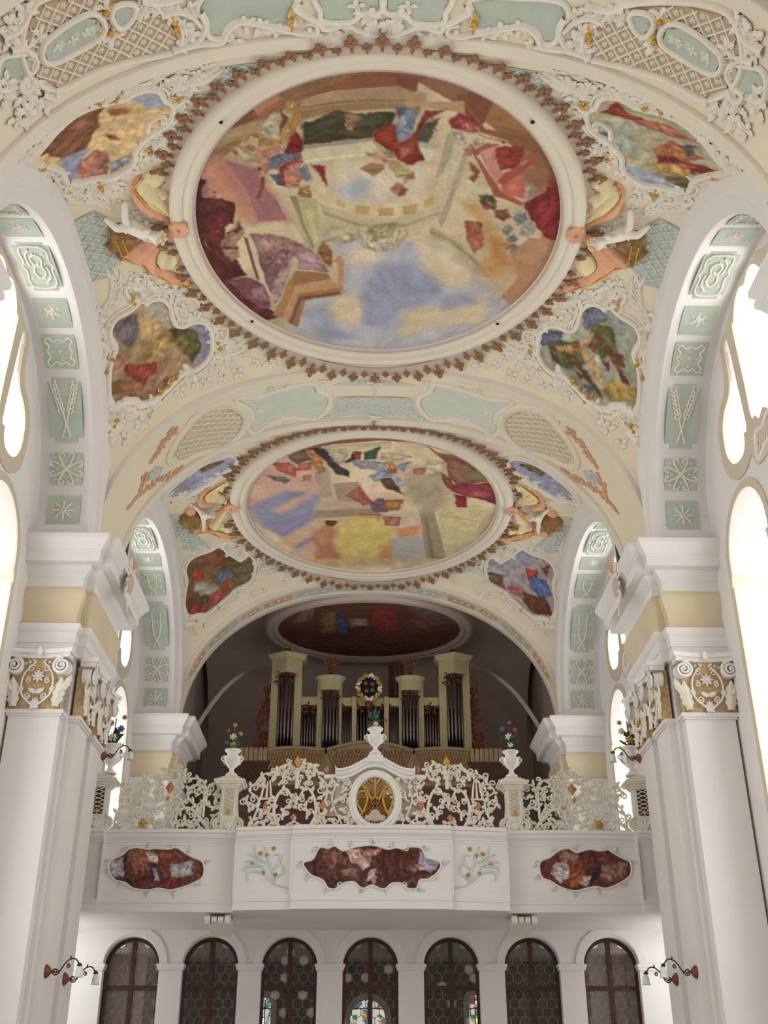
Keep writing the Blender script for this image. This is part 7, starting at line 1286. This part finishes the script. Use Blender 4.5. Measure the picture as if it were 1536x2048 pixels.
def putto(S, pts, label, scale=1.):
    """plump winged child figure grown from a skeleton with skin radii, one continuous body"""
    P = np.array(pts, float); hd, ch, be, kn, ft, kn2, ft2, el, ha = P
    J = [(be, .20, .115), ((be + ch) / 2, .24, .115), (ch, .28, .12), (ch * .5 + hd * .5, .31, .055), (hd, .38, .135), (hd + (hd - ch) * .14, .40, .11),
         (be * .45 + kn * .55, .20, .085), (kn, .22, .068), (ft, .12, .05), (ft + (ft - kn) * .3, .10, .032),
         (be * .5 + kn2 * .5 + np.array([.0, -.03]), .24, .085), (kn2 * .6 + ft2 * .4, .30, .065), (ft2, .2, .05), (ft2 + (ft2 - kn2) * .4, .17, .032),
         ((ch + el) / 2, .30, .06), (el, .26, .05), (ha, .2, .042), (ha + (ha - el) * .3, .18, .028), ((ch + el) / 2 + (ch - el) * 1.0, .32, .055), (ch + (ch - el) * .9 + (hd - ch) * .3, .36, .045)]
    E = [(0, 1), (1, 2), (2, 3), (3, 4), (4, 5), (0, 6), (6, 7), (7, 8), (8, 9), (0, 10), (10, 11), (11, 12), (12, 13), (2, 14), (14, 15), (15, 16), (16, 17), (2, 18), (18, 19)]
    V = onto(S, np.array([(p[0], p[1], h * scale) for p, h, r in J]), -1.)
    me = bpy.data.meshes.new('putto_figure'); me.from_pydata(V.tolist(), E, []); me.update(); me.materials.append(M['stucco_warm'])
    o = link('putto_figure', me); sk = o.modifiers.new('skin', 'SKIN'); ss = o.modifiers.new('sub', 'SUBSURF'); ss.levels = 2; ss.render_levels = 2
    for i, (p, h, r) in enumerate(J):
        d = me.skin_vertices[0].data[i]; d.radius = (r * scale, r * scale); d.use_root = i == 0
    sk.use_smooth_shade = True
    tag(o, label, 'figure', 'stucco putti beside the round frescoes')
    hdp = onto(S, np.array([(hd[0], hd[1], .38 * scale)]), -1.)[0]; rnd = random.Random(3); b = MB(); ax = (hd - ch) / (np.linalg.norm(hd - ch) + 1e-9)
    for i in range(40):
        d = Vector((rnd.gauss(0, 1), rnd.gauss(0, 1), rnd.gauss(0, 1))).normalized()
        if d[0] * ax[0] + d[1] * ax[1] < .45: continue
        b.ball(tuple(Vector(hdp) + d * .115 * scale), .03 * scale, nu=6, nv=4)
    b.build('hair', 'cloth_cream', o)['kind'] = 'stuff'
    return o
for s, sd in ((-1, 'left'), (1, 'right')):
    for S, q, bay in ((SVA, '', 'near'), (SVB, 'B', 'far')):
        T = thing('stucco_drapery', 'peach and cream stucco drapery with gold hem at the %s of the %s round fresco' % (sd, bay), 'drapery', 'stucco draperies tied to the fresco rings')
        kn = mir(D['knot'], s)[0] if not q else (s * RING['B'][1], RING['B'][0] - .35)
        lo, upq = mir(D['drape%s_lo' % q], s), mir(D['drape%s_up' % q], s)
        cloth(S, lo, kn, .12, .06, 'hanging_cloth', 'peach', T, 22, (22, 50))
        cloth(S, upq, kn, .13, .06, 'hanging_cloth', 'cloth_cream', T, 20, (0, 24))
        cloth(S, mir(D['peach%s_up' % q], s), kn, .15, .04, 'cloth_border', 'peach', T, 18)
        cloth(S, mir(D['cream%s_lo' % q], s), kn, .10, .05, 'hanging_cloth', 'cloth_cream', T, 26)
        st = mir(D['straw' + q], s); cloth(S, st, np.mean(st, 0) + np.array([s * 1.2, 0]), .26, .03, 'fringed_bundle', 'straw', T, 90)
        c0 = np.mean(st, 0)
        for e in (-.08, .05):
            a = c0 + np.array([s * -e, -.22]); b_ = c0 + np.array([s * -e + .04, .22]); t = np.linspace(0, 1, 7)[:, None]; ribbon(S, a * (1 - t) + b_ * t, .02, .04, -1., n=5, base=.25).build('gold_cord', 'gold', T)
        b = MB(); kz = float(RZ) - .06
        for i in range(7):
            a = i * .9; b.ball((kn[0] + s * -.02 * 0 + .10 * math.cos(a), kn[1] + .12 * math.sin(a), kz - .03), .09, .09, .07, 8, 6)
        b.build('ribbon_knot', 'peach', T)['kind'] = 'stuff'
        putto(S, mir(D['putto' + q], s), 'white stucco putto lying on the %s drapery of the %s fresco' % (sd, bay), 1.12 if not q else .85)
# ------------------------------------------------------------------ teal stucco panels on the side arches
def tubeS(b, S, fl, line, w=.019, h=.028, k=4): P = smooth_open(line, k); b.merge(ribbon(S, P, w, h, fl, n=4, base=.012))
def orn(kind, u0, u1, v0, v1):
    """list of uv lines and of (u, v, scale) rosettes for one panel ornament"""
    uc, vc, a, c = (u0 + u1) / 2, (v0 + v1) / 2, (u1 - u0) / 2, (v1 - v0) / 2; L = []; R = []
    q = lambda p: [(uc + x * a, vc + y * c) for x, y in p]
    if kind == 'rosette': R = [(uc, vc, 2.2)] + [(uc + .38 * a * math.cos(t), vc + .38 * c * math.sin(t), .9) for t in np.arange(6) * np.pi / 3]
    elif kind == 'frame':
        L = [q(p) for p in ([(-.75, 0), (-.6, .3), (-.8, .6), (-.6, .8), (-.3, .6), (0, .75)], [(0, .75), (.3, .6), (.6, .8), (.8, .6), (.6, .3), (.75, 0)], [(.75, 0), (.6, -.3), (.8, -.6), (.6, -.8), (.3, -.6), (0, -.75)], [(0, -.75), (-.3, -.6), (-.6, -.8), (-.8, -.6), (-.6, -.3), (-.75, 0)])]
        R = [(uc, vc, .8)] + [(uc + x * a, vc + y * c, .45) for x in (-.85, .85) for y in (-.85, .85)] + [(uc + x * a, vc + y * c, .6) for x, y in ((.5, 0), (-.5, 0), (0, .5), (0, -.5))]
    elif kind == 'palms':
        for e in (-1, 1):
            L.append(q([(.85, -e * .25), (.4, e * .02), (.0, e * .22), (-.4, e * .5), (-.75, e * .62)]))
            for t in np.linspace(.0, 1, 7):
                x, y = .1 - .85 * t, e * (.2 + .42 * t)
                L.append(q([(x, y), (x - .02, y + e * .16), (x - .12, y + e * .25)])); L.append(q([(x, y), (x - .10, y - e * .10), (x - .2, y - e * .06)]))
            R.append((uc + .05 * a, vc + e * .45 * c, .7))
    elif kind == 'cross':
        for k in range(4):
            t = k * np.pi / 2 + np.pi / 4; d = np.array([math.cos(t), math.sin(t)]); n = np.array([-d[1], d[0]])
            for e in (-1, 1): L.append(q([(0, 0), tuple(d * .5 + n * e * .1), tuple(d * .95 + n * e * .32), tuple(d * .85 + n * e * .5), tuple(d * .6 + n * e * .45)]))
            R += [(uc + x * a, vc + y * c, .7) for x, y in (tuple(d * .95),)]
            m = np.array([math.cos(t + np.pi / 4), math.sin(t + np.pi / 4)]); R.append((uc + .55 * a * m[0], vc + .55 * c * m[1], .6))
        R.append((uc, vc, 1.0))
    elif kind == 'star':
        for k in range(8):
            t = k * np.pi / 4; L.append(q([(.1 * math.cos(t), .1 * math.sin(t)), (.6 * math.cos(t), .6 * math.sin(t))])); R.append((uc + .62 * a * math.cos(t), vc + .62 * c * math.sin(t), .55))
        R.append((uc, vc, 1.1))
    elif kind == 'leafgrid':
        for x in (-.6, -.15, .3):
            for y in (-.6, -.2, .2, .6): R.append((uc + x * a, vc + y * c, .75))
        for e in (-1, 1): L.append(q([(.9, -e * .3), (.6, 0), (.3, e * .3), (-.6, e * .4)]))
    elif kind == 'shaped':
        L = [q(p) for p in ([(-.85, -.5), (-.85, .5), (-.6, .75), (-.2, .7), (0, .85), (.2, .7), (.6, .75), (.85, .5), (.85, -.5), (.6, -.75), (.2, -.7), (0, -.85), (-.2, -.7), (-.6, -.75), (-.85, -.5)], [(-.5, 0), (-.3, .3), (0, .2), (.3, .3), (.5, 0), (.3, -.3), (0, -.2), (-.3, -.3), (-.5, 0)], [(-.7, .2), (-.4, .5), (0, .45)], [(.7, -.2), (.4, -.5), (0, -.45)])]
        R = [(uc, vc, 1.5), (uc - .5 * a, vc + .5 * c, .8), (uc + .5 * a, vc - .5 * c, .8), (uc - .5 * a, vc - .5 * c, .8), (uc + .5 * a, vc + .5 * c, .8)]
    return L, R
PANELS = {'A': [(0, .62, 'shaped'), (.79, 1.44, 'rosette'), (1.58, 2.27, 'frame'), (2.44, 3.68, 'palms'), (3.87, 4.49, 'cross'), (4.69, 5.29, 'star')],
          'B': [(0, .70, 'shaped'), (.80, 1.36, 'rosette'), (1.50, 2.37, 'leafgrid'), (2.58, 3.99, 'leafgrid'), (4.19, 4.85, 'cross'), (5.02, 5.63, 'star')]}
for (bay, sgn), par in SIDE.items():
    S = S_side(bay, sgn); fl = float(sgn)
    for u0, u1, kind in PANELS[bay]:
        for e in ((1, -1) if u0 else (1,)):
            a, b_ = (u0, u1) if e > 0 else (-u1, -u0)
            if not u0: a, b_ = -u1, u1
            v0, v1 = .17, .79
            if kind in ('palms', 'shaped') or (kind == 'leafgrid' and u1 - u0 > 1): r = .09; poly = [(a, v0 + r), (a + r, v0 + r), (a + r, v0), (b_ - r, v0), (b_ - r, v0 + r), (b_, v0 + r), (b_, v1 - r), (b_ - r, v1 - r), (b_ - r, v1), (a + r, v1), (a + r, v1 - r), (a, v1 - r)]
            else: poly = [(a, v0), (b_, v0), (b_, v1), (a, v1)]
            g = patch(S, poly, .006, .2, flip=fl).build('stucco_panel', 'teal', par, True, 40)
            L, R = orn(kind, a, b_, v0, v1)
            if e < 0: L = [[(-(u) + (a + b_) * 1.0, v) for u, v in q] for q in L]
            if L:
                m = MB()
                for q in L: tubeS(m, S, fl, q)
                m.build('ornament', 'stucco_warm', g)
            for u, v, s in R: on(S, fl, ROS_S, u, v, g, .3, s, lift=.008)
# ------------------------------------------------------------------ stucco of the transverse arches
SA = S_arch
for s in (-1, 1):
    mm = lambda L: mir(L, s)
    # middle arch
    c2 = (ARCH2[0] + ARCH2[1]) / 2
    patch(SA, mm(D['a2_teal']), .015, .25, flip=-1.).build('teal_field', 'teal_pale', T2, True, 50)
    L = smooth_closed(mm(D['a2_teal']), 4); ribbon(SA, offset_loop(L, .05), .05, .06, -1., True).build('panel_frame', 'stucco_warm', T2); ribbon(SA, offset_loop(L, -.07), .014, .03, -1., True, n=4).build('inner_bead', 'stucco_warm', T2)
    lattice(SA, -1., mm(D['a2_gold']), .15, T2, 'gold_ground', 'stucco_warm', ROS_GOLD, 'gold_trellis_panel', .016, .03, ang=.55, rs=1.0)
    L = smooth_closed(mm(D['a2_gold']), 4); ribbon(SA, offset_loop(L, .12), .10, .05, -1., True).build('panel_frame', 'cream', T2); ribbon(SA, offset_loop(L, .02), .018, .05, -1., True, n=4).build('inner_bead', 'stucco_warm', T2)
    rnd = random.Random(8)
    for q in D['a2_spray']:
        P = smooth_open(mm(q), 7)
        for i, p in enumerate(P):
            w = .12 * (1 - .75 * i / len(P))
            for k in range(2): on(SA, -1., PEACHFL, p[0] + rnd.uniform(-w, w), p[1] + rnd.uniform(-w, w), T2, rnd.uniform(0, 6), rnd.uniform(.55, 1.0) * (1 - .4 * i / len(P)), 'stucco_flower')
    lattice(SA, -1., mm(D['a2_mini']), .09, T2, 'teal_pale', 'teal_lattice', None, 'trellis_panel', .012, .03)
    for i, p in enumerate(mm(D['a2_leaf'])): on(SA, -1., CLUST[i % 5], p[0], p[1], T2, rnd.uniform(0, 6), rnd.uniform(.4, .65), 'stucco_spray')
    # first arch overhead
    lattice(SA, -1., mm(D['a1_lattice']), .17, T1, 'lattice_ground', 'stucco_warm', ROS, 'rosette_trellis_panel', .015, .035, rs=.66, gstep=.3)
    L = smooth_closed(mm(D['a1_lattice']), 3); ribbon(SA, offset_loop(L, .05), .05, .07, -1., True).build('panel_frame', 'stucco_warm', T1)
    for nm, sm in (('a1_panel', 1), ('a1_panel2', 1), ('a1_tealL', 0), ('a1_tealM', 0), ('a1_tealC', 0)):
        h = .06 if sm else .015
        patch(SA, mm(D[nm]), h, .25, flip=-1.).build('teal_field', 'teal', T1, True, 50); L = smooth_closed(mm(D[nm]), 4); ribbon(SA, offset_loop(L, .04), .045, .05, -1., True, base=h * .8).build('panel_frame', 'stucco_warm', T1)
    for q in D['a1_scroll']:
        P = smooth_open(mm(q), 5); ribbon(SA, P, np.linspace(.06, .035, len(P)), .09, -1.).build('scroll', 'stucco_warm', T1)
    for i, p in enumerate(mm(D['a1_leaf'])): on(SA, -1., CLUST[i % 5], p[0], p[1], T1, rnd.uniform(0, 6), rnd.uniform(.7, 1.1), 'stucco_spray', .02)
    for i, p in enumerate(mm(D['a1_gold'])): on(SA, -1., GILT[i % 2], p[0], p[1], T1, i, 1.3, 'gilt_spray', .05)
    p0 = np.array(mm(D['a1_panel'])).mean(0)
    for k in range(-1, 2): on(SA, -1., CLUST[k % 5], p0[0] + .22 * k, p0[1] - s * .08 * k * 0, T1, k, .45, 'stucco_spray', .06)
    # narrow arch at the organ loft: alternating pale panels with rosettes
    c3 = (ARCH3[0] + ARCH3[1]) / 2; u = .62; k = 0
    while u < 6.6:
        w = (.30, .55, .42)[k % 3]; mt = ('teal', 'teal_pale', 'peach_flower')[k % 3] if u < 3.3 else ('beige_band', 'peach_flower')[k % 2]
        poly = [(s * (u + w * math.cos(t)), c3 + .19 * math.sin(t)) for t in np.linspace(0, 2 * np.pi, 16, endpoint=False)] if k % 3 == 0 else [(s * (u - w), c3 - .17), (s * (u + w), c3 - .17), (s * (u + w), c3 + .17), (s * (u - w), c3 + .17)]
        g = patch(SA, poly, .01, .25, flip=-1.).build('stucco_panel', mt, T3, True, 40)
        for d in (-.5, 0, .5): on(SA, -1., ROS_S, s * (u + d * w), c3, g, d, 1.3)
        u += w + (.55, .42, .30)[k % 3] + .16; k += 1
L2 = [(x, y) for x, y in D['a2_lattice']]; L2 = L2 + [(-x, y) for x, y in L2[::-1]]; P2 = []
for p in L2:
    if not P2 or np.hypot(p[0] - P2[-1][0], p[1] - P2[-1][1]) > .03: P2.append(p)
lattice(SA, -1., P2, .12, T2, 'teal_pale', 'teal_lattice', None, 'trellis_panel', .014, .03)
for i, p in enumerate(D['a2_finial']):
    on(SA, -1., CLUST[i], 0, p[1], T2, 0, .9, 'stucco_spray', .03); on(SA, -1., GILT[0], 0, p[1] + (.12 if i else -.12), T2, 0, 1.1, 'gilt_spray', .06)
lattice(SA, -1., [(-.55, c3 - .17), (.55, c3 - .17), (.55, c3 + .17), (-.55, c3 + .17)], .1, T3, 'teal_pale', 'teal_lattice', None, 'trellis_panel', .012, .02)
# ------------------------------------------------------------------ gallery pictures and lilies
for key, pk, base, lb in (('gal_L', 'gL', (104, 64, 58), 'brown landscape picture with white-robed figure, left on the gallery front'), ('gal_C', 'gC', (86, 52, 48), 'long dark brown picture in the middle of the gallery front'), ('gal_R', 'gR', (100, 56, 46), 'brown landscape picture with dark-cloaked figure, right on the gallery front')):
    T = thing('panel_painting', lb, 'painting', 'pictures on the gallery front'); L = smooth_closed(D[key], 4); V, F = fill_poly(L, .02)
    painted(onto(S_gal, np.c_[V, np.full(len(V), .012)], 1.), F, V, PAINT[pk], base, 'painted_field', T, detail=2.4, wob=1.9, mottle=.9)
    ribbon(S_gal, offset_loop(L, .02), .022, .035, 1., True, n=5).build('frame', 'plaster_white', T)
    c = np.mean(D[key], 0); rnd = random.Random(2)
    for i, p in enumerate(D[key]):
        if i % 2 == 0:
            d = np.array(p) - c; d = d / np.linalg.norm(d) * np.array([1, 1]); a = math.atan2(d[1], d[0]); q = np.array(p) + d * .06
            sp = spiral(q[0], q[1], .05, .012, 1.1, a, 1 if i % 4 else -1, 12); ribbon(S_gal, sp, .014, .03, 1., n=4).build('scroll', 'leaf_teal' if i % 3 else 'stucco_warm', T)
            lf = leaf_mb(.12, .035, .02, .2, n=6).xf(lambda V: rot2(V, a - np.pi / 2 + rnd.uniform(-1, 1), *q)); lf.xf(lambda A: onto(S_gal, A + np.array([0, 0, .012]), 1.)).build('leaf', 'leaf_teal', T)
for s in (-1, 1):
    T = thing('lily_relief', 'pale teal lily spray with ochre blossoms on the gallery front, %s of the middle picture' % ('left' if s < 0 else 'right'), 'relief', 'lily reliefs on the gallery front')
    f = lambda L: [(s * -x if s > 0 else x, z) for x, z in L]
    for k, q in enumerate(D['lily']):
        P = smooth_open(f(q), 5); n = len(P); ribbon(S_gal, P, (.028 if k else .02) * np.sin(np.pi * np.linspace(.12, .95, n)) + .006, .03, 1., n=5).build('leaf', 'leaf_teal', T)
    for p in f(D['lily_fl']):
        flower_mb(.05, 5, .6).xf(lambda V: onto(S_gal, V + np.array([p[0], p[1], .01]), 1.)).build('blossom', 'flower_ochre', T)
# ------------------------------------------------------------------ cartouches on the cornices of the near piers
for s, sd in ((-1, 'left'), (1, 'right')):
    T = thing('cornice_cartouche', 'white stucco cartouche with cherub-like crest on the cornice of the near %s pier' % sd, 'cartouche', 'cartouches on the pier cornices', loc=(s * 4.72, 19.45, 8.80))
    X = lambda a: -s * a
    fm = lambda V: np.stack([X(V[:, 2] * .6), V[:, 0] * .8, V[:, 1] * .75], -1)
    MB().lathe([(.005, .14), (.12, .12), (.2, .07), (.24, .0), (.005, 0)], 20, sy=1.25).xf(fm).build('shield', 'mauve_grey', T)
    for k in range(10):
        a = k * 2 * np.pi / 10; MB().merge(leaf_mb(.22, .07, .06, .4), lambda V: rot2(V, a - np.pi / 2 + .5, .24 * math.cos(a), .3 * math.sin(a))).xf(fm).build('leaf', 'stucco_warm', T)
    for e in (-1, 1):
        sp = spiral(e * .2, .5, .13, .03, 1.5, 0, e, 18); MB().tube(np.c_[sp, np.full(18, .06)], .035, 6, nrm=(0, 0, 1)).xf(fm).build('scroll', 'stucco_warm', T)
    MB().merge(flower_mb(.14, 6, .7), lambda V: V + np.array([0, .55, .1])).xf(fm).build('crest', 'peach_flower', T)
    b = MB()
    for i in range(4): b.merge(leaf_mb(.2, .06, .05, .3), lambda V: rot2(V, np.pi + (i - 1.5) * .3, 0, -.35 - .08 * i))
    b.xf(fm).build('pendant_leaf', 'stucco_warm', T)['kind'] = 'stuff'
